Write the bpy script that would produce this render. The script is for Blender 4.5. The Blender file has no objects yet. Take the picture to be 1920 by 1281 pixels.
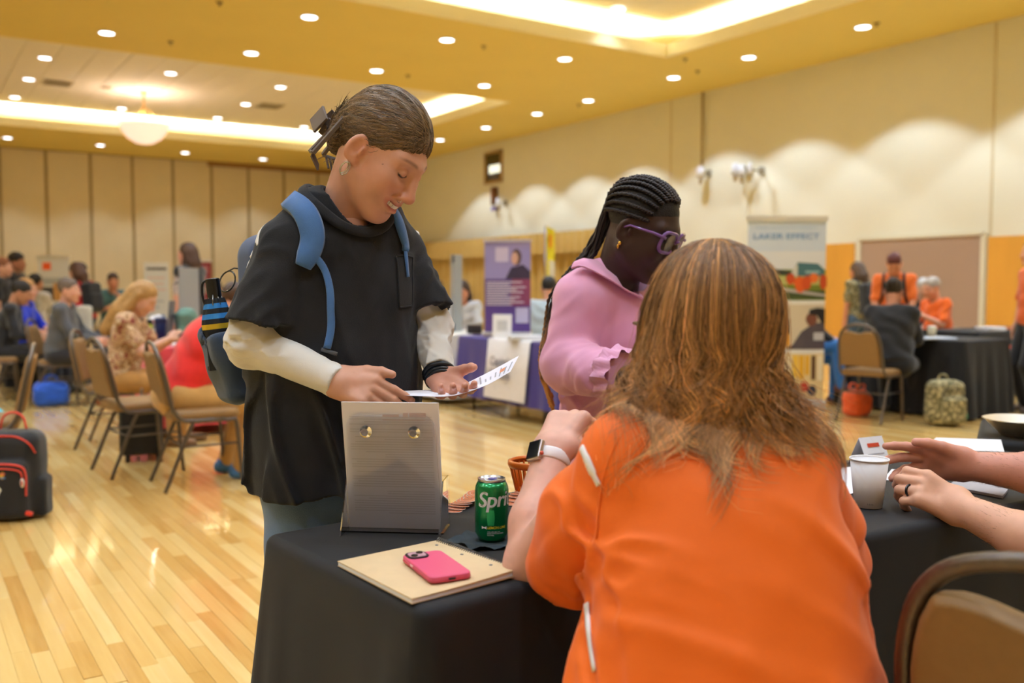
import bpy, math, random
import numpy as np
from mathutils import Vector, Matrix

random.seed(7); np.random.seed(7)
SC = bpy.context.scene
COL = SC.collection

# ------------------------------------------------------------------ camera
FPX, PITCH, YAW, HCAM = 1756.0, math.radians(3.32), math.radians(33.3), 1.24
cam = bpy.data.cameras.new('camera'); camo = bpy.data.objects.new('camera', cam); COL.objects.link(camo)
camo.location = (0, 0, HCAM); camo.rotation_euler = (math.pi/2 - PITCH, 0, -YAW)
cam.sensor_width = 36; cam.lens = FPX/1920*36; cam.clip_end = 200; cam.clip_start = 0.05
cam.dof.use_dof = True; cam.dof.focus_distance = 2.05; cam.dof.aperture_fstop = 2.6
SC.camera = camo

# ------------------------------------------------------------------ world, exposure, large lights
w = bpy.data.worlds.new('world'); SC.world = w; w.use_nodes = True
w.node_tree.nodes['Background'].inputs[0].default_value = (.9, .95, 1.0, 1); w.node_tree.nodes['Background'].inputs[1].default_value = 0.01
vs = SC.view_settings; vs.view_transform = 'Standard'; vs.look = 'None'; vs.exposure = 0.12; vs.gamma = 1; vs.use_curve_mapping = False
SPOT_W, COVE_W = 142.0, 30.0
SPOT_C, COVE_C = (.74, .92, 1.13), (.92, .97, .97)
ZS, ZU = 5.2, 5.75                     # soffit and upper (coffer) ceiling heights
XR, YB, XL, YF = 13.85, 30.2, -9.0, -7.0
COFFERS = [(-4.0, 11.15, 17.0, 26.2), (-4.0, 11.28, 2.6, 12.3)]
def area(name, loc, sx, sy, power, color, rot=(math.pi, 0, 0)):
    l = bpy.data.lights.new(name, 'AREA'); l.shape = 'RECTANGLE'; l.size = sx; l.size_y = sy; l.energy = power; l.color = color; l.spread = math.radians(115) if name.startswith('cove') else math.pi
    o = bpy.data.objects.new(name, l); COL.objects.link(o); o.location = loc; o.rotation_euler = rot
    return o
for (x0, x1, y0, y1) in COFFERS:       # cove strips lying in the troughs behind the lips, shining up
    for (cx, cy, sx, sy) in (((x0+x1)/2, y0-.35, x1-x0, .12), ((x0+x1)/2, y1+.35, x1-x0, .12), (x0-.35, (y0+y1)/2, .12, y1-y0), (x1+.35, (y0+y1)/2, .12, y1-y0)):
        area('cove_strip_light', (cx, cy, ZS+.12), sx, sy, COVE_W*max(sx, sy), COVE_C)

# ------------------------------------------------------------------ pixel helpers (a pixel is only a direction)
CA, SA = math.cos(YAW), math.sin(YAW)
def ray(px, py):
    u = (px-960)/FPX; v = (640.5-py)/FPX
    return np.array([u, math.cos(PITCH)+v*math.sin(PITCH), -math.sin(PITCH)+v*math.cos(PITCH)])
def cw(c):                              # camera-aligned ground frame (right, forward, up) -> world
    c = np.asarray(c, float)
    return np.stack([c[..., 0]*CA+c[..., 1]*SA, -c[..., 0]*SA+c[..., 1]*CA, c[..., 2]], -1)
def cc(px, py, d):                      # point in camera-aligned frame at forward distance d
    r = ray(px, py); return r*(d/r[1])+np.array([0, 0, HCAM])
def at(px, py, d): return cw(cc(px, py, d))
def G(px, py, z=0.0):
    r = ray(px, py); return cw(r*((z-HCAM)/r[2])+np.array([0, 0, HCAM]))
def WX(px, py, X):
    r = cw(ray(px, py)); return r*(X/r[0])+np.array([0, 0, HCAM])
def WY(px, py, Y):
    r = cw(ray(px, py)); return r*(Y/r[1])+np.array([0, 0, HCAM])
def pix(wp):
    x = wp[0]*CA-wp[1]*SA; y = wp[0]*SA+wp[1]*CA; z = wp[2]-HCAM
    d = y*math.cos(PITCH)-z*math.sin(PITCH); v = y*math.sin(PITCH)+z*math.cos(PITCH)
    return 960+FPX*x/d, 640.5-FPX*v/d, d

# ------------------------------------------------------------------ materials
def lin(c):
    c = np.asarray(c, float)/255.0
    return tuple(np.where(c <= .04045, c/12.92, ((c+.055)/1.055)**2.4))
MATS = {}
def M(name, rgb=(200, 200, 200), rough=.6, metal=0.0, var=0.0, vscale=8.0, bump=0.0, bscale=60.0, coat=0.0, sheen=0.0, trans=0.0, ior=1.45, alpha=1.0, emit=None, estr=0.0, attr=None, stretch=None, spec=None, sss=0.0, weave=0.0):
    if name in MATS: return MATS[name]
    m = bpy.data.materials.new(name); m.use_nodes = True; nt = m.node_tree; b = nt.nodes['Principled BSDF']
    col = (*lin(rgb), 1)
    b.inputs['Base Color'].default_value = col
    b.inputs['Roughness'].default_value = rough; b.inputs['Metallic'].default_value = metal
    b.inputs['Coat Weight'].default_value = coat; b.inputs['Coat Roughness'].default_value = .08
    b.inputs['Sheen Weight'].default_value = sheen; b.inputs['Transmission Weight'].default_value = trans
    b.inputs['IOR'].default_value = ior; b.inputs['Alpha'].default_value = alpha
    if spec is not None: b.inputs['Specular IOR Level'].default_value = spec
    if sss: b.inputs['Subsurface Weight'].default_value = sss; b.inputs['Subsurface Radius'].default_value = (.012, .005, .003); b.inputs['Subsurface Scale'].default_value = 1
    if emit is not None: b.inputs['Emission Color'].default_value = (*lin(emit), 1); b.inputs['Emission Strength'].default_value = estr
    tc = nt.nodes.new('ShaderNodeTexCoord'); vec = tc.outputs['Object']
    if stretch:
        mp = nt.nodes.new('ShaderNodeMapping'); mp.inputs['Scale'].default_value = stretch; nt.links.new(vec, mp.inputs[0]); vec = mp.outputs[0]
    src = None
    if attr:
        at_ = nt.nodes.new('ShaderNodeAttribute'); at_.attribute_name = attr; src = at_.outputs['Color']
    n = nt.nodes.new('ShaderNodeTexNoise'); n.inputs['Scale'].default_value = vscale; n.inputs['Detail'].default_value = 5; nt.links.new(vec, n.inputs['Vector'])
    if var:
        mr = nt.nodes.new('ShaderNodeMapRange'); mr.inputs[1].default_value = .25; mr.inputs[2].default_value = .75; mr.inputs[3].default_value = 1-var; mr.inputs[4].default_value = 1+var
        nt.links.new(n.outputs['Fac'], mr.inputs[0])
        mx = nt.nodes.new('ShaderNodeVectorMath'); mx.operation = 'SCALE'
        if src is None: mx.inputs[0].default_value = col[:3]
        else: nt.links.new(src, mx.inputs[0])
        nt.links.new(mr.outputs[0], mx.inputs['Scale']); src = mx.outputs[0]
    if src is not None: nt.links.new(src, b.inputs['Base Color'])
    if bump:
        n2 = nt.nodes.new('ShaderNodeTexNoise'); n2.inputs['Scale'].default_value = bscale; n2.inputs['Detail'].default_value = 3; nt.links.new(vec, n2.inputs['Vector'])
        bp = nt.nodes.new('ShaderNodeBump'); bp.inputs['Strength'].default_value = bump; bp.inputs['Distance'].default_value = .004
        nt.links.new(n2.outputs['Fac'], bp.inputs['Height']); nt.links.new(bp.outputs[0], b.inputs['Normal'])
    MATS[name] = m
    return m

# ------------------------------------------------------------------ mesh helpers
def arr(p): return np.asarray(p, float)
def nrm(v): v = arr(v); return v/(np.linalg.norm(v)+1e-12)
def rotz(a): return np.array([[math.cos(a), -math.sin(a), 0], [math.sin(a), math.cos(a), 0], [0, 0, 1.0]])
def rotx(a): return np.array([[1.0, 0, 0], [0, math.cos(a), -math.sin(a)], [0, math.sin(a), math.cos(a)]])
def roty(a): return np.array([[math.cos(a), 0, math.sin(a)], [0, 1.0, 0], [-math.sin(a), 0, math.cos(a)]])
class MB:
    def __init__(s): s.v = []; s.f = []; s.n = 0; s.c = []
    def add(s, v, f, col=None):
        v = arr(v).reshape(-1, 3); s.v.append(v); s.f += [tuple(int(i)+s.n for i in q) for q in f]; s.n += len(v)
        s.c.append(np.tile(np.array([*(col or (1, 1, 1)), 1.0]), (len(v), 1)))
        return s
    def box(s, c, d, R=None, col=None):
        c = arr(c); h = arr(d)/2
        v = np.array([[x, y, z] for z in (-1, 1) for y in (-1, 1) for x in (-1, 1)])*h
        if R is not None: v = v@R.T
        return s.add(v+c, [(0, 2, 3, 1), (4, 5, 7, 6), (0, 1, 5, 4), (1, 3, 7, 5), (3, 2, 6, 7), (2, 0, 4, 6)], col)
    def b2(s, lo, hi, col=None): lo = arr(lo); hi = arr(hi); return s.box((lo+hi)/2, np.abs(hi-lo), None, col)
    def quad(s, a, b, c, d, col=None): return s.add([a, b, c, d], [(0, 1, 2, 3)], col)
    def tube(s, pts, r, n=8, closed=False, col=None, flat=1.0, up=None):
        P = arr(pts); k = len(P); r = np.broadcast_to(arr(r), (k,))
        if closed: T = np.roll(P, -1, 0)-np.roll(P, 1, 0)
        else: T = np.gradient(P, axis=0)
        T /= np.linalg.norm(T, axis=1)[:, None]+1e-12
        u = nrm(up) if up is not None else (np.array([0, 0, 1.0]) if abs(T[0][2]) < .9 else np.array([1.0, 0, 0]))
        V = []; an = np.arange(n)*2*math.pi/n
        for i in range(k):
            u = u-T[i]*u.dot(T[i]); u = nrm(u); b = np.cross(T[i], u)
            V.append(P[i]+r[i]*(np.cos(an)[:, None]*u*flat+np.sin(an)[:, None]*b))
        F = []
        for i in range(k if closed else k-1):
            j = (i+1) % k
            for q in range(n): F.append((i*n+q, i*n+(q+1) % n, j*n+(q+1) % n, j*n+q))
        if not closed: F.append(tuple(range(n-1, -1, -1))); F.append(tuple((k-1)*n+q for q in range(n)))
        return s.add(np.concatenate(V), F, col)
    def lathe(s, prof, n=24, c=(0, 0, 0), R=None, col=None, caps=True):
        an = np.arange(n)*2*math.pi/n; V = []
        for r, z in prof: V.append(np.stack([r*np.cos(an), r*np.sin(an), np.full(n, z)], 1))
        V = np.concatenate(V)
        if R is not None: V = V@R.T
        k = len(prof); F = []
        for i in range(k-1):
            for q in range(n): F.append((i*n+q, i*n+(q+1) % n, (i+1)*n+(q+1) % n, (i+1)*n+q))
        if caps: F.append(tuple(range(n-1, -1, -1))); F.append(tuple((k-1)*n+q for q in range(n)))
        return s.add(V+arr(c), F, col)
    def prism(s, poly, z0, z1, R=None, c=(0, 0, 0), col=None):
        p = arr(poly); n = len(p)
        V = np.concatenate([np.c_[p, np.full(n, z0)], np.c_[p, np.full(n, z1)]])
        if R is not None: V = V@R.T
        F = [tuple(range(n-1, -1, -1)), tuple(range(n, 2*n))]+[(i, (i+1) % n, n+(i+1) % n, n+i) for i in range(n)]
        return s.add(V+arr(c), F, col)
    def ell(s, c, r, R=None, n=16, m=10, col=None, p=1.0):
        th = np.linspace(0, math.pi, m+1)[1:-1]; an = np.arange(n)*2*math.pi/n
        sp = lambda x: np.sign(x)*np.abs(x)**p
        V = [np.array([[0, 0, 1.0]])]
        for t in th: V.append(np.stack([sp(np.sin(t))*sp(np.cos(an)), sp(np.sin(t))*sp(np.sin(an)), np.full(n, sp(np.cos(t)))], 1))
        V.append(np.array([[0, 0, -1.0]])); V = np.concatenate(V)*arr(r)
        if R is not None: V = V@R.T
        k = len(th); F = [(0, 1+q, 1+(q+1) % n) for q in range(n)]
        for i in range(k-1):
            for q in range(n): F.append((1+i*n+q, 1+(i+1)*n+q, 1+(i+1)*n+(q+1) % n, 1+i*n+(q+1) % n))
        F += [(1+(k-1)*n+q, 1+k*n, 1+(k-1)*n+(q+1) % n) for q in range(n)]
        return s.add(V+arr(c), F, col)
    def grid(s, V, col=None):
        V = arr(V); a, b = V.shape[:2]
        return s.add(V.reshape(-1, 3), [(i*b+j, i*b+j+1, (i+1)*b+j+1, (i+1)*b+j) for i in range(a-1) for j in range(b-1)], col)
    def xf(s, R=None, t=(0, 0, 0)):
        s.v = [(v@R.T if R is not None else v)+arr(t) for v in s.v]; return s
    def out(s): return (np.concatenate(s.v) if s.v else np.zeros((0, 3))), s.f, (np.concatenate(s.c) if s.c else None)

def mesh_np(name, V, F, smooth=True, col=None, mats=()):
    me = bpy.data.meshes.new(name)
    V = np.ascontiguousarray(V, dtype=np.float32)
    if isinstance(F, np.ndarray):
        me.vertices.add(len(V)); me.vertices.foreach_set('co', V.ravel())
        n, k = F.shape
        me.loops.add(n*k); me.loops.foreach_set('vertex_index', np.ascontiguousarray(F, dtype=np.int32).ravel())
        me.polygons.add(n); me.polygons.foreach_set('loop_start', np.arange(0, n*k, k, dtype=np.int32))
        me.update(calc_edges=True)
    else:
        me.from_pydata([tuple(map(float, v)) for v in V], [], F); me.update()
    me.polygons.foreach_set('use_smooth', np.full(len(me.polygons), smooth, dtype=bool))
    if col is not None:
        a = me.color_attributes.new('col', 'FLOAT_COLOR', 'POINT'); a.data.foreach_set('color', np.ascontiguousarray(col, dtype=np.float32).ravel())
    for m in mats: me.materials.append(m)
    return me
def link(name, me, parent=None, loc=(0, 0, 0)):
    o = bpy.data.objects.new(name, me); COL.objects.link(o); o.location = tuple(map(float, loc))
    if parent is not None: o.parent = parent
    return o
def tag(o, label=None, cat=None, group=None, kind=None):
    if label: o['label'] = label
    if cat: o['category'] = cat
    if group: o['group'] = group
    if kind: o['kind'] = kind
    return o
def thing(name, label, cat, loc=(0, 0, 0), rz=0.0, group=None):
    o = bpy.data.objects.new(name, None); COL.objects.link(o); o.empty_display_size = .1
    o.location = tuple(map(float, loc)); o.rotation_euler = (0, 0, rz)
    return tag(o, label, cat, group)
def wloc(o):
    l = np.array(o.location)
    return l if o.parent is None else l+wloc(o.parent)
def obj(name, src, mat, parent=None, smooth=False, bevel=0.0, seg=2, world=False, label=None, org=None, usecol=False, subsurf=0, recalc=False):
    """src: MB or (verts, faces[, col]); world=True: verts are world coordinates and are made local to the parent (unrotated)"""
    V, F, c = src.out() if isinstance(src, MB) else (src[0], src[1], src[2] if len(src) > 2 else None)
    loc = np.zeros(3)
    if world:
        if parent is not None: V = V-wloc(parent)
        else:
            loc = arr(org) if org is not None else np.array([(V[:, 0].min()+V[:, 0].max())/2, (V[:, 1].min()+V[:, 1].max())/2, V[:, 2].min()])
            V = V-loc
    me = mesh_np(name, V, F, smooth, c if usecol else None, [mat] if not isinstance(mat, (list, tuple)) else mat)
    if recalc:
        import bmesh
        bm = bmesh.new(); bm.from_mesh(me); bmesh.ops.recalc_face_normals(bm, faces=bm.faces); bm.to_mesh(me); bm.free()
    o = link(name, me, parent, loc)
    if label: o['label'] = label
    if bevel:
        b = o.modifiers.new('bevel', 'BEVEL'); b.width = bevel; b.segments = seg; b.limit_method = 'ANGLE'; b.angle_limit = math.radians(35); b.harden_normals = True
        me.polygons.foreach_set('use_smooth', np.full(len(me.polygons), True, dtype=bool))
    if subsurf:
        b = o.modifiers.new('sub', 'SUBSURF'); b.levels = subsurf; b.render_levels = subsurf
    return o
def struct(name, src, mat, **k):
    o = obj(name, src, mat, **k); o['kind'] = 'structure'; return o
def copy_tree(o, parent=None):
    c = o.copy(); COL.objects.link(c); c.parent = parent
    for ch in list(o.children): copy_tree(ch, c)
    return c
def text_mesh(s, size=1.0, bold=0.0, shear=0.0, align='CENTER', space=1.0, res=3):
    cu = bpy.data.curves.new('text', 'FONT'); cu.body = s; cu.size = size; cu.offset = bold; cu.shear = shear; cu.align_x = align; cu.space_character = space; cu.resolution_u = res
    ob = bpy.data.objects.new('text', cu); COL.objects.link(ob)
    dg = bpy.context.evaluated_depsgraph_get(); me = bpy.data.meshes.new_from_object(ob.evaluated_get(dg))
    V = np.array([v.co[:] for v in me.vertices]).reshape(-1, 3); F = [tuple(p.vertices) for p in me.polygons]
    bpy.data.objects.remove(ob); bpy.data.curves.remove(cu); bpy.data.meshes.remove(me)
    return V, F
def rrect(w, h, r, n=5, cx=0, cy=0):
    P = []
    for (sx, sy, a0) in ((1, 1, 0), (-1, 1, 90), (-1, -1, 180), (1, -1, 270)):
        for i in range(n+1):
            a = math.radians(a0+90*i/n); P.append((cx+sx*(w/2-r)+r*math.cos(a), cy+sy*(h/2-r)+r*math.sin(a)))
    return P
# ================================================================== the room
m_wall = M('cream_paint', (232, 226, 204), .75, var=.02, vscale=1.5, bump=.05, bscale=140)
m_sof = M('gold_paint', (232, 206, 112), .7, var=.02, vscale=1.0)
m_lip = M('cove_glow_gold', (246, 232, 185), .6)  # lip colour lightened to stand in for the cove glow on it
m_upper = M('white_ceiling_tile', (236, 226, 208), .85, var=.03, vscale=6, bump=.3, bscale=180)
m_grid = M('ceiling_grid', (205, 190, 165), .7)
def wood_mat(name, mode):
    m = bpy.data.materials.new(name); m.use_nodes = True; nt = m.node_tree; b = nt.nodes['Principled BSDF']; N = nt.nodes.new; L = nt.links.new
    geo = N('ShaderNodeNewGeometry'); mp = N('ShaderNodeMapping'); mp.inputs['Scale'].default_value = (26, 1.6, 1); L(geo.outputs['Position'], mp.inputs[0])
    n1 = N('ShaderNodeTexNoise'); n1.inputs['Scale'].default_value = 1.6; n1.inputs['Detail'].default_value = 6; L(mp.outputs[0], n1.inputs['Vector'])
    ramp = N('ShaderNodeValToRGB'); e = ramp.color_ramp.elements
    e[0].position = 0; e[0].color = (*lin((190, 140, 68)), 1); e[1].position = 1; e[1].color = (*lin((236, 208, 146)), 1)
    for p_, c_ in ((.22, (212, 165, 92)), (.5, (222, 182, 110)), (.8, (229, 194, 126))):
        q = e.new(p_); q.color = (*lin(c_), 1)
    if mode == 'object':
        oi = N('ShaderNodeObjectInfo'); fac = oi.outputs['Random']
    elif mode == 'attr':
        at_ = N('ShaderNodeAttribute'); at_.attribute_name = 'col'; fac = at_.outputs['Fac']
    else:
        mp2 = N('ShaderNodeMapping'); mp2.inputs['Rotation'].default_value = (0, 0, math.pi/2); L(geo.outputs['Position'], mp2.inputs[0])
        br = N('ShaderNodeTexBrick'); br.inputs['Scale'].default_value = 1; br.inputs['Brick Width'].default_value = .8; br.inputs['Row Height'].default_value = .057
        br.inputs['Mortar Size'].default_value = .0008; br.inputs['Color1'].default_value = (0, 0, 0, 1); br.inputs['Color2'].default_value = (1, 1, 1, 1); br.inputs['Mortar'].default_value = (.1, .1, .1, 1)
        L(mp2.outputs[0], br.inputs['Vector']); fac = br.outputs['Color']
    mix = N('ShaderNodeMath'); mix.operation = 'MULTIPLY_ADD'; mix.inputs[1].default_value = .45; L(n1.outputs['Fac'], mix.inputs[0])
    sc = N('ShaderNodeMath'); sc.operation = 'MULTIPLY_ADD'; sc.inputs[1].default_value = .75; sc.inputs[2].default_value = -.1; L(fac, sc.inputs[0]); L(sc.outputs[0], mix.inputs[2])
    L(mix.outputs[0], ramp.inputs[0]); L(ramp.outputs[0], b.inputs['Base Color'])
    b.inputs['Roughness'].default_value = .16; b.inputs['Coat Weight'].default_value = .35; b.inputs['Coat Roughness'].default_value = .06
    n2 = N('ShaderNodeTexNoise'); n2.inputs['Scale'].default_value = 3.0; L(geo.outputs['Position'], n2.inputs['Vector'])
    bp = N('ShaderNodeBump'); bp.inputs['Strength'].default_value = .12; bp.inputs['Distance'].default_value = .01; L(n2.outputs['Fac'], bp.inputs['Height']); L(bp.outputs[0], b.inputs['Normal']); L(bp.outputs[0], b.inputs['Coat Normal'])
    return m
floor = struct('floor', MB().b2((XL, YF, -.2), (XR, YB, -.003)), wood_mat('maple_floor', 'brick'))
# strip planks running along the room: the 300 that show largest are pieces of their own, the others one joined part
m_pl_o, m_pl_a = wood_mat('maple_plank', 'object'), wood_mat('maple_planks', 'attr')
PW = .0572; LENS = (.35, .5, .65, .8, 1.0, 1.25)
cand = []; rng = random.Random(3)
for i in range(int(-1.2/PW), int(8.5/PW)):
    y = .6-rng.random()
    while y < 11.5:
        L_ = rng.choice(LENS); yc = y+L_/2; xc = (i+.5)*PW
        f_ = xc*SA+yc*CA
        if f_ > 1.2:
            u, v, d = pix((xc, yc, 0))
            if -160 < u < 2080 and v < 1400 and f_ < 11: cand.append((xc, yc, L_, u, v, d))
        y += L_
def shown(c): return -10 < c[3] < 1930 and c[4] < 1300 and (c[3] < 475 or c[4] < 905)
vis = sorted([c for c in cand if shown(c)], key=lambda c: c[5]); near = set(id(c) for c in vis[:300])
pl_me = {}
for L_ in LENS:
    h, l = PW/2-.0003, L_/2-.0003
    pl_me[L_] = mesh_np('plank', *MB().add([(-h, -l, -.004), (h, -l, -.004), (h, l, -.004), (-h, l, -.004), (-h+.0006, -l+.0006, 0), (h-.0006, -l+.0006, 0), (h-.0006, l-.0006, 0), (-h+.0006, l-.0006, 0)], [(4, 5, 6, 7), (0, 1, 5, 4), (1, 2, 6, 5), (2, 3, 7, 6), (3, 0, 4, 7)]).out()[:2], False, None, [m_pl_o])
far = MB()
for c in cand:
    if id(c) in near: link('plank', pl_me[c[2]], floor, (c[0], c[1], 0))
    else:
        h, l = PW/2-.0003, c[2]/2-.0003; g = rng.random()
        far.add([(c[0]-h, c[1]-l, 0), (c[0]+h, c[1]-l, 0), (c[0]+h, c[1]+l, 0), (c[0]-h, c[1]+l, 0)], [(0, 1, 2, 3)], (g, g, g))
tag(obj('planks', far, m_pl_a, floor, usecol=True), kind='stuff')

struct('wall_right', MB().b2((XR, YF, 0), (XR+.2, YB, 6.0)), m_wall)
wall_back = struct('wall_back', MB().b2((XL, YB, 0), (XR+.2, YB+.2, 6.0)), M('wall_seam', (160, 138, 98), .8))
struct('wall_left', MB().b2((XL-.2, YF-.2, 0), (XL, YB+.2, 6.0)), m_wall)
struct('wall_front', MB().b2((XL, YF-.2, 0), (XR+.2, YF, 6.0)), m_wall)
# movable partition panels of the back wall
sx = [WY(x, 480, YB)[0] for x in (4, 88, 170, 247, 322, 394, 465, 532, 597)]
pw = (sx[-1]-sx[0])/(len(sx)-1); m_part = M('partition_fabric', (220, 203, 166), .85, bump=.12, bscale=220, var=.02, vscale=3)
pme = None
for k in range(-3, 11):
    if pme is None:
        V, F, _ = MB().b2((-pw/2+.045, -.03, .05), (pw/2-.045, 0, 5.17)).out(); pme = mesh_np('partition_panel', V, F, False, None, [m_part])
    xc = sx[0]+(k+.5)*pw
    if xc+pw/2 < XR: link('partition_panel', pme, wall_back, (xc, YB, 0))
struct('trim_1', MB().b2((sx[0]+4.9*pw, YB-.12, 5.06), (XR, YB, 5.2)), M('track_brown', (150, 110, 60), .6))
# soffit with two coffers
soff = MB(); xs = [XL, -4.0, 11.2, XR]; ys = [YF, 2.6, 12.3, 17.0, 26.2, YB]
X0, X1n, X1f = -4.0, 11.28, 11.15
soff.b2((XL, YF, ZS), (XR, 2.6, ZS+.08)); soff.b2((XL, 12.3, ZS), (XR, 17.0, ZS+.08)); soff.b2((XL, 26.2, ZS), (XR, YB, ZS+.08))
soff.b2((XL, 2.6, ZS), (X0, 12.3, ZS+.08)); soff.b2((X1n, 2.6, ZS), (XR, 12.3, ZS+.08)); soff.b2((XL, 17.0, ZS), (X0, 26.2, ZS+.08)); soff.b2((X1f, 17.0, ZS), (XR, 26.2, ZS+.08))
ceiling = struct('ceiling', soff, m_sof)
n_t = 2
for (x0, x1, y0, y1) in COFFERS:
    lip = MB(); t = .05; zt = ZS+.21
    lip.b2((x0, y0, ZS+.002), (x1, y0+t, zt)); lip.b2((x0, y1-t, ZS+.002), (x1, y1, zt)); lip.b2((x0, y0+t, ZS+.002), (x0+t, y1-t, zt)); lip.b2((x1-t, y0+t, ZS+.002), (x1, y1-t, zt))
    struct('trim_%d' % n_t, lip, m_lip); n_t += 1
    e = .85; cove = MB()
    cove.b2((x0-e-.06, y0-e-.06, ZS+.06), (x1+e+.06, y0-e, ZU)); cove.b2((x0-e-.06, y1+e, ZS+.06), (x1+e+.06, y1+e+.06, ZU))
    cove.b2((x0-e-.06, y0-e, ZS+.06), (x0-e, y1+e, ZU)); cove.b2((x1+e, y0-e, ZS+.06), (x1+e+.06, y1+e, ZU))
    cove.b2((x0-e-.06, y0-e-.06, ZU), (x1+e+.06, y1+e+.06, ZU+.06))
    struct('trim_%d' % n_t, cove, M('cove_white', (244, 236, 214), .8)); n_t += 1
TW, TL = .61, 1.22
tme = mesh_np('ceiling_tile', *MB().b2((-TW/2+.008, -TL/2+.004, -.016), (TW/2-.008, TL/2-.004, 0)).out()[:2], False, None, [m_upper])
for (x0, x1, y0, y1) in COFFERS:
    for i in range(int((x1+.6-x0)/TW)+1):
        for j in range(int((y1+1.2-y0)/TL)):
            xc, yc = x1+.75-(i+.5)*TW, y0-.6+(j+.5)*TL
            u, v, d = pix((xc, yc, ZU))
            if d > 1 and -70 < u < 1990 and -70 < v < 400: link('ceiling_tile', tme, ceiling, (xc, yc, ZU))
# wood panels, cork board and trims of the right wall
m_oak = M('honey_wood_panel', (224, 160, 62), .42, var=.10, vscale=2.2, stretch=(1, 1, .25), coat=.15)
m_cork = M('tan_tack_fabric', (170, 140, 118), .9, var=.04, vscale=120, bump=.25, bscale=320)
m_alu = M('cream_metal_trim', (222, 212, 186), .5)
def wpanel(px0, px1, py_top, zb, th, name, mat, lab, cat):
    a = WX(px0, py_top, XR-th); b_ = WX(px1, py_top, XR-th); zt = WX((px0+px1)/2, py_top, XR-th)[2]
    return tag(obj(name, MB().b2((XR-th, min(a[1], b_[1]), zb), (XR, max(a[1], b_[1]), zt)), mat, None, bevel=.006, world=True), lab, cat)
zc = WX(1612, 452, XR)[2]; zb_ = WX(1700, 611, XR)[2]
y_ = lambda px: WX(px, 500, XR)[1]
wp1 = tag(obj('wood_panel', MB().b2((XR-.03, y_(1603), .12), (XR-.001, y_(1500), zc-.03)), m_oak, world=True, bevel=.005), 'honey wood wall panel beside the tall blue and orange pull-up banner', 'wall panel')
wp2 = tag(obj('wood_panel', MB().b2((XR-.03, y_(2050), .12), (XR-.001, y_(1853), zc-.03)), m_oak, world=True, bevel=.005), 'honey wood wall panel behind the black table with orange letters', 'wall panel')
cb = thing('tack_board', 'large tan fabric tack board between the two honey wood panels', 'tack board', (XR, (y_(1612)+y_(1845))/2, zb_))
obj('fabric_panel', MB().b2((XR-.03, y_(1843), zb_), (XR, y_(1612), zc)), m_cork, cb, world=True)
fr = MB(); 
for ya in (y_(1612), y_(1845)): fr.b2((XR-.05, ya-.04, zb_-.03), (XR, ya+.04, zc+.03))
fr.b2((XR-.05, y_(1845), zc), (XR, y_(1612), zc+.05)); fr.b2((XR-.05, y_(1845), zb_-.04), (XR, y_(1612), zb_))
obj('frame', fr, m_alu, cb, world=True)
ns = n_t
for px_, w_ in ((1855, .02), (1256, .02)):
    yy = y_(px_); struct('trim_%d' % ns, MB().b2((XR-.012, yy-w_, zc), (XR, yy+w_, 5.19)), M('wall_seam_trim', (214, 200, 166), .7)); ns += 1
struct('baseboard_right', MB().b2((XR-.02, YF, 0), (XR, YB, .12)), M('dark_baseboard', (70, 60, 50), .6))
# high window with a brown frame, and the doorway beside the curtains
def wl(px, py, X=XR): return WX(px, py, X)
a, b_ = wl(910, 290), wl(943, 342); y0w, y1w = min(a[1], b_[1]), max(a[1], b_[1]); zt, zbw = wl(926, 284)[2], wl(926, 344)[2]
win = struct('window_1', MB().b2((XR-.02, y0w+.06, zbw+.06), (XR-.01, y1w-.06, zt-.06)), M('dark_glass', (60, 52, 26), .12, coat=.3))
fr = MB(); 
for q0, q1 in (((y0w, zbw), (y0w+.07, zt)), ((y1w-.07, zbw), (y1w, zt)), ((y0w, zt-.07), (y1w, zt)), ((y0w, zbw), (y1w, zbw+.07))): fr.b2((XR-.05, q0[0], q0[1]), (XR, q1[0], q1[1]))
obj('window_frame', fr, M('frame_tan', (170, 135, 80), .6), win)
obj('lit_slot', MB().b2((XR-.024, y0w+.08, (zbw+zt)/2-.16), (XR-.02, y0w+(y1w-y0w)*.75, (zbw+zt)/2+.06)), M('slot_light', (240, 245, 230), .5, emit=(235, 245, 230), estr=1.0), win)
dA, dB = y_(1320), y_(1379); zd = WX(1350, 470, XR)[2]
door = struct('door_1', MB().b2((XR-.03, dB+.06, 0), (XR-.005, dA-.06, zd-.08)), M('door_dark', (104, 88, 58), .5))
fr = MB().b2((XR-.05, dB, 0), (XR, dB+.07, zd)).b2((XR-.05, dA-.07, 0), (XR, dA, zd)).b2((XR-.05, dB, zd-.08), (XR, dA, zd))
obj('door_frame', fr, M('frame_tan', (170, 135, 80), .6), door)
obj('door_handle', MB().tube([(XR-.03, dB+.2, 1.05), (XR-.09, dB+.2, 1.05), (XR-.09, dB+.32, 1.05)], .012, 8), M('steel', (150, 150, 150), .3, 1), door)

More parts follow.
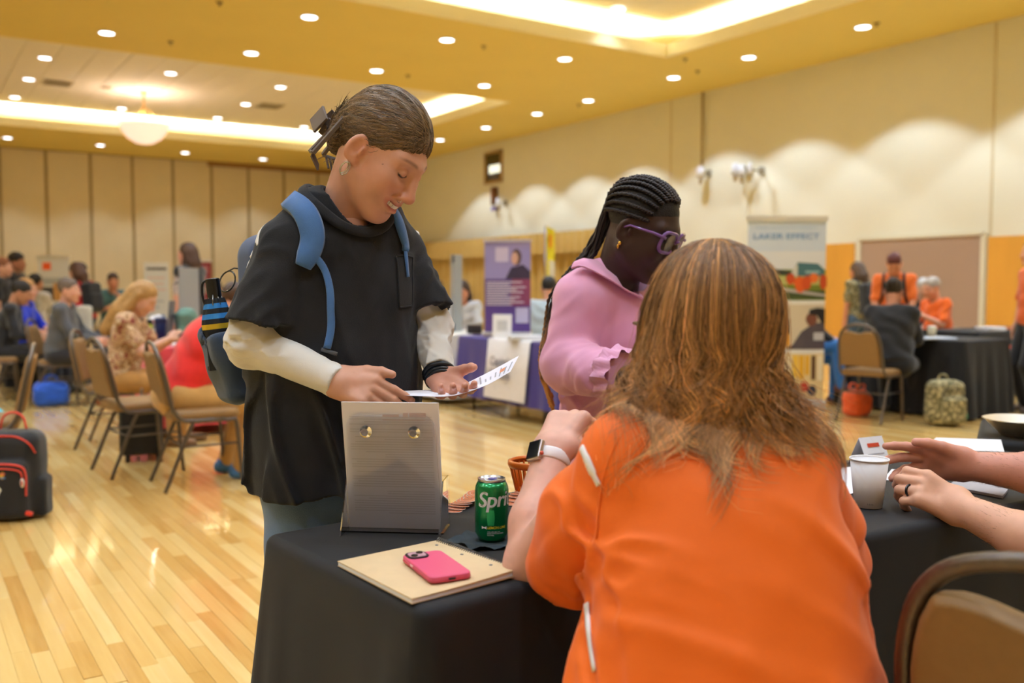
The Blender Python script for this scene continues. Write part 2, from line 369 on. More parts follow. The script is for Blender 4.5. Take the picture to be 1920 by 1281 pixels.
# ------------------------------------------------------------------ downlights
soff_px = [(580, 31), (200, 61), (838, 74), (471, 99), (1059, 110), (706, 132), (1404, 107), (1618, 50), (1263, 145), (908, 160), (1103, 188), (1007, 213), (911, 239), (825, 262), (14, 258), (188, 272), (347, 286), (493, 298)]
cof_px = [(84, 108), (54, 148), (28, 182), (320, 137), (526, 163), (461, 195), (709, 186), (228, 203), (408, 221), (634, 213), (570, 238), (362, 244), (192, 228), (515, 259), (8, 211), (1159, 17)]
m_dl = M('downlight_lens', (255, 255, 255), .5, emit=(250, 250, 255), estr=7.0); m_ring = M('downlight_trim', (238, 234, 224), .5)
ring_me = mesh_np('trim_ring', *MB().lathe([(.125, 0), (.135, -.012), (.115, -.018), (.105, -.004)], 20, caps=False).out()[:2], True, None, [m_ring])
lens_me = mesh_np('lens', *MB().lathe([(.11, -.012), (.05, -.014)], 20).out()[:2], True, None, [m_dl])
def spot(loc, power, ang=104, blend=.45):
    l = bpy.data.lights.new('downlight_beam', 'SPOT'); l.energy = power; l.color = SPOT_C; l.spot_size = math.radians(ang); l.spot_blend = blend; l.shadow_soft_size = .1
    o = bpy.data.objects.new('downlight_beam', l); COL.objects.link(o); o.location = loc; return o
def downlight(p, lab):
    t = thing('downlight', lab, 'ceiling light', p, 0, 'recessed ceiling downlights')
    link('trim_ring', ring_me, t); link('lens', lens_me, t)
    if p[0] > 11.5: spot((p[0], p[1], p[2]-.03), SPOT_W*1.9, 102, .22)
    else: spot((p[0], p[1], p[2]-.03), SPOT_W*(.2 if 'lone' in lab else 1))
dl_w, dl_s, dl_c = [], [], []
for q in soff_px: p = G(*q, ZS); (dl_w if p[0] > 11.5 else dl_s).append((q, p))
for q in cof_px: dl_c.append((q, G(*q, ZU-.014)))
ordw = ('nearest the camera', 'second from the camera', 'third from the camera', 'fourth from the camera', 'fifth from the camera', 'sixth from the camera', 'farthest')
for k, (q, p) in enumerate(sorted(dl_w, key=lambda t: t[1][1])): downlight(p, 'white round downlight in the gold soffit row along the right wall, %s' % ordw[k])
def colname(x, xs): return sorted(xs).index(x)
rows = {}
for q, p in dl_s: rows.setdefault(round((p[1]-13.3)/2.58), []).append((q, p))
num = ('leftmost', 'second from left', 'third from left', 'fourth from left', 'fifth from left')
rn = {0: 'gold soffit row just beyond the front cove', 1: 'gold soffit row just before the tiled coffer', 6: 'gold soffit row nearest the back partition wall'}
for r, li in rows.items():
    for k, (q, p) in enumerate(sorted(li, key=lambda t: t[1][0])): downlight(p, 'round downlight in the %s, %s' % (rn[r], num[k]))
rows = {}
for q, p in dl_c: rows.setdefault(round(p[1]/2.4), []).append((q, p))
cn = ('first visible row', 'second visible row', 'third visible row', 'last row against the glowing cove')
big = [r for r in sorted(rows) if len(rows[r]) > 1]
for r, li in rows.items():
    for k, (q, p) in enumerate(sorted(li, key=lambda t: t[1][0])):
        downlight(p, 'lone round downlight in the front coffer at the top edge' if r not in big else 'round downlight in the tiled back coffer, %s, %s' % (cn[big.index(r)], num[k]))
# unseen spots added along the same grid, overhead and behind, to light the foreground
for x in (-6.2, -3.9, -1.6, .6, 2.9, 5.2, 7.5, 9.8):
    for y in (-4.4, -.4, 1.9, 4.2, 6.5, 8.8, 11.1): spot((x, y, (ZU if -4 < x < 11.2 and 2.6 < y < 12.3 else ZS)-.03), SPOT_W)
for x in (-6.2, -3.0):
    for y in (14.6, 20.0, 26.0): spot((x, y, (ZU if x > -4 and 17 < y < 26.2 else ZS)-.03), SPOT_W)
for y in (6.9, 4.6, 2.3, 0, -2.3, -4.6): spot((12.4, y, ZS-.03), SPOT_W*1.9, 102, .22)
# ================================================================== signed-distance sculpting (numpy) -> meshes
def rcone(a, b, ra, rb):
    a = arr(a); b = arr(b); ab = b-a; L2 = ab.dot(ab)+1e-12
    def f(P):
        t = np.clip(((P-a)@ab)/L2, 0, 1)
        return np.linalg.norm(P-a-t[:, None]*ab, axis=1)-(ra+(rb-ra)*t)
    f.lo = np.minimum(a-ra, b-rb); f.hi = np.maximum(a+ra, b+rb); return f
def chain(pts, rs, k=.0):
    fs = [rcone(pts[i], pts[i+1], rs[i], rs[i+1]) for i in range(len(pts)-1)]
    return U(*fs, k=k)
def ell(c, r, R=None):
    c = arr(c); r = arr(r)
    def f(P):
        q = P-c
        if R is not None: q = q@R
        k0 = np.linalg.norm(q/r, axis=1); k1 = np.linalg.norm(q/(r*r), axis=1)+1e-9
        return k0*(k0-1)/k1
    m = r.max() if R is not None else r
    f.lo = c-m; f.hi = c+m; return f
def rbox(c, h, r, R=None):
    c = arr(c); h = arr(h)
    def f(P):
        q = P-c
        if R is not None: q = q@R
        q = np.abs(q)-(h-r)
        return np.linalg.norm(np.maximum(q, 0), axis=1)+np.minimum(q.max(1), 0)-r
    m = np.linalg.norm(h) if R is not None else h
    f.lo = c-m; f.hi = c+m; return f
def smin(a, b, k):
    if k <= 0: return np.minimum(a, b)
    h = np.maximum(k-np.abs(a-b), 0)/k
    return np.minimum(a, b)-h*h*k*.25
def U(*fs, k=.02):
    def f(P):
        d = fs[0](P)
        for g in fs[1:]: d = smin(d, g(P), k)
        return d
    f.lo = np.min([g.lo for g in fs], 0); f.hi = np.max([g.hi for g in fs], 0); return f
def S(a, b, k=.0):
    def f(P): return -smin(-a(P), b(P), k)
    f.lo = a.lo; f.hi = a.hi; return f
def I(a, b, k=.0):
    def f(P): return -smin(-a(P), -b(P), k)
    f.lo = a.lo; f.hi = a.hi; return f
def plane(c, n):
    c = arr(c); n = nrm(n)
    def f(P): return (P-c)@n
    f.lo = np.full(3, -9.); f.hi = np.full(3, 9.); return f
def off(a, r):
    def f(P): return a(P)-r
    f.lo = a.lo-max(r, 0); f.hi = a.hi+max(r, 0); return f
def disp(a, fn, amp=.02):
    def f(P):
        d = a(P); m = np.abs(d) < .08
        if m.any(): d = d.copy(); d[m] -= fn(P[m])
        return d
    f.lo = a.lo-amp; f.hi = a.hi+amp; return f
def stack(keys, k=None, pw=2.0):
    """loft of ellipses: keys rows (z, cx, cy, rx, ry, ang)"""
    K = arr(keys); K = K[K[:, 0].argsort()]; z0, z1 = K[0, 0], K[-1, 0]
    # smooth resample
    zz = np.linspace(z0, z1, 60); Q = np.stack([np.interp(zz, K[:, 0], K[:, i]) for i in range(1, 6)], 1)
    ker = np.array([1, 4, 6, 4, 1.])/16
    for _ in range(3): Q = np.stack([np.convolve(np.pad(Q[:, i], 2, 'edge'), ker, 'valid') for i in range(5)], 1)
    def f(P):
        z = P[:, 2]; g = [np.interp(z, zz, Q[:, i]) for i in range(5)]
        x = P[:, 0]-g[0]; y = P[:, 1]-g[1]; c = np.cos(g[4]); s = np.sin(g[4])
        u = (x*c+y*s)/g[2]; v = (-x*s+y*c)/g[3]
        rr = (np.abs(u)**pw+np.abs(v)**pw)**(1/pw)
        d = (rr-1)*np.minimum(g[2], g[3])
        return np.maximum(d, np.maximum(z-z1, z0-z))
    m = max(Q[:, 2].max(), Q[:, 3].max())
    f.lo = np.array([Q[:, 0].min()-m, Q[:, 1].min()-m, z0]); f.hi = np.array([Q[:, 0].max()+m, Q[:, 1].max()+m, z1]); return f
# cheap smooth value noise
_rs = np.random.RandomState(11); _NW = [(_rs.normal(size=3), _rs.rand()*6.28) for _ in range(14)]
def wob(P, sc, seed=0):
    s = np.zeros(len(P))
    for i in range(7):
        w_, ph = _NW[(i+seed) % 14]; s += np.sin(P@w_*sc+ph+1.7*np.sin(P@np.roll(w_, 1)*sc*.6+ph*2))
    return s/4.0
def crease(P, e1, fa, fl, amp, seed=0, wd=.38):
    """irregular cloth creases running along e1: fa waves across, fl along"""
    e1 = nrm(e1); a = np.cross(e1, (0.31, .52, .79)); a = nrm(a); b = np.cross(e1, a); Q = np.stack([P@e1*fl, P@a*fa, P@b*fa], 1)
    n = wob(Q, 1.0, seed); m = .5+.5*np.sin(.7*wob(Q*.5, 1.0, seed+3)*3)
    return amp*np.exp(-(n/wd)**2)*m
def nets(f, h, pad=2, lo=None, hi=None, newton=1):
    lo = arr(f.lo if lo is None else lo)-pad*h; hi = arr(f.hi if hi is None else hi)+pad*h
    B = 8; nb = np.maximum(np.ceil((hi-lo)/(h*B)).astype(int), 1); n = nb*B
    bi = np.stack(np.meshgrid(*[np.arange(k) for k in nb], indexing='ij'), -1).reshape(-1, 3)
    cen = lo+(bi+.5)*B*h-.5*h
    dc = f(cen); keep = np.abs(dc) < B*h*1.25+.012
    val = np.ones(n, np.float32)
    sgn = np.where(dc < 0, -1, 1).astype(np.float32).reshape(nb)
    val[:] = np.repeat(np.repeat(np.repeat(sgn, B, 0), B, 1), B, 2)
    loc = np.stack(np.meshgrid(*[np.arange(B)]*3, indexing='ij'), -1).reshape(-1, 3)
    kb = bi[keep]
    for c0 in range(0, len(kb), 400):
        idx = (kb[c0:c0+400, None, :]*B+loc[None]).reshape(-1, 3)
        val[idx[:, 0], idx[:, 1], idx[:, 2]] = f(lo+idx*h)
    val[0] = val[-1] = 1; val[:, 0] = val[:, -1] = 1; val[:, :, 0] = val[:, :, -1] = 1
    neg = val < 0
    cs = np.zeros(n-1, np.int8)
    for dx in (0, 1):
        for dy in (0, 1):
            for dz in (0, 1): cs += neg[dx:n[0]-1+dx, dy:n[1]-1+dy, dz:n[2]-1+dz]
    act = np.argwhere((cs > 0) & (cs < 8))
    vid = np.full(n-1, -1, np.int64); vid[tuple(act.T)] = np.arange(len(act))
    acc = np.zeros((len(act), 3)); cnt = np.zeros(len(act))
    for ax in range(3):
        o1, o2 = [i for i in range(3) if i != ax]
        for a_ in (0, 1):
            for b_ in (0, 1):
                p0 = act.copy(); p0[:, o1] += a_; p0[:, o2] += b_; p1 = p0.copy(); p1[:, ax] += 1
                v0 = val[tuple(p0.T)]; v1 = val[tuple(p1.T)]; m = (v0 < 0) != (v1 < 0)
                t = np.where(m, v0/(v0-v1+1e-20), 0)
                q = p0.astype(float); q[:, ax] += t
                acc += q*m[:, None]; cnt += m
    V = lo+acc/cnt[:, None]*h
    Fs = []
    for ax in range(3):
        o1, o2 = [(1, 2), (2, 0), (0, 1)][ax]
        sl0 = [slice(None)]*3; sl1 = [slice(None)]*3; sl0[ax] = slice(0, n[ax]-1); sl1[ax] = slice(1, n[ax])
        e = np.argwhere(neg[tuple(sl0)] != neg[tuple(sl1)])
        e = e[(e[:, o1] > 0) & (e[:, o2] > 0) & (e[:, o1] < n[o1]-1) & (e[:, o2] < n[o2]-1)]
        if not len(e): continue
        s0 = neg[tuple(e.T)]
        def vi(da, db):
            q = e.copy(); q[:, o1] += da; q[:, o2] += db; return vid[tuple(q.T)]
        qd = np.stack([vi(-1, -1), vi(0, -1), vi(0, 0), vi(-1, 0)], 1)
        qd[~s0] = qd[~s0][:, ::-1]; Fs.append(qd)
    F = np.concatenate(Fs) if Fs else np.zeros((0, 4), np.int64)
    F = F[(F >= 0).all(1)]
    for _ in range(newton):
        e = h*.4; d = f(V); g = np.stack([f(V+np.eye(3)[i]*e)-d for i in range(3)], 1)/e
        g2 = (g*g).sum(1)+1e-6; st = np.clip(d/np.sqrt(g2), -h*.6, h*.6)
        V = V-g/np.sqrt(g2)[:, None]*st[:, None]
    return V, F
def join(parts):
    Vs, Fs, Cs, n = [], [], [], 0
    for p in parts:
        V, F, C = p; Vs.append(V); Fs.append(np.asarray(F)+n); Cs.append(C if len(np.shape(C)) == 2 else np.tile(np.array([*C, 1.0]), (len(V), 1))); n += len(V)
    return np.concatenate(Vs), np.concatenate(Fs), np.concatenate(Cs)

# ------------------------------------------------------------------ head: local frame x = subject's left, y = face forward, z up; origin between the ears
def head_sdf(smile=0.0, ears=True, full=0.0):
    sk = ell((0, -.014, .042), (.073, .096, .086))
    fc = ell((0, .03, -.032), (.060+full*.006, .066, .088))
    d = U(sk, fc, k=.05)
    jw = .047+full*.008
    jaw = U(rcone((jw, .0, -.055), (.018, .068, -.100), .022, .019), rcone((-jw, .0, -.055), (-.018, .068, -.100), .022, .019), ell((0, .076, -.103), (.021, .019, .017)), k=.02)
    d = U(d, jaw, k=.035)
    ck = .030+.004*smile
    d = U(d, ell((.038, .066, -.03+.004*smile), (ck*.85, ck*.8, ck)), ell((-.038, .066, -.03+.004*smile), (ck*.85, ck*.8, ck)), k=.03)
    d = U(d, rcone((.044, .070, .030), (0, .086, .026), .012, .012), rcone((-.044, .070, .030), (0, .086, .026), .012, .012), k=.02)
    d = S(d, U(ell((.033, .104, .009), (.019, .018, .013)), ell((-.033, .104, .009), (.019, .018, .013)), k=0), .018)
    d = U(d, ell((.032, .0805, .009), (.0145, .0125, .0115)), ell((-.032, .0805, .009), (.0145, .0125, .0115)), k=.004)
    nose = U(rcone((0, .094, .016), (0, .116, -.028), .0085, .0115), ell((.0135, .103, -.036), (.0095, .012, .0085)), ell((-.0135, .103, -.036), (.0095, .012, .0085)), ell((0, .115, -.031), (.012, .011, .0108)), k=.008)
    d = U(d, nose, k=.012)
    d = S(d, U(ell((.007, .110, -.0455), (.0042, .006, .005)), ell((-.007, .110, -.0455), (.0042, .006, .005)), k=0), .004)
    d = U(d, ell((0, .083, -.058), (.031, .018, .022)), k=.015)
    w_ = .026+.0135*smile; up = .0125*smile
    lip = U(chain([(w_, .086-.016*smile, -.062+up), (.010, .1005, -.0575), (0, .1005, -.0590), (-.010, .1005, -.0575), (-w_, .086-.016*smile, -.062+up)], [.0025, .0052, .0048, .0052, .0025], .002),
            chain([(w_, .085-.016*smile, -.064+up), (.012, .097, -.0720-.004*smile), (-.012, .097, -.0720-.004*smile), (-w_, .085-.016*smile, -.064+up)], [.0025, .0060, .0060, .0025], .002), k=.001)
    d = U(d, lip, k=.004)
    if smile > .3: d = S(d, U(chain([(.035, .080, -.0600+up), (.020, .098, -.0650+up*.3), (0, .108, -.0670)], [.0028, .0056, .0062], .004), chain([(-.035, .080, -.0600+up), (-.020, .098, -.0650+up*.3), (0, .108, -.0670)], [.0028, .0056, .0062], .004), k=.004), .002)
    if smile > .3: d = S(d, U(*[chain([(s*.019, .104, -.033), (s*.035, .086, -.042), (s*.045, .070, -.052)], [.0016, .0026, .0016], .002) for s in (1, -1)], k=0), .007)
    if ears:
        for s in (1, -1):
            R = rotz(s*.45)@rotx(-.16)
            e = ell((s*.077, -.012, -.006), (.010, .021, .033), R)
            e = S(e, ell((s*.087, -.006, -.004), (.009, .0125, .0215), R), .005)
            e = U(e, ell((s*.079, .004, -.006), (.005, .004, .009)), ell((s*.074, -.004, -.034), (.006, .009, .010)), k=.006)
            d = U(d, e, k=.007)
    d.lo = arr((-.11, -.13, -.14)); d.hi = arr((.11, .145, .14))
    return d
def head_color(V, skin, brow=(70, 50, 38), lipc=None, smile=0.0, blush=.25, lids=True):
    skin = np.array(lin(skin)); x, y, z = np.abs(V[:, 0]), V[:, 1], V[:, 2]
    C = np.tile(skin, (len(V), 1))
    bl = np.exp(-((x-.045)**2+(z+.028)**2)/(2*.02**2))*(y > .02)*blush+np.exp(-(x**2+(z+.032)**2)/(2*.012**2))*(y > .1)*blush*.9+(x > .07)*blush*.7*(np.abs(V[:, 1]+.012) < .035)*(z < .035)*(z > -.045)
    red = skin*np.array([1.0, .58, .50])
    C = C*(1-np.clip(bl, 0, 1)[:, None])+red*np.clip(bl, 0, 1)[:, None]
    lipc = np.array(lin(lipc)) if lipc is not None else skin*np.array([.78, .38, .38])
    w_ = .026+.0135*smile; up = .0125*smile
    zc = -.0655+up*(x/w_)**2
    lm = (y > .080)*np.clip(1.6-np.sqrt((x/(w_+.002))**4+((z-zc)/(.0125))**2)*1.5, 0, 1)
    C = C*(1-lm[:, None]*.85)+lipc*lm[:, None]*.85
    bc = np.array(lin(brow)); zb = .0335+.004*np.cos((x-.038)/.03*1.3)-.10*np.maximum(x-.046, 0)
    bm = (y > .04)*np.clip(1.3-np.abs(z-zb)/(.0042-.05*np.maximum(x-.03, 0)), 0, 1)*np.clip((x-.012)/.006, 0, 1)*np.clip((.060-x)/.014, 0, 1)*.6
    C = C*(1-bm[:, None])+bc*bm[:, None]
    if lids:   # lowered lids: lash line
        zl = .0015+.35*(x-.032)**2/.02
        em = (y > .06)*np.clip(1.5-np.abs(z-zl)/.0020, 0, 1)*(np.abs(x-.032) < .0150)
        C = C*(1-em[:, None])+np.array([.012, .008, .007])*em[:, None]
    nm = ((x-.007)**2+(y-.110)**2+(z+.0455)**2 < .0052**2)
    C[nm] *= .25
    return np.c_[C, np.ones(len(V))]
# ------------------------------------------------------------------ hand: local frame x toward fingers, z back of hand, y toward thumb
FL = [(.042, .026, .021), (.047, .029, .022), (.043, .027, .021), (.034, .020, .019)]; FR = (.0088, .0090, .0086, .0078)
def hand_fn(curl=((15, 20, 12),)*4, spread=(6, 1, -4, -10), thumb=(35, 25, 20, 10), s=1.0, fat=1.0):
    """thumb: (abduction from x in the palm plane, drop toward the palm, bend1, bend2) degrees"""
    fs = []; tips = []
    fs.append(rbox((.048, 0, -.001), (.048, .037, .0135*fat), .013)); 
    bases = [(.090, .029), (.094, .0095), (.090, -.0105), (.081, -.0285)]
    fs.append(chain([(.02, .0, 0), (.088, .029, 0)], [.016, .0115*fat])); fs.append(chain([(.02, -.01, 0), (.081, -.0285, 0)], [.016, .0105*fat]))
    d = U(*fs, k=.012)
    nails = []
    for i in range(4):
        a = math.radians(spread[i]); cu = curl[i] if len(curl) > 1 else curl[0]
        p = np.array([bases[i][0], bases[i][1], 0.0]); th = 0; pts = [p]; rs = [FR[i]*1.12*fat]
        for j in range(3):
            th += math.radians(cu[j]); dr = np.array([math.cos(th)*math.cos(a), math.cos(th)*math.sin(a), -math.sin(th)])
            p = p+dr*FL[i][j]; pts.append(p); rs.append(FR[i]*(1.06, .98, .82)[j]*(1+(fat-1)*.5))
        n = np.array([math.sin(th)*math.cos(a), math.sin(th)*math.sin(a), math.cos(th)])
        nails.append((pts[-1]-dr*.006+n*FR[i]*.62, dr, n, FR[i]))
        d = U(d, chain(pts, rs, .003), k=.006)
    ab, dp, b1, b2 = [math.radians(t) for t in thumb]
    p = np.array([.022, .026, -.004]); pts = [p]; rs = [.0165*fat]
    for j, (L_, r_) in enumerate(((.044, .0118), (.032, .0105), (.025, .0085))):
        an = ab-(0, b1, b1+b2)[j]
        dr = np.array([math.cos(an)*math.cos(dp), math.sin(an)*math.cos(dp), -math.sin(dp)]); p = p+dr*L_; pts.append(p); rs.append(r_*(1+(fat-1)*.5))
    n = np.cross(np.cross(dr, (0, 0, 1.)), dr)*.7+np.array([0, .5, .2]); n = nrm(n-dr*n.dot(dr)); nails.append((pts[-1]-dr*.006+n*.0058, dr, n, .0095))
    d = U(d, chain(pts, rs, .004), k=.012)
    return d, nails
def xform_fn(d, R, t, s=1.0):
    R = arr(R); t = arr(t)
    def f(P): return d(((P-t)@R)/s)*s
    cs = np.array([[x, y, z] for x in (d.lo[0], d.hi[0]) for y in (d.lo[1], d.hi[1]) for z in (d.lo[2], d.hi[2])])*s@R.T+t
    f.lo = cs.min(0); f.hi = cs.max(0); return f
def frame(xd, zd):                        # columns: x along xd, z near zd
    x = nrm(xd); z = arr(zd)-x*np.dot(zd, x); z = nrm(z); y = np.cross(z, x); return np.stack([x, y, z], 1)
def hand_frame(xd, zd, side):             # side +1: thumb on +y (y = z cross x); -1: mirrored
    R = frame(xd, zd); 
    if side < 0: R = R.copy(); R[:, 1] *= -1
    return R
def nail_mesh(mb, nails, R, t, s=1.0):
    for c, dr, n, r in nails:
        x = R@dr; z = R@n; y = np.cross(z, x); Rm = np.stack([nrm(x), nrm(y), nrm(z)], 1)
        mb.ell(R@c*s+t, (.0068*s, r*.68*s, .0024*s), Rm, 8, 6)
def ik(a, b, l1, l2, pole):
    a = arr(a); b = arr(b); v = b-a; L = np.linalg.norm(v); L = min(L, (l1+l2)*.999); u = nrm(v); b = a+u*L
    x = (l1*l1-l2*l2+L*L)/(2*L); h = math.sqrt(max(l1*l1-x*x, 0)); p = arr(pole)-u*np.dot(pole, u); p = nrm(p)
    return a+u*x+p*h, b
# ================================================================== people: helpers
def skin_mat(name, rough=.48): return M(name, attr='col', rough=rough, bump=.06, bscale=700, sss=.12, var=.05, vscale=45)
m_skin = skin_mat('skin')
def hit(px, py, f, d0=.6, d1=5.0, n=220):
    """first point of a sculpted surface met by the sight line through a pixel, with its normal (camera-aligned frame)"""
    r = ray(px, py); r = r/np.linalg.norm(r); o = np.array([0, 0, HCAM]); t = d0
    for _ in range(n):
        dd = f((o+r*t)[None])[0]
        if dd < .0006: break
        t += max(dd*.6, .0006)
        if t > d1: return None
    p = o+r*t; e = .004
    g = np.array([f((p+np.eye(3)[i]*e)[None])[0]-f((p-np.eye(3)[i]*e)[None])[0] for i in range(3)])
    return p, nrm(g)
def ribbon(mb, P, Nn, w, th=.004, col=None, across=None):
    """flat strap following points P with surface normals Nn"""
    P = arr(P); Nn = arr(Nn); k = len(P); T = np.gradient(P, axis=0); w = np.broadcast_to(arr(w), (k,)); V = []
    for i in range(k):
        t = nrm(T[i]); n = nrm(Nn[i]-t*np.dot(Nn[i], t)); b = np.cross(t, n)
        for a_, c_ in ((-.5, 0), (-.42, 1), (.42, 1), (.5, 0)): V.append(P[i]+b*w[i]*a_+n*th*c_)
        V.append(P[i]-n*.002)
    F = []
    for i in range(k-1):
        for j in range(5): a0 = i*5+j; a1 = i*5+(j+1) % 5; F.append((a0, a1, a1+5, a0+5))
    F.append(tuple(range(4, -1, -1))); F.append(tuple((k-1)*5+j for j in range(5)))
    return mb.add(V, F, col)
def spline(pts, n):
    P = arr(pts); k = len(P); t = np.arange(k); tt = np.linspace(0, k-1, n); out = []
    Q = np.concatenate([[2*P[0]-P[1]], P, [2*P[-1]-P[-2]]])
    for x in tt:
        i = min(int(x), k-2); u = x-i; a, b, c, d = Q[i:i+4]
        out.append(.5*((2*b)+(-a+c)*u+(2*a-5*b+4*c-d)*u*u+(-a+3*b-3*c+d)*u**3))
    return np.array(out)
def project(p, f, lev=0.0, n=3, e=.003):
    for _ in range(n):
        d_ = f(p); g = np.stack([f(p+np.eye(3)[i]*e)-d_ for i in range(3)], 1)/e; p = p-g*(np.clip(d_-lev, -.03, .03)/(np.sum(g*g, 1)+.05))[:, None]
    return p
def hair_mesh(paths, rad, cols, sides=3):
    """many thin tapering tubes in one mesh: paths (S,K,3), cols (S,3)"""
    P = arr(paths); S_, K, _ = P.shape; T = np.gradient(P, axis=1); T /= np.linalg.norm(T, axis=2, keepdims=True)+1e-9
    rf = np.random.RandomState(5).normal(size=(S_, 1, 3)); u = rf-T*(rf*T).sum(2, keepdims=True); u /= np.linalg.norm(u, axis=2, keepdims=True)+1e-9; b = np.cross(T, u)
    tp = np.ones(K); tp[-max(2, K//4):] = np.linspace(1, .25, max(2, K//4)); rr = np.broadcast_to(arr(rad).reshape(-1, 1), (S_, 1))*tp
    an = np.arange(sides)*2*math.pi/sides
    V = P[:, :, None, :]+rr[:, :, None, None]*(np.cos(an)[None, None, :, None]*u[:, :, None, :]+np.sin(an)[None, None, :, None]*b[:, :, None, :])
    idx = np.arange(S_*K*sides).reshape(S_, K, sides); nx = np.roll(idx, -1, 2)
    F = np.stack([idx[:, :-1], nx[:, :-1], nx[:, 1:], idx[:, 1:]], -1).reshape(-1, 4)
    cols = arr(cols); cols = np.repeat(cols[:, None, :], K, 1) if cols.ndim == 2 else cols
    C = np.repeat(np.concatenate([cols, np.ones((S_, K, 1))], 2).reshape(-1, 4), sides, 0)
    return V.reshape(-1, 3), F, C
def cobj(name, VF, mat, parent, smooth=True, usecol=False, label=None, **k):
    """object from camera-frame vertices"""
    V, F = VF[0], VF[1]; c = VF[2] if len(VF) > 2 else None
    return obj(name, (cw(V), F, c), mat, parent, smooth=smooth, world=True, usecol=usecol or (c is not None and usecol is not None), label=label, **k)
def folds(P, dirv, freq, amp, seed=0, sharp=1.0):
    q = P@nrm(dirv)*freq+1.1*wob(P, 5.0, seed); s = np.sin(q); return amp*(np.abs(s)**sharp*np.sign(s))
m_hairc = M('hair_strands', attr='col', rough=.38, spec=.6)
def cloth_mat(name, rgb, rough=.85, var=.06, vscale=30, bump=.12, bscale=500, sheen=.25, **k): return M(name, rgb, rough, var=var, vscale=vscale, bump=bump, bscale=bscale, sheen=sheen, **k)

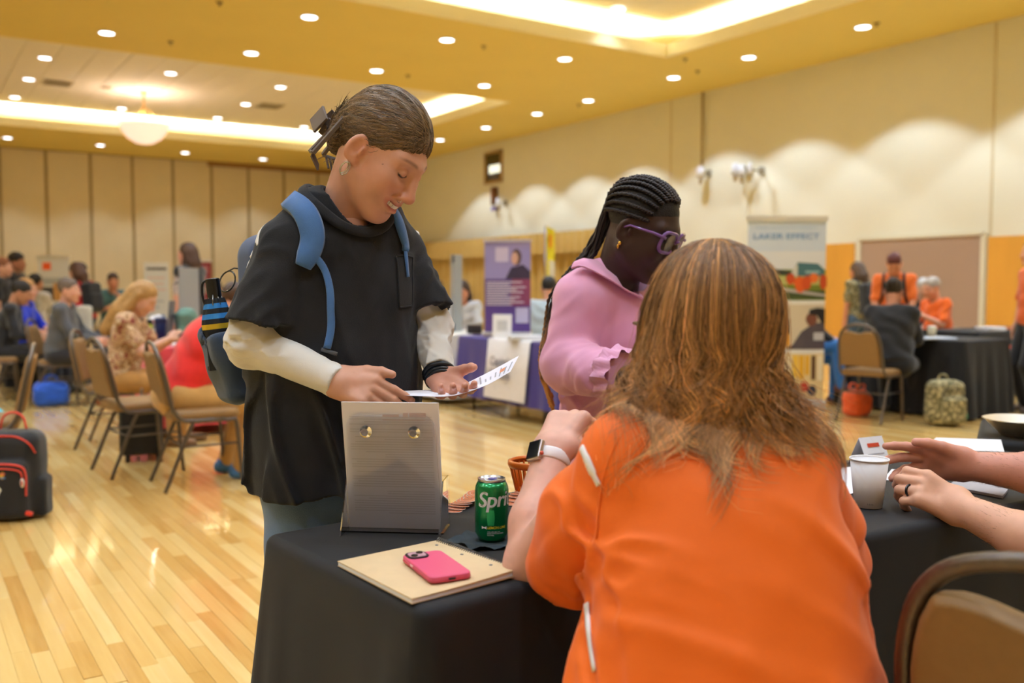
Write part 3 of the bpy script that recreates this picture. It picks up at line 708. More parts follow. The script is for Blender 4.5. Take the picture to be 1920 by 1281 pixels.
# ================================================================== standing woman in the black T-shirt
def woman_black():
    base = cw([-.42, 2.2, 0]); root = thing('person', 'smiling woman in black T-shirt over white sleeves, standing and reading a sheet of paper', 'person', base)
    ang = math.radians(39.7); rd = np.array([-.77, -.64, 0]); fd = np.array([.64, -.77, 0]); up = np.array([0, 0, 1.])
    RS, LS = cc(531, 458, 2.09), cc(752, 464, 2.30)
    tors = stack([(.755, -.416, 2.21, .205, .160, ang), (.84, -.420, 2.21, .212, .166, ang), (.95, -.421, 2.205, .212, .166, ang), (1.08, -.414, 2.20, .203, .152, ang), (1.22, -.402, 2.20, .192, .138, ang), (1.32, -.392, 2.20, .172, .116, ang), (1.385, -.390, 2.195, .135, .090, ang), (1.435, -.386, 2.19, .08, .07, ang)], pw=2.25)
    yoke = U(rcone(cc(594, 404, 2.15), RS, .056, .058), rcone(cc(713, 416, 2.26), LS, .053, .052), rcone(cc(610, 398, 2.16), cc(700, 408, 2.24), .055, .055), k=.05)
    sR = I(rcone(RS, cc(492, 612, 2.055), .060, .081), plane(cc(490, 604, 2.055), cc(482, 660, 2.05)-cc(494, 560, 2.05))); sR = S(sR, rcone(cc(490, 604, 2.055), cc(487, 650, 2.055), .056, .064))
    sL = I(rcone(LS, cc(801, 600, 2.275), .056, .071), plane(cc(805, 584, 2.275), cc(812, 600, 2.27)-cc(798, 560, 2.28))); sL = S(sL, rcone(cc(805, 594, 2.275), cc(807, 640, 2.275), .040, .046)); slv = U(sR, sL, k=0)
    body = U(tors, yoke, k=.07); shirt = U(body, slv, k=.014)
    A0, A1 = cc(548, 470, 2.05), cc(752, 500, 2.2)
    def wr(P):
        z = P[:, 2]; lat = P@rd; lowm = np.clip((1.30-z)*5, 0, 1); up_ = 1-lowm
        d = crease(P, (.25, .1, -1), 26, 5, .019, 1)*lowm+crease(P, (-.35, -.2, -1), 30, 6, .013, 5)*lowm
        d += crease(P, (.75, -.3, -.6), 28, 7, .012, 3)*np.clip((lat-.0)*6+.6, 0, 1)
        for A, am, e in ((A0, .018, (.75, -.5, -.5)), (A1, .014, (-.5, -.4, -.7))):
            q = P-A; r = np.sqrt((q*q).sum(1)); d += crease(P, e, 44, 8, am, 7)*np.exp(-(r/.13)**2)
        q = P-cc(475, 520, 2.03); d += crease(P, (.8, 0, .6), 42, 9, .012, 2)*np.exp(-((q*q).sum(1))/.012)
        d += .0010*wob(P, 40, 5)
        return d-.006
    shirt = disp(shirt, wr)
    neckc = cc(652, 392, 2.165)
    shirt = S(shirt, U(rcone(neckc-up*.02, neckc+up*.2+fd*.09, .060, .085), k=0), .008)
    shirt = I(shirt, plane((0, 0, .765), (0, 0, -1)), .01)
    shirt = S(shirt, ell((-.418, 2.21, .74), (.19, .19, .09)), .01)
    shirt.lo = arr((-.72, 1.9, .74)); shirt.hi = arr((-.1, 2.5, 1.53))
    V, F = nets(shirt, .0053)
    cobj('t_shirt', (V, F), cloth_mat('black_cotton', (28, 29, 33), .9, var=.40, vscale=9, bump=.25, bscale=420, sheen=.08), root, label='faded black T-shirt')
    # collar band
    an = np.linspace(0, 2*math.pi, 49)[:-1][:, None]
    ring = neckc+.080*np.cos(an)*rd+(.088*np.sin(an)+.004)*fd+up*(-.012-.040*np.sin(an))
    ring = project(ring, body, .003, 6)
    for _ in range(3): ring = (np.roll(ring, 1, 0)+2*ring+np.roll(ring, -1, 0))/4
    rn = nrm(up)*.75+(ring-neckc)/np.linalg.norm(ring-neckc, axis=1)[:, None]*.66; rows = []
    for k in range(49):
        i = k % 48; t = nrm(ring[(i+1) % 48]-ring[i-1]); n = nrm(rn[i]-t*np.dot(rn[i], t)); b = np.cross(t, n); b = b if np.dot(b, ring[i]-neckc) > 0 else -b
        rows.append([ring[i]+b*w_+n*h_ for w_, h_ in ((-.013, -.005), (-.012, .002), (-.006, .0040), (.006, .0035), (.011, .0015), (.012, -.004))])
    cobj('collar', MB().grid(rows).out()[:2], MATS['black_cotton'], root, recalc=True)
    # chest pocket
    pp = [hit(x, y, shirt) for x, y in ((742, 482), (773, 484), (772, 575), (748, 578))]
    if all(pp):
        g = np.array([[(1-u)*((1-v)*pp[0][0]+v*pp[3][0])+u*((1-v)*pp[1][0]+v*pp[2][0]) for u in np.linspace(0, 1, 9)] for v in np.linspace(0, 1, 12)])
        dd = shirt(g.reshape(-1, 3)).reshape(g.shape[:2]); n_ = pp[0][1]; g = g-dd[..., None]*n_*.9+n_*.0035
        edge = np.concatenate([g[0], g[1:, -1], g[-1, ::-1][1:], g[::-1, 0][1:]])
        mb = MB().grid(g); mb.tube(edge, .0022, 6); cobj('pocket', mb.out()[:2], MATS['black_cotton'], root)
    # white long sleeves of the shirt underneath
    RE, RW = cc(470, 640, 2.07), cc(632, 716, 1.985); LE, LW = cc(806, 612, 2.31), cc(822, 694, 2.19)
    ra = chain([RS, RE, RW], [.052, .050, .0345], .03); la = chain([LS, LE, LW], [.046, .047, .033], .03)
    both = U(ra, la, k=0)
    fa = nrm(RW-RE); la_d = nrm(LW-LE)
    def wr2(P):
        t = (P-RE)@fa; side = np.cross(fa, up)
        d = crease(P, np.cross(fa, (.3, -.6, .7)), 70, 16, .015, 4, .45)*np.exp(-((t-.0)/.10)**2)+crease(P, np.cross(fa, (.2, -.5, .8)), 60, 14, .006, 6)
        d += crease(P, np.cross(la_d, (.9, -.3, .3)), 75, 16, .007, 2, .45)*(P[:, 0] > -.32)
        return d-.0015
    slf = disp(both, wr2); slf = I(slf, U(plane(RW+fa*.002, fa), plane((-.35, 0, 0), (-1, 0, 0)), k=0)); slf = I(slf, U(plane(LW, la_d), plane((-.3, 0, 0), (1, 0, 0)), k=0))
    V, F = nets(slf, .004)
    cobj('sleeves', (V, F), cloth_mat('cream_knit', (226, 221, 212), .85, var=.03, vscale=20, bump=.2, bscale=700), root, label='off-white long sleeves')
    # jeans and shoes
    hip = U(ell((-.418, 2.21, .80), (.165, .145, .13), rotz(ang)), k=0)
    legs = []
    for s in (1, -1):
        h = arr((-.418, 2.21, .80))+rd*.085*s; a_ = h+rd*.02*s; legs.append(chain([h, (h[0], h[1]-.02, .45), (a_[0], a_[1]+.01, .085)], [.1, .075, .065], .03))
    jn = disp(U(hip, *legs, k=.05), lambda P: .003*np.sin(P@np.array([40, 22, 26])+1.5*wob(P, 10)))
    jn.lo = arr((-.75, 1.95, .06)); jn.hi = arr((-.12, 2.45, .95))
    cobj('jeans', nets(jn, .010), M('blue_denim', (92, 116, 150), .85, var=.3, vscale=9, bump=.4, bscale=500, sheen=.2), root, label='washed blue jeans')
    for s in (1, -1):
        a_ = arr((-.418, 2.21, 0))+rd*.105*s
        sh = U(rcone(a_+up*.05-fd*.04, a_+up*.035+fd*.14, .045, .036), rcone(a_+up*.09, a_+up*.05, .045, .045), k=.02); sh = I(sh, plane((0, 0, .002), (0, 0, -1)))
        cobj('shoe', nets(sh, .007), M('white_canvas', (210, 208, 200), .7), root)
    # head, neck, hands: one skin
    psi, pit = math.radians(24), math.radians(40); hs = 1.05
    Rh = rotz(-(math.pi/2+psi))@rotx(-pit)@roty(math.radians(-3)); hc = cc(714, 290, 2.135)
    hd = head_sdf(smile=1.0)
    nk = xform_fn(rcone((0, -.042, -.040), tuple((Rh.T@(neckc-fd*.035-up*.05-hc))/hs), .044, .060), np.eye(3), (0, 0, 0))
    hd2 = U(hd, nk, k=.022); hd2.lo = arr((-.2, -.22, -.30)); hd2.hi = arr((.2, .15, .14))
    V, F = nets(hd2, .0023)
    skin = (214, 160, 134)
    C = head_color(V, skin, (96, 66, 44), (190, 92, 84), 1.0, .30)
    rs_ = np.random.RandomState(2)
    for _ in range(16):   # moles and freckles
        c0 = np.array([rs_.uniform(.03, .075), rs_.uniform(.0, .09), rs_.uniform(-.09, .03)]); m_ = ((V-c0)**2).sum(1) < rs_.uniform(.0012, .0019)**2; C[m_, :3] *= .35
    parts = [(V@Rh.T*hs+hc, F, C)]
    nl = MB()
    # right hand: back of hand up, fingers under the sheet, thumb on top
    xh = nrm(cc(730, 748, 1.96)-RW); hf, nails = hand_fn(curl=((22, 12, 6), (30, 20, 10), (38, 26, 14), (44, 30, 18)), spread=(1, 0, -1, -3), thumb=(27, -4, 14, 12))
    R1 = hand_frame(xh, (.05, -.82, .50), 1)
    if (R1[:, 1])[2] < 0: R1 = hand_frame(xh, (.05, -.82, .50), -1)
    t1 = RW-xh*.012; h1 = U(xform_fn(hf, R1, t1), rcone(RE+(RW-RE)*.55, RW+xh*.012, .034, .0265), k=.018)
    h1 = I(h1, plane(RE+(RW-RE)*.7, RE-RW)); h1.lo = np.minimum(t1, RW)-.2; h1.hi = np.maximum(t1, RW)+.26
    V, F = nets(h1, .0026); parts.append((V, F, lin((212, 156, 128)))); nail_mesh(nl, nails, R1, t1)
    # left hand: palm up under the sheet, thumb over it
    xh = nrm(cc(866, 752, 2.04)-cc(824, 704, 2.175)); hf, nails = hand_fn(curl=((10, 24, 16), (12, 26, 18), (14, 30, 20), (16, 34, 22)), spread=(3, 0, -2, -5), thumb=(34, 24, 18, 16))
    R2 = hand_frame(xh, (.15, .45, -.88), 1)
    if np.dot(R2[:, 1], (0, -1, 0)) > 0: R2 = hand_frame(xh, (.15, .45, -.88), -1)
    t2 = LW+la_d*.02; h2 = U(xform_fn(hf, R2, t2), rcone(LE+(LW-LE)*.6, t2, .032, .026), k=.018)
    h2 = I(h2, plane(LE+(LW-LE)*.75, LE-LW)); h2.lo = np.minimum(t2, LW)-.2; h2.hi = np.maximum(t2, LW)+.26
    V, F = nets(h2, .0026); parts.append((V, F, lin((214, 152, 128)))); nail_mesh(nl, nails, R2, t2)
    V, F = nets(U(chain([RW+fa*.01, RE, RS-up*.03, neckc-up*.06], [.024, .03, .035, .05]), chain([LW+la_d*.02, LE, LS-up*.03, neckc-up*.06], [.024, .03, .035, .05]), k=.01), .010, newton=0); parts.append((V, F, lin(skin)))
    V, F, C = join(parts); cobj('body', (V, F, C), m_skin, root, usecol=True)
    cobj('fingernails', nl.out()[:2], M('nails', (232, 176, 164), .25, coat=.4), root)
    # teeth
    H = lambda p: np.asarray(p)@Rh.T*hs+hc
    tm = MB()
    for k in range(-6, 7):
        x = k*.0043; tm.box((x, .0995-.40*x*x/.02, -.0645+.0085*(x/.03)**2), (.0041, .006, .0078))
    V, F, _ = tm.out(); cobj('teeth', (H(V), F), M('teeth', (238, 228, 212), .25, coat=.5), root, smooth=False)
    mi = MB().ell((0, .082, -.066), (.026, .012, .009)); V, F, _ = mi.out(); cobj('mouth', (H(V), F), M('mouth_dark', (96, 28, 26), .5), root)
    # earrings, nose ring
    er = MB()
    for rr, dx in ((.0105, 0), (.0125, .003)):
        er.tube([(.0815, -.006+rr*math.cos(a)*.75+dx, -.055+rr*math.sin(a)*1.2) for a in np.linspace(0, 2*math.pi, 25)[:-1]], .0013, 6, closed=True)
    V, F, _ = er.out(); cobj('earrings', (H(V), F), M('silver', (205, 208, 214), .18, 1), root)
    nr = MB().tube([(.0165+.001*math.sin(a), .108+.005*math.cos(a), -.0420+.0055*math.sin(a)) for a in np.linspace(0, 2*math.pi, 17)[:-1]], .0008, 6, closed=True)
    V, F, _ = nr.out(); cobj('nose_ring', (H(V), F), MATS['silver'], root)
    # hair: cap plus strands drawn back into the clip
    bun = arr((0.0, -.112, -.010))
    cap = U(ell((0, -.018, .050), (.081, .104, .090)), ell((0, -.098, -.012), (.042, .034, .058)), k=.04)
    cap = S(cap, ell((0, .115, -.030), (.090, .075, .100)), .012)
    cap = S(cap, U(ell((.085, .03, -.06), (.05, .055, .075)), ell((-.085, .03, -.06), (.05, .055, .075)), k=0), .012)
    cap = I(cap, plane((0, -.03, -.055), (0, .55, -1)), .012)
    def hw(P):
        q = P-bun; an = np.arctan2(q[:, 0], q[:, 2]+.03); return .0010*np.sin(an*40+2.0*wob(P, 16))
    cap = disp(cap, hw); cap.lo = arr((-.12, -.16, -.1)); cap.hi = arr((.12, .11, .16))
    V, F = nets(cap, .0026); hcol = np.array(lin((114, 91, 64)))
    jit = 1+.22*np.sin(np.arctan2(V[:, 0], V[:, 2]+.0-.03)*70+3*wob(V, 25, 6))[:, None]
    C = np.c_[hcol*jit, np.ones(len(V))]
    hp = [(V, F, C)]
    rs_ = np.random.RandomState(4); paths, cols = [], []
    N0 = 3800; k = 11; tt = np.linspace(0, 1, k)[None, :, None]
    ww = np.clip((V[:, 1]+.13)/.2, .15, 1)**1.5; st = V[rs_.choice(len(V), N0, p=ww/ww.sum())][:, None, :]+rs_.normal(size=(N0, 1, 3))*.001
    mid = (st+bun)/2+(st-arr((0, -.02, .03)))*.55
    p = (1-tt)**2*st+2*tt*(1-tt)*mid+tt**2*(bun+rs_.normal(size=(N0, 1, 3))*arr((.012, .004, .026)))
    p = p.reshape(-1, 3); p = project(p, cap, .0012, 3); p = p+wob(p, 40, 3)[:, None]*.0008; p = p.reshape(N0, k, 3)
    ok = (np.abs(cap(p[:, 0])) < .006) & (p[:, :, 2].min(1) > -.085) & (np.abs(cap(p[:, 5])) < .006)
    paths = p[ok]; ns_ = len(paths)
    cols = hcol*rs_.choice([.55, .8, 1.0, 1.3, 1.75, 2.2], (ns_, 1))*np.stack([np.ones(ns_), rs_.uniform(.93, 1.05, ns_), rs_.uniform(.85, 1.05, ns_)], 1)
    hp.append(hair_mesh(paths, np.full(len(paths), .00050), arr(cols)))
    # gathered twist and loose ends in the clip
    pt, cl = [], []
    for _ in range(240):
        a = rs_.uniform(0, 6.28); r0 = rs_.uniform(0, .02); s0 = arr((r0*math.cos(a), -.10, -.05+rs_.uniform(0, .03)))
        e0 = arr((rs_.normal()*.010, -.135+rs_.normal()*.006, .022+rs_.normal()*.014)); mid = arr((r0*2*math.cos(a), -.150+rs_.normal()*.008, -.012)); tt = np.linspace(0, 1, 9)[:, None]
        pt.append((1-tt)**2*s0+2*tt*(1-tt)*mid+tt**2*e0); cl.append(hcol*rs_.choice([.3, .45, .7, 1.0]))
    for _ in range(14):  # fine hairs at the nape
        s0 = arr((rs_.normal()*.035, -.075, -.07)); pt.append(s0+np.linspace(0, 1, 9)[:, None]*arr((rs_.normal()*.006, -.010+rs_.normal()*.006, -.022))); cl.append(hcol*1.3)
    hp.append(hair_mesh(pt, np.full(len(pt), .0006), arr(cl)))
    V, F, C = join(hp); cobj('hair', (H(V), F, C), m_hairc, root, usecol=True, label='brown hair gathered back')
    # claw clip: two open rectangular combs and the pinch tabs
    clip = MB()
    for s in (1, -1):
        q = [(s*.012, -.118, .030), (s*.056, -.090, .016), (s*.064, -.098, -.082), (s*.024, -.132, -.096)]
        for i in range(4): clip.tube([q[i], q[(i+1) % 4]], .0068, 4, flat=.6)
        clip.box((s*.024, -.160, -.030), (.006, .044, .046), rotz(-s*.45)@rotx(-.25)).box((s*.014, -.140, -.034), (.008, .016, .040))
        for k in range(5): clip.tube([(s*(.026+.008*k), -.126+.006*k, -.092), (s*(.020+.007*k), -.098+.006*k, -.108)], .0030, 5)
    clip.tube([(-.022, -.138, -.034), (.022, -.138, -.034)], .0055, 8)
    V, F, _ = clip.out(); cobj('claw_clip', (H(V), F), M('clip_plastic', (98, 86, 82), .45), root, smooth=False, label='dark grey open rectangle claw clip', bevel=.001)
    # wrist bands
    bd = MB(); ux = nrm(np.cross(la_d, up)); uy = np.cross(la_d, ux)
    for k, (o_, r_, t_) in enumerate(((.012, .0335, .0075), (.026, .0325, .0055), (.034, .0325, .004))):
        bd.tube([LW+la_d*o_+r_*(math.cos(a)*ux+math.sin(a)*uy*.92) for a in np.linspace(0, 2*math.pi, 29)[:-1]], t_, 6, closed=True)
    cobj('wristbands', bd.out()[:2], M('black_rubber', (22, 23, 26), .4), root)
    return root, shirt, (rd, fd)
W1, W1_SHIRT, (W1_R, W1_F) = woman_black()
# ================================================================== woman in the pink shirt with braids and purple glasses
def woman_pink():
    fd = np.array([.866, -.5, 0]); rd = np.array([-.5, -.866, 0]); up = np.array([0, 0, 1.]); ang = math.radians(60); ctr = np.array([.335, 2.76, 0])
    root = thing('person', 'woman with long dark braids, purple glasses and a pink shirt, looking down behind the table', 'person', cw(ctr))
    RS = cc(1092, 562, 2.60); LS = RS-rd*.36; RE, RW = cc(1066, 684, 2.57), cc(1168, 706, 2.36); LE = LS+np.array([.12, -.05, -.25]); LW = cc(1235, 690, 2.42)
    c = ctr
    tors = stack([(.70, c[0], c[1], .20, .19, ang), (.85, c[0], c[1], .20, .195, ang), (1.0, c[0]+.005, c[1]-.01, .195, .19, ang), (1.12, c[0], c[1]-.02, .19, .17, ang), (1.22, c[0]-.01, c[1]-.03, .17, .125, ang), (1.30, c[0]-.01, c[1]-.04, .09, .08, ang)])
    nb = cc(1152, 515, 2.66)
    yoke = U(rcone(cc(1128, 520, 2.64), RS, .055, .075), rcone(cc(1180, 530, 2.75), LS, .055, .07), k=.05)
    arm = U(chain([RS, RE], [.082, .078]), chain([RE, RW], [.076, .056]), chain([LS, LE, LW], [.075, .065, .05]), k=.03)
    d = U(U(tors, yoke, k=.06), arm, k=.03)
    fa = nrm(RW-RE); ua = nrm(RE-RS)
    def wr(P):
        t = (P-RE)@fa; q = P-RE; r = np.sqrt((q*q).sum(1)); q2 = P-(RS+RE)/2; r2 = np.sqrt((q2*q2).sum(1))
        o = crease(P, (.85, -.2, .45), 40, 8, .022, 2)*np.exp(-(r/.16)**2)+crease(P, (.7, -.2, .6), 34, 8, .017, 6)*np.exp(-(r2/.14)**2)
        o += crease(P, (.5, -.2, -.8), 26, 6, .010, 4)*np.clip(1-r/.2, 0, 1)*0+crease(P, (.6, -.2, -.8), 24, 5, .016, 9)*np.clip((r2-.08)*8, 0, 1)
        o += .006*np.sin(np.arctan2((P-RW)@up, (P-RW)@rd)*9)*np.exp(-((t-.205)/.02)**2)
        return o-.006
    d = disp(d, wr)
    d = I(d, U(plane(RW+fa*.01, fa), plane(RE+rd*-.25, rd), k=0))
    d = S(d, rcone(nb-up*.03+fd*.02, nb+up*.13+fd*.10, .060, .10), .01)
    d = I(d, plane((0, 0, .72), (0, 0, -1)))
    V, F = nets(d, .0070)
    mp = cloth_mat('pink_cotton', (232, 164, 196), .8, var=.04, vscale=14, bump=.12, bscale=500)
    cobj('shirt', (V, F), mp, root, label='pink button shirt')
    # open collar laid over the shoulder
    def along(pl, n): return [hit(*p, d) for p in spline([(*p, 0) for p in pl], n)[:, :2]]
    o_, i_ = along([(1076, 516), (1094, 512), (1130, 530), (1165, 548), (1200, 566)], 12), along([(1096, 494), (1112, 484), (1134, 504), (1160, 528), (1188, 548)], 12)
    i_ = [b_ if b_ is not None else (a_[0]+up*.036+arr((.012, .02, 0)), a_[1]) for a_, b_ in zip(o_, i_)]
    if all(q is not None for q in o_+i_):
        g = np.array([[b_[0]*(1-u)+a_[0]*u+(b_[1]*(1-u)+a_[1]*u)*(.006+.018*math.sin(u*math.pi*.6)) for u in np.linspace(0, 1, 6)] for a_, b_ in zip(o_, i_)])
        g2 = g-np.array([b_[1] for b_ in i_])[:, None]*.004
        mb = MB().grid(g).grid(g2[:, ::-1]); mb.tube(g[:, -1], .003, 6); cobj('collar', mb.out()[:2], mp, root)
    # cuff ruffle
    ux = nrm(np.cross(fa, up)); uy = np.cross(fa, ux); rows = []
    for k, (o1, rr) in enumerate(((-.055, .058), (-.035, .074), (-.015, .066), (.02, .068))):
        rows.append([RW+fa*o1+(rr+.007*math.sin(a*11+k))*(math.cos(a)*ux+math.sin(a)*uy) for a in np.linspace(0, 2*math.pi, 61)])
    cobj('cuff', MB().grid(rows).out()[:2], mp, root)
    # trousers, shoes
    legs = [chain([ctr+rd*.09*s+up*.78, ctr+rd*.1*s+up*.45, ctr+rd*.1*s+up*.09], [.115, .085, .07], .03) for s in (1, -1)]
    cobj('trousers', nets(U(ell(ctr+up*.80, (.17, .17, .13)), *legs, k=.05), .012), cloth_mat('dark_trousers', (46, 44, 50)), root)
    for s in (1, -1):
        a_ = ctr+rd*.1*s; sh = I(U(rcone(a_+up*.045-fd*.04, a_+up*.035+fd*.14, .045, .036), rcone(a_+up*.10, a_+up*.05, .045, .045), k=.02), plane((0, 0, .002), (0, 0, -1)))
        cobj('shoe', nets(sh, .01), M('black_shoe', (30, 30, 32), .5), root)
    # head
    psi, pit = math.radians(33), math.radians(25); hs = 1.02; Rh = rotz(-(math.pi/2+psi))@rotx(-pit); hc = cc(1204, 432, 2.59); H = lambda p: np.asarray(p)@Rh.T*hs+hc
    hd = head_sdf(0, full=1.0); nk = rcone((0, -.036, -.045), tuple((Rh.T@(nb-up*.05-hc))/hs), .052, .066)
    hd2 = U(hd, nk, k=.03); hd2.lo = arr((-.2, -.22, -.30)); hd2.hi = arr((.2, .15, .14))
    V, F = nets(hd2, .003); sk = (62, 40, 34); C = head_color(V, sk, (24, 18, 16), (84, 46, 46), 0, .10)
    parts = [(H(V), F, C)]
    xh = fa; hf, nails = hand_fn(curl=((30, 40, 25),)*4, thumb=(30, 20, 20, 15)); R1 = hand_frame(xh, (-.2, -.6, .7), 1); t1 = RW+fa*.0
    h1 = U(xform_fn(hf, R1, t1), rcone(RW-fa*.06, RW+fa*.015, .03, .027), k=.015); V, F = nets(h1, .004); parts.append((V, F, lin(sk)))
    fl = nrm(LW-LE); R2 = hand_frame(fl, (.2, .5, .7), -1); h2 = U(xform_fn(hf, R2, LW), rcone(LW-fl*.06, LW+fl*.015, .03, .027), k=.015); V, F = nets(h2, .005); parts.append((V, F, lin(sk)))
    V, F, C = join(parts); cobj('body', (V, F, C), skin_mat('skin'), root, usecol=True)
    # hair: scalp cap, braids
    cap = ell((0, -.018, .047), (.078, .101, .088)); cap = S(cap, ell((0, .125, -.025), (.098, .078, .108)), .012)
    cap = S(cap, U(ell((.085, .03, -.06), (.05, .06, .075)), ell((-.085, .03, -.06), (.05, .06, .075)), k=0), .01); cap = I(cap, plane((0, -.04, -.06), (0, .5, -1)), .01)
    V, F = nets(cap, .004); hp = [(H(V), F, lin((30, 24, 22)))]
    dk, gold = np.array(lin((40, 30, 27))), np.array(lin((196, 130, 54)))
    rs_ = np.random.RandomState(8); mb = MB(); nbr = 16
    for b_ in range(nbr):
        u = b_/(nbr-1); th = -1.5+3.0*u              # across the head, + is the near side
        tt = np.linspace(0, 1, 10)
        loc = np.stack([np.sin(th)*(.075-.02*tt), .106-.065*abs(math.sin(th))-.21*tt, .03+np.cos(th)*.11+.02*np.sin(tt*3)-.06*tt], 1)
        on = H(project(loc, cap, .004, 4))
        j = rs_.normal(size=2)*arr((6, 5)); k2 = u*1.0
        dp = 2.70-.06*u
        hang = [cc(1118-6*k2+j[0]*.5, 466+j[1]-8*u, dp), cc(1082+j[0]*.8-8*u, 514+j[1], dp), cc(1046+j[0]-6*u, 566+j[1], dp+.02), cc(1026+j[0]*.4-2*u, 620, dp+.02), cc(1016+j[0]*.35, 668, dp), cc(1020+j[0]*.4, 712, dp), cc(1036+j[0]*.6, 752+j[1]*2, dp-.01)]
        if b_ % 4 == 1: hang = hang[:-1]+[cc(1052+j[0], 700, 2.78), cc(1056+j[0]*.5, 745, 2.79)]
        P = spline(np.concatenate([on, hang]), 96); Ln = np.concatenate([[0], np.cumsum(np.linalg.norm(np.diff(P, axis=0), axis=1))])
        T = np.gradient(P, axis=0); T /= np.linalg.norm(T, axis=1)[:, None]; ux = np.cross(T, up); ux /= np.linalg.norm(ux, axis=1)[:, None]+1e-9; uy = np.cross(T, ux)
        rad = .0042*np.clip(1.15-.5*Ln/Ln[-1], .4, 1)
        for s in range(3):
            a = Ln*2*math.pi/.022+s*2.094; off_ = ux*(rad*np.cos(a))[:, None]+uy*(rad*.8*np.sin(2*a))[:, None]
            n0 = mb.n; mb.tube(P+off_, rad*.92, 5)
            g = np.clip((Ln/Ln[-1]-.66)*4, 0, 1)[:, None]; cl = (dk*(1-g)+gold*g)*rs_.uniform(.8, 1.2); mb.c[-1] = np.c_[np.repeat(cl, 5, 0), np.ones(len(P)*5)]
    V, F, C = mb.out()
    me_parts = cobj('hair', hp[0][:2], M('black_hair', (26, 21, 20), .6, bump=.6, bscale=300), root, usecol=None, label='cornrowed scalp hair')
    cobj('braids', (V, F, C), M('braid_hair', attr='col', rough=.55), root, usecol=True, label='long dark braids with golden ends')
    # glasses and earring
    gl = MB()
    for s in (1, -1):
        c0 = arr((s*.034, .108-.004, .004)); o2 = rrect(.060, .054, .017, 5)
        gl.tube([H(c0+arr((x, -.006*(abs(x+s*.034)/.06)**2*2, z))) for x, z in o2], .0056, 6, closed=True)
        gl.tube([H((s*.062, .100, .016)), H((s*.078, .07, .018)), H((s*.082, .0, .010)), H((s*.079, -.03, -.012))], [.0048, .004, .0032, .0028], 6)
    gl.tube([H((-.010, .108, .010)), H((0, .112, .013)), H((.010, .108, .010))], .0035, 6)
    cobj('glasses', gl.out()[:2], M('purple_acetate', (136, 92, 170), .12, coat=.8, trans=.25), root, label='thick translucent purple glasses')
    ln = MB()
    for s in (1, -1): ln.add([H((s*.034+x, .104, .004+z)) for x, z in rrect(.052, .046, .016, 5)], [tuple(range(24))])
    cobj('lenses', ln.out()[:2], M('lens_glass', (235, 235, 245), .03, alpha=.22, coat=1), root, smooth=False)
    er = MB().ell(H((.0815, -.008, -.044)), (.005, .005, .006)).ell(H((.082, -.009, -.054)), (.0035, .0035, .006)); cobj('earring', er.out()[:2], M('gold', (225, 180, 90), .2, 1), root)
    return root
W3 = woman_pink()

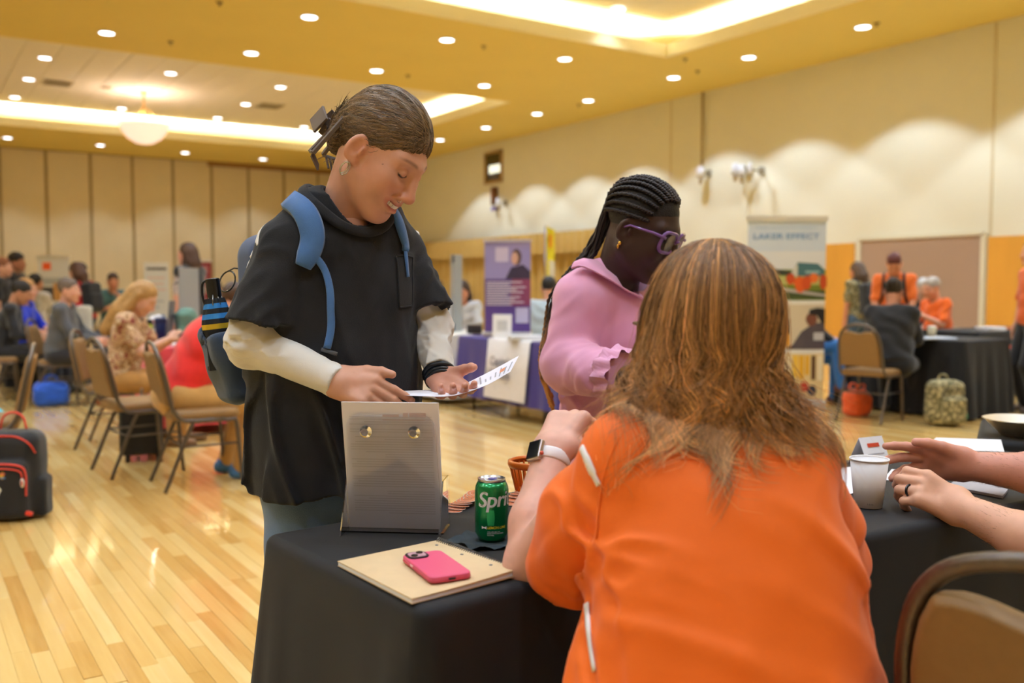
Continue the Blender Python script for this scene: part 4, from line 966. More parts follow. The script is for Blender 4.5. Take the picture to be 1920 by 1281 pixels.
# ================================================================== seated woman in the orange polo, back to the camera
def woman_orange():
    up = np.array([0, 0, 1.]); ctr = np.array([.30, 1.36, 0])
    root = thing('person', 'seated woman with long wavy auburn hair and orange polo shirt, back to the camera', 'person', cw(ctr))
    cx = lambda px, d: (px-960)/FPX*d
    LS, RS = cc(1172, 846, 1.42), cc(1482, 862, 1.46)         # her left shoulder shows on the left
    LE, LW = cc(990, 1060, 1.60), cc(1036, 842, 1.73); RE, RW = cc(1548, 1030, 1.66), cc(1330, 800, 1.78)
    tors = stack([(.40, cx(1385, 1.33), 1.35, .235, .17, -.05), (.60, cx(1385, 1.33), 1.35, .228, .17, -.05), (.72, cx(1378, 1.34), 1.36, .215, .16, -.05), (.84, cx(1365, 1.36), 1.385, .196, .145, -.05), (.93, cx(1352, 1.38), 1.41, .186, .125, -.06), (1.00, cx(1345, 1.4), 1.43, .165, .10, -.06), (1.05, cx(1340, 1.42), 1.45, .10, .08, 0), (1.08, cx(1340, 1.42), 1.46, .07, .06, 0)], pw=2.3)
    yoke = U(rcone(cc(1272, 785, 1.45), LS, .058, .064), rcone(cc(1400, 790, 1.46), RS, .060, .068), k=.05)
    sl = U(chain([LS, cc(1098, 968, 1.48), cc(1054, 1055, 1.55)], [.064, .072, .071], .05), chain([RS, cc(1512, 950, 1.52), cc(1560, 1065, 1.58)], [.068, .068, .066], .05), k=0)
    body = U(tors, yoke, k=.07); d = U(body, sl, k=.026)
    AL, AR = cc(1140, 1020, 1.42), cc(1520, 980, 1.44)
    def wr(P):
        x, z = P[:, 0], P[:, 2]; right = np.clip((x-.26)*5, 0, 1); low = np.clip((1.0-z)*5, 0, 1)
        o = crease(P, (.85, 0, -.5), 22, 4.5, .026, 3, .42)*right*low+crease(P, (.9, .1, -.25), 24, 5, .019, 8)*(1-right)*low
        o += crease(P, (.25, 0, -1), 20, 4, .016, 11)*np.clip((.86-z)*6, 0, 1)
        qa = P-AL; ra_ = np.sqrt((qa*qa).sum(1)); o += crease(P, (.8, .1, -.55), 36, 7, .019, 6)*np.exp(-(ra_/.12)**2)
        qb = P-AR; rb_ = np.sqrt((qb*qb).sum(1)); o += crease(P, (.75, .1, .6), 36, 7, .018, 9)*np.exp(-(rb_/.12)**2)
        qc = P-cc(1060, 1010, 1.5); o += crease(P, (.5, -.2, .8), 34, 8, .016, 1)*np.exp(-((qc*qc).sum(1))/.012)
        return o+.0008*wob(P, 30)-.009
    d = disp(d, wr)
    ed = nrm(cc(1045, 1085, 1.59)-cc(1085, 960, 1.50))
    d = I(d, U(plane(cc(1040, 1108, 1.60), ed), plane((.12, 0, 0), (-1, 0, 0)), k=0), .004)
    d = S(d, rcone(cc(1044, 1085, 1.585), cc(1005, 1170, 1.66), .056, .066), .005)
    d = I(d, U(plane(cc(1560, 1098, 1.60), (0, .3, -1)), plane((.46, 0, 0), (1, 0, 0)), k=0), .004)
    d = S(d, rcone(cc(1345, 760, 1.47), cc(1345, 640, 1.50), .058, .075), .008)
    d = I(d, plane((0, 0, .44), (0, 0, -1)))
    d.lo = arr((-.08, 1.12, .42)); d.hi = arr((.66, 1.76, 1.16))
    V, F = nets(d, .0060)
    mo = cloth_mat('orange_polyester', (248, 112, 12), .66, var=.03, vscale=10, bump=.10, bscale=900, sheen=.15)
    cobj('polo_shirt', (V, F), mo, root, label='bright orange polo shirt with white piping')
    mw = M('white_piping', (240, 238, 236), .7)
    def strip(pl, w, n=14, th=.003, mat=mw, name='piping'):
        h = [hit(*p, d) for p in spline([(*p, 0) for p in pl], n)[:, :2]]; h = [q for q in h if q]
        if len(h) < 4: return
        P = arr([q[0] for q in h]); N_ = arr([q[1] for q in h]); w = w if np.isscalar(w) else np.interp(np.linspace(0, 1, len(P)), np.linspace(0, 1, len(w)), w)
        for _ in range(2): P[1:-1] = (P[:-2]+2*P[1:-1]+P[2:])/4; N_[1:-1] = (N_[:-2]+2*N_[1:-1]+N_[2:])/4
        cobj(name, ribbon(MB(), P+N_*.0006, N_, w, th).out()[:2], mat, root, recalc=True)
    strip([(1092, 840), (1102, 862), (1111, 884), (1124, 910)], [.012]*4+[.0145]*6+[.009]*4); strip([(1101, 1132), (1104, 1170), (1108, 1210), (1116, 1258)], .011)
    strip([(1190, 776), (1152, 836), (1130, 900), (1122, 960), (1118, 1010)], .0035, 16, .0012, mo, 'seam'); strip([(1258, 858), (1340, 864), (1430, 862), (1500, 866)], .003, 14, .001, mo, 'seam')
    # collar
    rg = []
    for k in range(36):
        a = 2*math.pi*k/36; rg.append(cc(1345, 752, 1.475)+arr((.066*math.cos(a), .066*math.sin(a), .012*math.sin(a))))
    rg = arr(rg); mb = MB(); o_ = []
    for f_, z_ in ((1.0, .018), (1.10, .024), (1.22, .004), (1.34, -.028)): o_.append([rg.mean(0)+(p-rg.mean(0))*arr((f_, f_, 1))+up*z_ for p in list(rg)+[rg[0]]])
    cobj('collar', MB().grid(o_).out()[:2], mo, root)
    # trousers
    hips = ctr+arr((.02, 0, .46)); legs = []
    for s in (-1, 1): kx = ctr[0]+(-.17 if s < 0 else .26); legs.append(chain([hips+arr((s*.1, .0, .0)), arr((kx, 1.42 if s < 0 else 1.60, .44)), arr((kx, 1.36 if s < 0 else 1.56, .09))], [.12, .085, .07], .03))
    cobj('trousers', nets(U(ell(hips, (.22, .17, .12)), *legs, k=.05), .014), cloth_mat('black_trousers', (30, 30, 34)), root)
    for s in (-1, 1):
        a_ = arr((ctr[0]+(-.17 if s < 0 else .26), 1.33 if s < 0 else 1.53, 0)); cobj('shoe', nets(I(U(rcone(a_+up*.045-arr((0, .05, 0)), a_+up*.035+arr((0, .13, 0)), .045, .036), rcone(a_+up*.1, a_+up*.05, .045, .045), k=.02), plane((0, 0, .002), (0, 0, -1))), .012), M('black_shoe', (30, 30, 32), .5), root)
    # skin: head, neck, forearms, hands
    hs = 1.03; Rh = rotz(math.radians(28))@rotx(math.radians(4)); hc = cc(1322, 632, 1.475); H = lambda p: np.asarray(p)@Rh.T*hs+hc
    hd = U(head_sdf(0), rcone((0, -.03, -.05), tuple((Rh.T@(cc(1340, 790, 1.46)-hc))/hs), .05, .06), k=.03); hd.lo = arr((-.2, -.2, -.25)); hd.hi = arr((.2, .15, .14))
    V, F = nets(hd, .005); sk = (226, 178, 158); parts = [(H(V), F, head_color(V, sk, (150, 100, 60), None, 0, .2))]
    fa = nrm(LW-LE)
    fore = U(rcone(LE, LE+(LW-LE)*.35, .040, .047), rcone(LE+(LW-LE)*.35, LW, .047, .031), rcone(LE+(LS-LE)*.4, LE, .046, .040), k=.02)
    xh = nrm(cc(1075, 768, 1.80)-LW); hf, nails = hand_fn(curl=((62, 80, 40), (66, 84, 40), (68, 86, 42), (70, 88, 42)), spread=(2, 0, -2, -5), thumb=(40, 40, 25, 25), fat=1.12)
    R1 = hand_frame(xh, (-.45, -.75, .35), 1); R1 = R1 if R1[0, 1] > 0 else hand_frame(xh, (-.45, -.75, .35), -1)
    h1 = U(fore, xform_fn(hf, R1, LW-xh*.01, 1.06), k=.022); V, F = nets(h1, .0028)
    C = np.tile(np.array([*lin((224, 172, 152)), 1]), (len(V), 1)); C[:, :3] *= (1-.10*np.clip(wob(V, 120, 2), 0, 1))[:, None]; parts.append((V, F, C))
    nl = MB(); nail_mesh(nl, nails, R1, LW-xh*.01, 1.06)
    fr = nrm(RW-RE); fore2 = U(rcone(RE, RE+(RW-RE)*.35, .040, .046), rcone(RE+(RW-RE)*.35, RW, .046, .031), k=.02)
    xh2 = nrm(cc(1170, 768, 1.815)-RW); hf2, nails2 = hand_fn(curl=((4, 8, 6), (30, 50, 30), (50, 70, 35), (55, 75, 35)), thumb=(35, 30, 20, 20), fat=1.1); R2 = hand_frame(xh2, (.1, -.8, .5), -1)
    R2 = R2 if R2[2, 1] > 0 else hand_frame(xh2, (.1, -.8, .5), 1)
    h2 = U(fore2, xform_fn(hf2, R2, RW-xh2*.01, 1.04), k=.022); V, F = nets(h2, .0036); parts.append((V, F, lin((228, 178, 158)))); nail_mesh(nl, nails2, R2, RW-xh2*.01, 1.04)
    V, F, C = join(parts); cobj('body', (V, F, C), m_skin, root, usecol=True)
    cobj('fingernails', nl.out()[:2], MATS['nails'], root)
    # watch
    wc = LE+(LW-LE)*.90; ux = nrm(np.cross(fa, (0, -1, 0))); uy = nrm(np.cross(fa, ux)); wt = thing('wristwatch', 'square black smartwatch with white strap on the raised wrist', 'watch', cw(wc-up*.03))
    ring = [wc+.0350*(math.cos(a)*ux+math.sin(a)*uy) for a in np.linspace(0, 2*math.pi, 33)[:-1]]
    cobj('strap', MB().tube(ring, .0115, 8, closed=True, flat=.22, up=ring[0]-wc).out()[:2], M('white_rubber', (234, 230, 232), .5), wt)
    n_ = nrm(-.70*arr((1, 0, 0))+arr((0, -.60, .2))); n_ = nrm(n_-fa*n_.dot(fa)); b_ = np.cross(fa, n_); Rw = np.stack([b_, fa, n_], 1); pc = wc+n_*.0385
    cobj('case', MB().box(pc, (.034, .040, .011), Rw).out()[:2], M('watch_alu', (196, 188, 186), .3, .9), wt, smooth=False, bevel=.004, seg=3)
    cobj('screen', MB().box(pc+n_*.0058, (.030, .036, .002), Rw).out()[:2], M('watch_glass', (14, 15, 20), .06, coat=1), wt, smooth=False, bevel=.0009)
    cobj('crown', MB().lathe([(.0035, 0), (.0035, .003)], 12, pc+b_*.017-fa*.008, np.stack([fa, n_, b_], 1)).out()[:2], M('watch_red', (220, 90, 60), .4), wt)
    # glasses temple at the left ear
    gm = MB().tube([H((-.062, .10, .012)), H((-.083, .02, .012)), H((-.082, -.03, .0))], .003, 6).tube([H((.062, .10, .012)), H((.083, .02, .012)), H((.082, -.03, .0))], .003, 6).tube([H((-.062, .10, .012)), H((0, .12, .012)), H((.062, .10, .012))], .0025, 6)
    cobj('glasses', gm.out()[:2], M('brown_frames', (90, 66, 46), .3), root)
    # hair
    rs_ = np.random.RandomState(21); hh = cc(1322, 632, 1.475); hue = np.array(lin((170, 124, 78)))
    vol = U(ell(H((0, -.016, .046)), (.088, .112, .098), Rh), ell(hh+arr((-.004, -.045, -.055)), (.100, .062, .105)), ell(hh+arr((.006, -.05, -.110)), (.098, .045, .05)), k=.05)
    vol = S(vol, ell(hh+Rh@arr((0, .115, -.05)), (.085, .075, .12), Rh), .02)
    V, F = nets(disp(vol, lambda P: .0015*np.sin(P[:, 0]*260+4*wob(P, 14))), .005)
    C = np.c_[hue*.52*(1+.3*np.sin(V[:, 0]*300+2*wob(V, 15)))[:, None], np.ones(len(V))]; hp = [(V, F, C)]
    N0, K = 6600, 26; t = np.linspace(0, 1, K)[None, :]; ncl = 170
    cid = rs_.randint(0, ncl, N0); ca = np.linspace(-2.5, 2.5, ncl)+rs_.normal(size=ncl)*.05; lay = (rs_.rand(ncl)[cid]*.7+rs_.rand(N0)*.3); G1 = lambda v: v[cid][:, None]
    a = G1(ca)+rs_.normal(size=(N0, 1))*.085*(1-.72*t**1.3)
    ph, fq, am_ = G1(rs_.uniform(0, 6.28, ncl)), G1(rs_.uniform(.8, 1.25, ncl)), G1(rs_.uniform(.6, 1.25, ncl))
    sa, ca_ = np.sin(ca), np.cos(ca)
    zc_ = -.095-.045*rs_.rand(ncl)-.075*np.clip(sa-.35, 0, 1)-.02*np.clip(-sa-.4, 0, 1)-np.where(rs_.rand(ncl) > .64, rs_.uniform(.04, .14, ncl), 0)*np.clip(1.15-np.abs(sa+.1), .15, 1)
    zend = G1(zc_)*(1+rs_.normal(size=(N0, 1))*.10)
    dx, dy = np.sin(a), -np.cos(a)                         # a=0 points to the camera
    part = hh+arr((.012, -.01, .135)); u = np.clip(rs_.uniform(-.05, .22, (N0, 1)), 0, 1); tt = u+(1-u)*t
    ang2 = np.clip(tt/.36, 0, 1)*math.pi/2; fallt = np.clip((tt-.36)/.64, 0, 1)
    rad = (.090+.014*lay)[:, None]*np.sin(ang2)**.85+fallt*(-.006+.020*np.abs(dx)**2)+fallt**2*(.085*np.clip(dx-.25, 0, 1)+.055*np.clip(-dx-.35, 0, 1))
    Z = hh[2]+.130*np.cos(ang2)+fallt*zend
    wave = np.clip((tt-.18)/.82, 0, 1)**1.1*am_*(1+1.0*np.clip(dx-.25, 0, 1)); nz = rs_.normal(size=(N0, 1))*.5
    wt = .017*wave*np.sin(2*math.pi*fq*tt*3.3+ph+nz); wr_ = .010*wave*np.cos(2*math.pi*fq*tt*3.3+ph*1.3+nz)
    tip = 1-.55*fallt; so = rs_.normal(size=(N0, 1, 3))*.0035
    X = part[0]-.012*np.clip(tt*3, 0, 1)+dx*(rad+wr_)-dy*wt; Y = part[1]+dy*(rad*1.02+wr_)+dx*wt
    P = np.stack([X, Y, Z+.004*wave*np.sin(ph+tt*9)], -1)+so*tip[:, :, None]; a = a[:, -1]
    low = P.reshape(-1, 3); lv = np.repeat(.0008+.004*lay*rs_.rand(N0)+.007*rs_.rand(ncl)[cid], K); dv = vol(low); m_ = (dv < lv); tmp = low[m_]
    for _ in range(4):
        d_ = vol(tmp); g = np.stack([vol(tmp+np.eye(3)[i]*.003)-d_ for i in range(3)], 1)/.003; tmp = tmp-g*((d_-lv[m_])/(np.sum(g*g, 1)+.05))[:, None]
    low[m_] = tmp; dd = d(low); m_ = dd < .006; low[m_] = project(low[m_], d, .007, 4); P = low.reshape(N0, K, 3)
    fx = nrm(Rh@arr((0, 1., 0))); keep = ~((np.sin(a)*fx[0]-np.cos(a)*fx[1]) > .62); P = P[keep]
    n_k = len(P); cols = hue*(rs_.choice([.5, .7, .95, 1.2, 1.5], ncl)[cid][keep][:, None])*rs_.choice([.45, .7, .95, 1.2, 1.6, 2.2], (n_k, 1), p=[.14, .2, .26, .2, .14, .06])*np.stack([np.ones(n_k), rs_.uniform(.9, 1.05, n_k), rs_.uniform(.75, 1.05, n_k)], 1)
    cols = cols[:, None, :]*(.8+.75*np.linspace(0, 1, K)**2)[None, :, None]*(1+np.linspace(0, 1, K)[None, :, None]*arr((0, .04, .12)))
    hp.append(hair_mesh(P, np.full(n_k, .00062), cols))
    fl = P[rs_.choice(n_k, 420)].copy(); fl += np.linspace(0, 1, K)[None, :, None]**1.5*rs_.normal(size=(420, 1, 3))*arr((.030, .025, .018))+.006*np.sin(np.linspace(0, 14, K)[None, :, None]+rs_.uniform(0, 6, (420, 1, 3)))*np.linspace(0, 1, K)[None, :, None]; hp.append(hair_mesh(fl, np.full(420, .00032), np.tile(hue*1.5, (420, 1))))
    V, F, C = join(hp); cobj('hair', (V, F, C), m_hairc, root, usecol=True, label='long wavy auburn hair')
    return root, d
W2, W2_SHIRT = woman_orange()
# ================================================================== tables and cloths
m_bcloth = cloth_mat('black_tablecloth', (14, 16, 21), .75, var=.10, vscale=10, bump=.2, bscale=900, sheen=.06)
def cloth_mesh(L, W, H, drop, folds_n=26, amp=.018, flare=.03, rad=.02, seed=0, ztop=0.0, pleat=.03):
    """draped cloth over an L x W table of height H (local, centred); each side hangs with soft vertical folds, corners flare into pleats"""
    rs_ = np.random.RandomState(seed); per = []; hl, hw = L/2, W/2; rc = .03
    cor = [(hl, -hw), (hl, hw), (-hl, hw), (-hl, -hw)]
    for e in range(4):
        a, b = arr(cor[e]), arr(cor[(e+1) % 4]); u = nrm(b-a); l = np.linalg.norm(b-a)-2*rc; m = max(8, int(l/.03)); nn = np.array([u[1], -u[0]])
        for k in range(m+1): per.append((a+u*(rc+l*k/m), nn, k/m, l))
        c = arr(cor[(e+2) % 4])-b; n2 = nrm(np.array([c[1], -c[0]])); cen = b-nn*rc-n2*rc
        for k in range(1, 6): th = k/6*math.pi/2; q = nn*math.cos(th)+n2*math.sin(th); per.append((cen+q*rc, q, 1.0, 0))
    P0 = arr([p for p, *_ in per]); s = np.concatenate([[0], np.cumsum(np.linalg.norm(np.diff(P0, axis=0), axis=1))]); ph = rs_.uniform(0, 6.28, 9); rows = []; K = 16
    for th in np.linspace(0, math.pi/2, 5): rows.append([(p[0]+nn[0]*rad*(math.sin(th)-1), p[1]+nn[1]*rad*(math.sin(th)-1), H-rad*(1-math.cos(th))) for p, nn, _, _ in per])
    for k in range(1, K):
        t = k/(K-1); row = []
        for i, (p, nn, u, l) in enumerate(per):
            cornr = math.exp(-(min(u, 1-u)*max(l, .01)/.10)**2)
            wv = amp*t*(math.sin(s[i]*2*math.pi*folds_n/s[-1]+ph[0]+1.2*math.sin(s[i]*3+ph[1]))*.7+.5*math.sin(s[i]*2*math.pi*folds_n*.37/s[-1]+ph[2]))
            o = flare*t+wv+pleat*cornr*min(t*1.6, 1)*(1+.5*math.sin(s[i]*60)); row.append((p[0]+nn[0]*o, p[1]+nn[1]*o, H-rad-(drop-rad)*t))
        rows.append(row)
    rows = [r+[r[0]] for r in rows]; V = arr(rows); mb = MB(); mb.grid(V)
    c0 = V[0][:-1]; mb.add(c0, [tuple(range(len(c0)))])
    return mb
def fold_table(name, label, loc, rz, L, W, H, group=None):
    t = thing(name, label, 'table', loc, rz, group)
    obj('tabletop', MB().b2((-L/2, -W/2, H-.03), (L/2, W/2, H)), M('table_laminate', (150, 140, 125), .5), t, bevel=.006)
    for s in (-1, 1):
        for q in (-1, 1): obj('leg', MB().tube([(s*(L/2-.14), q*(W/2-.08), H-.03), (s*(L/2-.14), q*(W/2-.08), 0)], .013, 8), M('table_steel', (70, 70, 74), .4, .8), t, smooth=True)
    return t
TZ = .745
# the front table: near corner and far-left corner are read off the photograph at table height
def place_table(corner, ang, L, W, tlabel, clabel, seed, amp=.012, flare=.035, pleat=.03):
    """corner: near left corner in the camera-aligned frame; ang: bearing of the long side from the view axis"""
    e1 = arr((math.sin(ang), math.cos(ang), 0)); e2 = arr((-math.cos(ang), math.sin(ang), 0)); c = cw(arr((*corner, 0))+e1*L/2+e2*W/2); v = cw(e1); rz = math.atan2(v[1], v[0])
    fold_table('folding_table', tlabel, (c[0], c[1], 0), rz, L-.06, W-.06, TZ-.006)
    o = obj('tablecloth', cloth_mesh(L-.02, W-.02, TZ-.001, TZ-.02, max(8, int(24*L/1.8)), amp, flare, .02, seed, pleat=pleat), m_bcloth, smooth=True); o.location = (c[0], c[1], 0); o.rotation_euler = (0, 0, rz)
    tag(o, clabel, 'tablecloth', 'black tablecloths')
def cg(px, py):
    r = ray(px, py); q = r*((TZ-HCAM)/r[2]); return (q[0], q[1])
place_table(cg(785, 1152), math.radians(51), .89, .60, 'front folding table covered by the black cloth, seen at the near corner', 'black tablecloth on the front table under the drink can and notebook', 4)
T2c = arr(cg(1602, 1010))+arr((0, .0)); place_table(tuple(T2c+arr((.02, .012))), math.radians(59.7), 1.22, .61, 'folding table beyond the right end of the front table', 'black tablecloth under the white paper cup and the two hands', 9, .010, .006, .0)
e1_ = arr((math.sin(math.radians(118)), math.cos(math.radians(118)))); e2_ = arr((-e1_[1], e1_[0])); t3 = arr((1.50, 3.03))
place_table(tuple(t3), math.radians(118), 1.2, .6, 'folding table behind the hands holding the foil bowl', 'black tablecloth at the right edge under the foil bowl', 14, .012, .012, .01)

def onT(px, py, dz=0.0): return G(px, py, TZ+dz)
def yaw_of(v): return math.atan2(v[1], v[0])
# ------------------------------------------------------------------ literature holder with sheets
hA, hB = onT(643, 998), onT(832, 1003); hx = nrm(hB-hA); hx[2] = 0; hn = np.array([hx[1], -hx[0], 0])   # hn toward the camera
if np.dot(hn, cw([0, -1, 0])) < 0: hn = -hn
hw_ = float(np.linalg.norm(hB-hA)); hm = (hA+hB)/2
hold = thing('literature_holder', 'clear acrylic literature holder full of white sheets seen from behind', 'brochure holder', (*hm[:2], TZ))
m_acr = M('clear_acrylic', (246, 248, 255), .03, trans=1.0, ior=1.38, spec=.5)
Rh_ = np.stack([hx, -hn, np.array([0, 0, 1.])], 1); tilt = .10
def hl_(x, y, z): return Rh_@arr((x, y-0*z, z))+arr((*hm[:2], TZ))
# local: x along, y away from camera, z up; the back plate leans toward us
def hplate(pts, th): 
    V = [hl_(x, y, z) for x, y, z in pts]+[hl_(x, y+th, z) for x, y, z in pts]; n = len(pts)
    return MB().add(V, [tuple(range(n)), tuple(range(2*n-1, n-1, -1))]+[(i, (i+1) % n, n+(i+1) % n, n+i) for i in range(n)])
hh_ = .265; w2 = hw_/2
def lean(x, z, dy=0): return (x, .005+.045*(1-z/hh_)*0+.02-.055*z/hh_+dy, z+.003)
bp = [lean(x, z) for x, z in [(-w2+.006, 0), (w2-.006, 0)]+[(px_, pz_) for px_, pz_ in rrect(hw_-.03, .24, .028, 6, 0, .128) if pz_ > .15][:0]]
ol = [(-w2+.006, .0), (w2-.006, .0), (w2-.014, .215)]+[(w2-.014-.026*(1-math.cos(a)), .215+.026*math.sin(a)) for a in np.linspace(.2, math.pi/2, 5)]+[(-w2+.014+.026*(1-math.cos(a)), .215+.026*math.sin(a)) for a in np.linspace(math.pi/2, .2, 5)]+[(-w2+.014, .215)]
obj('back_plate', hplate([lean(x, z) for x, z in ol], .0025), m_acr, hold, world=True)
for s in (-1, 1):
    obj('side_foot', MB().add([hl_(s*(w2-.004)+e, y, z) for e in (-.0012, .0012) for (y, z) in ((-.035, 0), (.075, 0), (.075, .105), (.015, .105))], [(0, 1, 2, 3), (7, 6, 5, 4), (0, 4, 5, 1), (1, 5, 6, 2), (2, 6, 7, 3), (3, 7, 4, 0)]), m_acr, hold, world=True)
obj('front_plate', hplate([(-w2, .075, 0), (w2, .075, 0), (w2, .07, .105), (-w2, .07, .105)], .0025), m_acr, hold, world=True)
obj('base_plate', MB().add([hl_(x, y, z) for z in (0.0005, .003) for x, y in ((-w2, -.0), (w2, -.0), (w2, .075), (-w2, .075))], [(0, 3, 2, 1), (4, 5, 6, 7), (0, 1, 5, 4), (1, 2, 6, 5), (2, 3, 7, 6), (3, 0, 4, 7)]), m_acr, hold, world=True)
for s in (-1, 1):
    p = hl_(*lean(s*w2*.47, .206, -.004)); obj('suction_cup', MB().lathe([(.0125, 0), (.0115, .003), (.006, .006), (.0075, .011), (.004, .013)], 20, p, np.stack([hx, np.array([0, 0, 1.]), hn], 1)), m_acr, hold, smooth=True, world=True)
sh_w = hw_-.012
sheets = thing('paper_sheets', 'stack of white printed sheets standing in the clear holder', 'papers', (*hm[:2], TZ+.004))
m_paper = M('paper_white', (232, 228, 232), .8, var=.01)
stk = hplate([lean(x, z, .006) for x, z in ((-sh_w/2, 0), (sh_w/2, 0), (sh_w/2, hh_), (-sh_w/2, hh_))], .007)
obj('sheets', stk, m_paper, sheets, world=True)
m_ink = M('faint_ink', (214, 209, 212), .8); ink = MB(); rs_ = np.random.RandomState(3); z = .235
while z > .03:
    if rs_.rand() > .22:
        x1 = sh_w/2-.014; x0 = -sh_w/2+.014+rs_.choice([0, 0, .01, .03, .07])
        ink.add([hl_(*lean(x, zz, .0056)) for x, zz in ((x0, z), (x1, z), (x1, z+.0018), (x0, z+.0018))], [(0, 1, 2, 3)])
    z -= .0052
obj('print', ink, m_ink, sheets, world=True)
hd_ = MB()
for x0, x1, z0, z1 in ((-.015, .018, .236, .241), (.026, .036, .236, .244), (.039, .072, .236, .244), (-.015, .07, .229, .2305)): hd_.add([hl_(*lean(x, zz, .0055)) for x, zz in ((x0, z0), (x1, z0), (x1, z1), (x0, z1))], [(0, 1, 2, 3)])
obj('heading', hd_, M('heading_ink', (212, 188, 184), .8), sheets, world=True)

# ------------------------------------------------------------------ drink can on a napkin
cp = onT(922, 1013); fwd = cw([0, -1, 0]); can = thing('drink_can', 'green lemon-lime soda can standing on a black napkin', 'drink can', (cp[0], cp[1], TZ+.002))
cprof = [(.024, .001), (.0255, .0), (.0270, .006), (.0331, .016), (.0331, .098), (.0318, .106), (.0275, .1155), (.0268, .1185), (.0275, .1215), (.0262, .1215), (.0255, .1180), (.005, .1180)]
obj('body', MB().lathe(cprof[:7], 40, caps=True), M('green_can', (0, 132, 70), .26, .55, coat=.5), can, smooth=True)
obj('lid', MB().lathe(cprof[6:], 40), M('can_aluminium', (205, 208, 214), .25, 1), can, smooth=True)
tabm = MB().prism([(.008*math.cos(a)*(1 if math.cos(a) < 0 else 1.5), .006*math.sin(a)) for a in np.linspace(0, 6.28, 21)[:-1]], .1195, .1207); obj('pull_tab', tabm, M('tab_blue', (60, 70, 190), .3, .8), can)
ca = math.atan2(fwd[1], fwd[0])
def wrap(V, a0, z0, R=.0333): return np.stack([R*np.cos(a0+V[:, 0]/R), R*np.sin(a0+V[:, 0]/R), z0+V[:, 1]], 1)
def rot2(V, a): return np.stack([V[:, 0]*math.cos(a)-V[:, 1]*math.sin(a), V[:, 0]*math.sin(a)+V[:, 1]*math.cos(a), V[:, 2]], 1)
m_cw = M('can_white', (226, 224, 230), .35, coat=.4)
V, F = text_mesh('Sprite', .042, .0, .2, 'LEFT', .95, 6); V = rot2(V, .03); n_v = len(V); V = np.concatenate([V+arr((dx, dy, 0)) for dx, dy in ((0, 0), (.0009, 0), (.0018, .0), (.0009, .0008))]); F = [tuple(i+k*n_v for i in f) for k in range(4) for f in F]; obj('lettering', (wrap(V-arr((.028, 0, 0)), ca-.05, .070), F), m_cw, can)
V, F = text_mesh('LEMON-LIME', .0066, .0002, .2, 'LEFT'); obj('flavour_text', (wrap(V-arr((.008, 0, 0)), ca, .0285), F), M('can_yellow', (214, 196, 40), .4), can)
V, F = text_mesh('12 FL OZ (355 mL)\nSODA WITH NATURAL\nFLAVORS', .0032, 0, 0, 'LEFT'); obj('small_text', (wrap(V-arr((.008, 0, 0)), ca, .0215), F), m_cw, can)
V, F, _ = MB().add([(x, y, 0) for x, y in ((-.005, 0), (-.005, .006), (-.002, .0042), (.002, .0042), (.005, .006), (.005, 0), (.002, .0018), (-.002, .0018))], [(0, 1, 2, 7), (7, 2, 3, 6), (6, 3, 4, 5)]).out(); obj('mark', (wrap(V-arr((.0145, 0, 0)), ca, .0275), [f[::-1] for f in F]), m_cw, can)
V, F, _ = MB().grid([[(x*(1+.25*math.sin(t*math.pi)), -.030+.030*t, 0) for t in np.linspace(0, 1, 9)] for x in (-.006, -.002, .002, .006)]).out(); obj('droplet_stripe', (wrap(V+arr((-.001, 0, 0)), ca, .065, .0332), F), M('can_light_green', (40, 176, 104), .3, .4), can)
# napkin
npk = [[0, 0]]
g = []
for u in np.linspace(-1, 1, 17):
    row = []
    for v in np.linspace(-1, 1, 17):
        r = max(abs(u), abs(v)); z = .0012+(.010*max(0, r-.45)*abs(math.sin(5*u+2*v))+.006*max(0, math.sin(7*v-3*u))*max(0, r-.5)); row.append((cp[0]+.062*u*(1+.15*math.sin(4*v)), cp[1]+.058*v*(1+.18*math.sin(3*u+1)), TZ+z))
    g.append(row)
V = arr(g); fr_ = cw([0, -1, 0]); off_n = cw([-.012, -.012, 0])
o = obj('napkin', MB().grid(V+off_n).grid((V+off_n-arr((0, 0, .0006)))[:, ::-1]), M('black_napkin', (48, 58, 64), .85), None, smooth=True, world=True); tag(o, 'crumpled black paper napkin under the green soda can', 'napkin')

# ------------------------------------------------------------------ spiral notebook and phone
n0, n1, n2, n3 = onT(633, 1062), onT(772, 1134), onT(972, 1084), onT(820, 1022)
nb_ = thing('notebook', 'tan covered spiral notebook lying under the pink phone', 'notebook', (*((n0+n2)/2)[:2], TZ))
gx = lambda u, v, z: ((1-u)*((1-v)*n0+v*n1)+u*((1-v)*n3+v*n2))*arr((1, 1, 0))+arr((0, 0, TZ+z))
def slab(z0, z1, bend=0.0, n=9, inset=0.0):
    U_ = np.linspace(inset, 1-inset, n); top = [[gx(u, v, z1+bend*u*u*(v > .0)*v) for v in np.linspace(inset, 1-inset, n)] for u in U_]; bot = [[gx(u, v, z0+bend*u*u*v*.8) for v in np.linspace(inset, 1-inset, n)] for u in U_]
    mb = MB().grid(np.array(top)[:, ::-1]).grid(np.array(bot)); t_, b_ = np.array(top), np.array(bot)
    for e in (lambda q: q[0], lambda q: q[-1][::-1], lambda q: q[:, -1], lambda q: q[:, 0][::-1]): mb.grid([e(b_), e(t_)])
    return mb
obj('pages', slab(.0015, .008, .006, inset=.004), M('page_edges', (226, 226, 232), .8), nb_, world=True)
obj('cover', slab(.0082, .0094, .007), M('kraft_cover', (216, 188, 146), .75, var=.04, vscale=30), nb_, world=True, smooth=False)
obj('back_cover', slab(.0005, .0014, .004), M('kraft_cover', (216, 188, 146), .75), nb_, world=True)
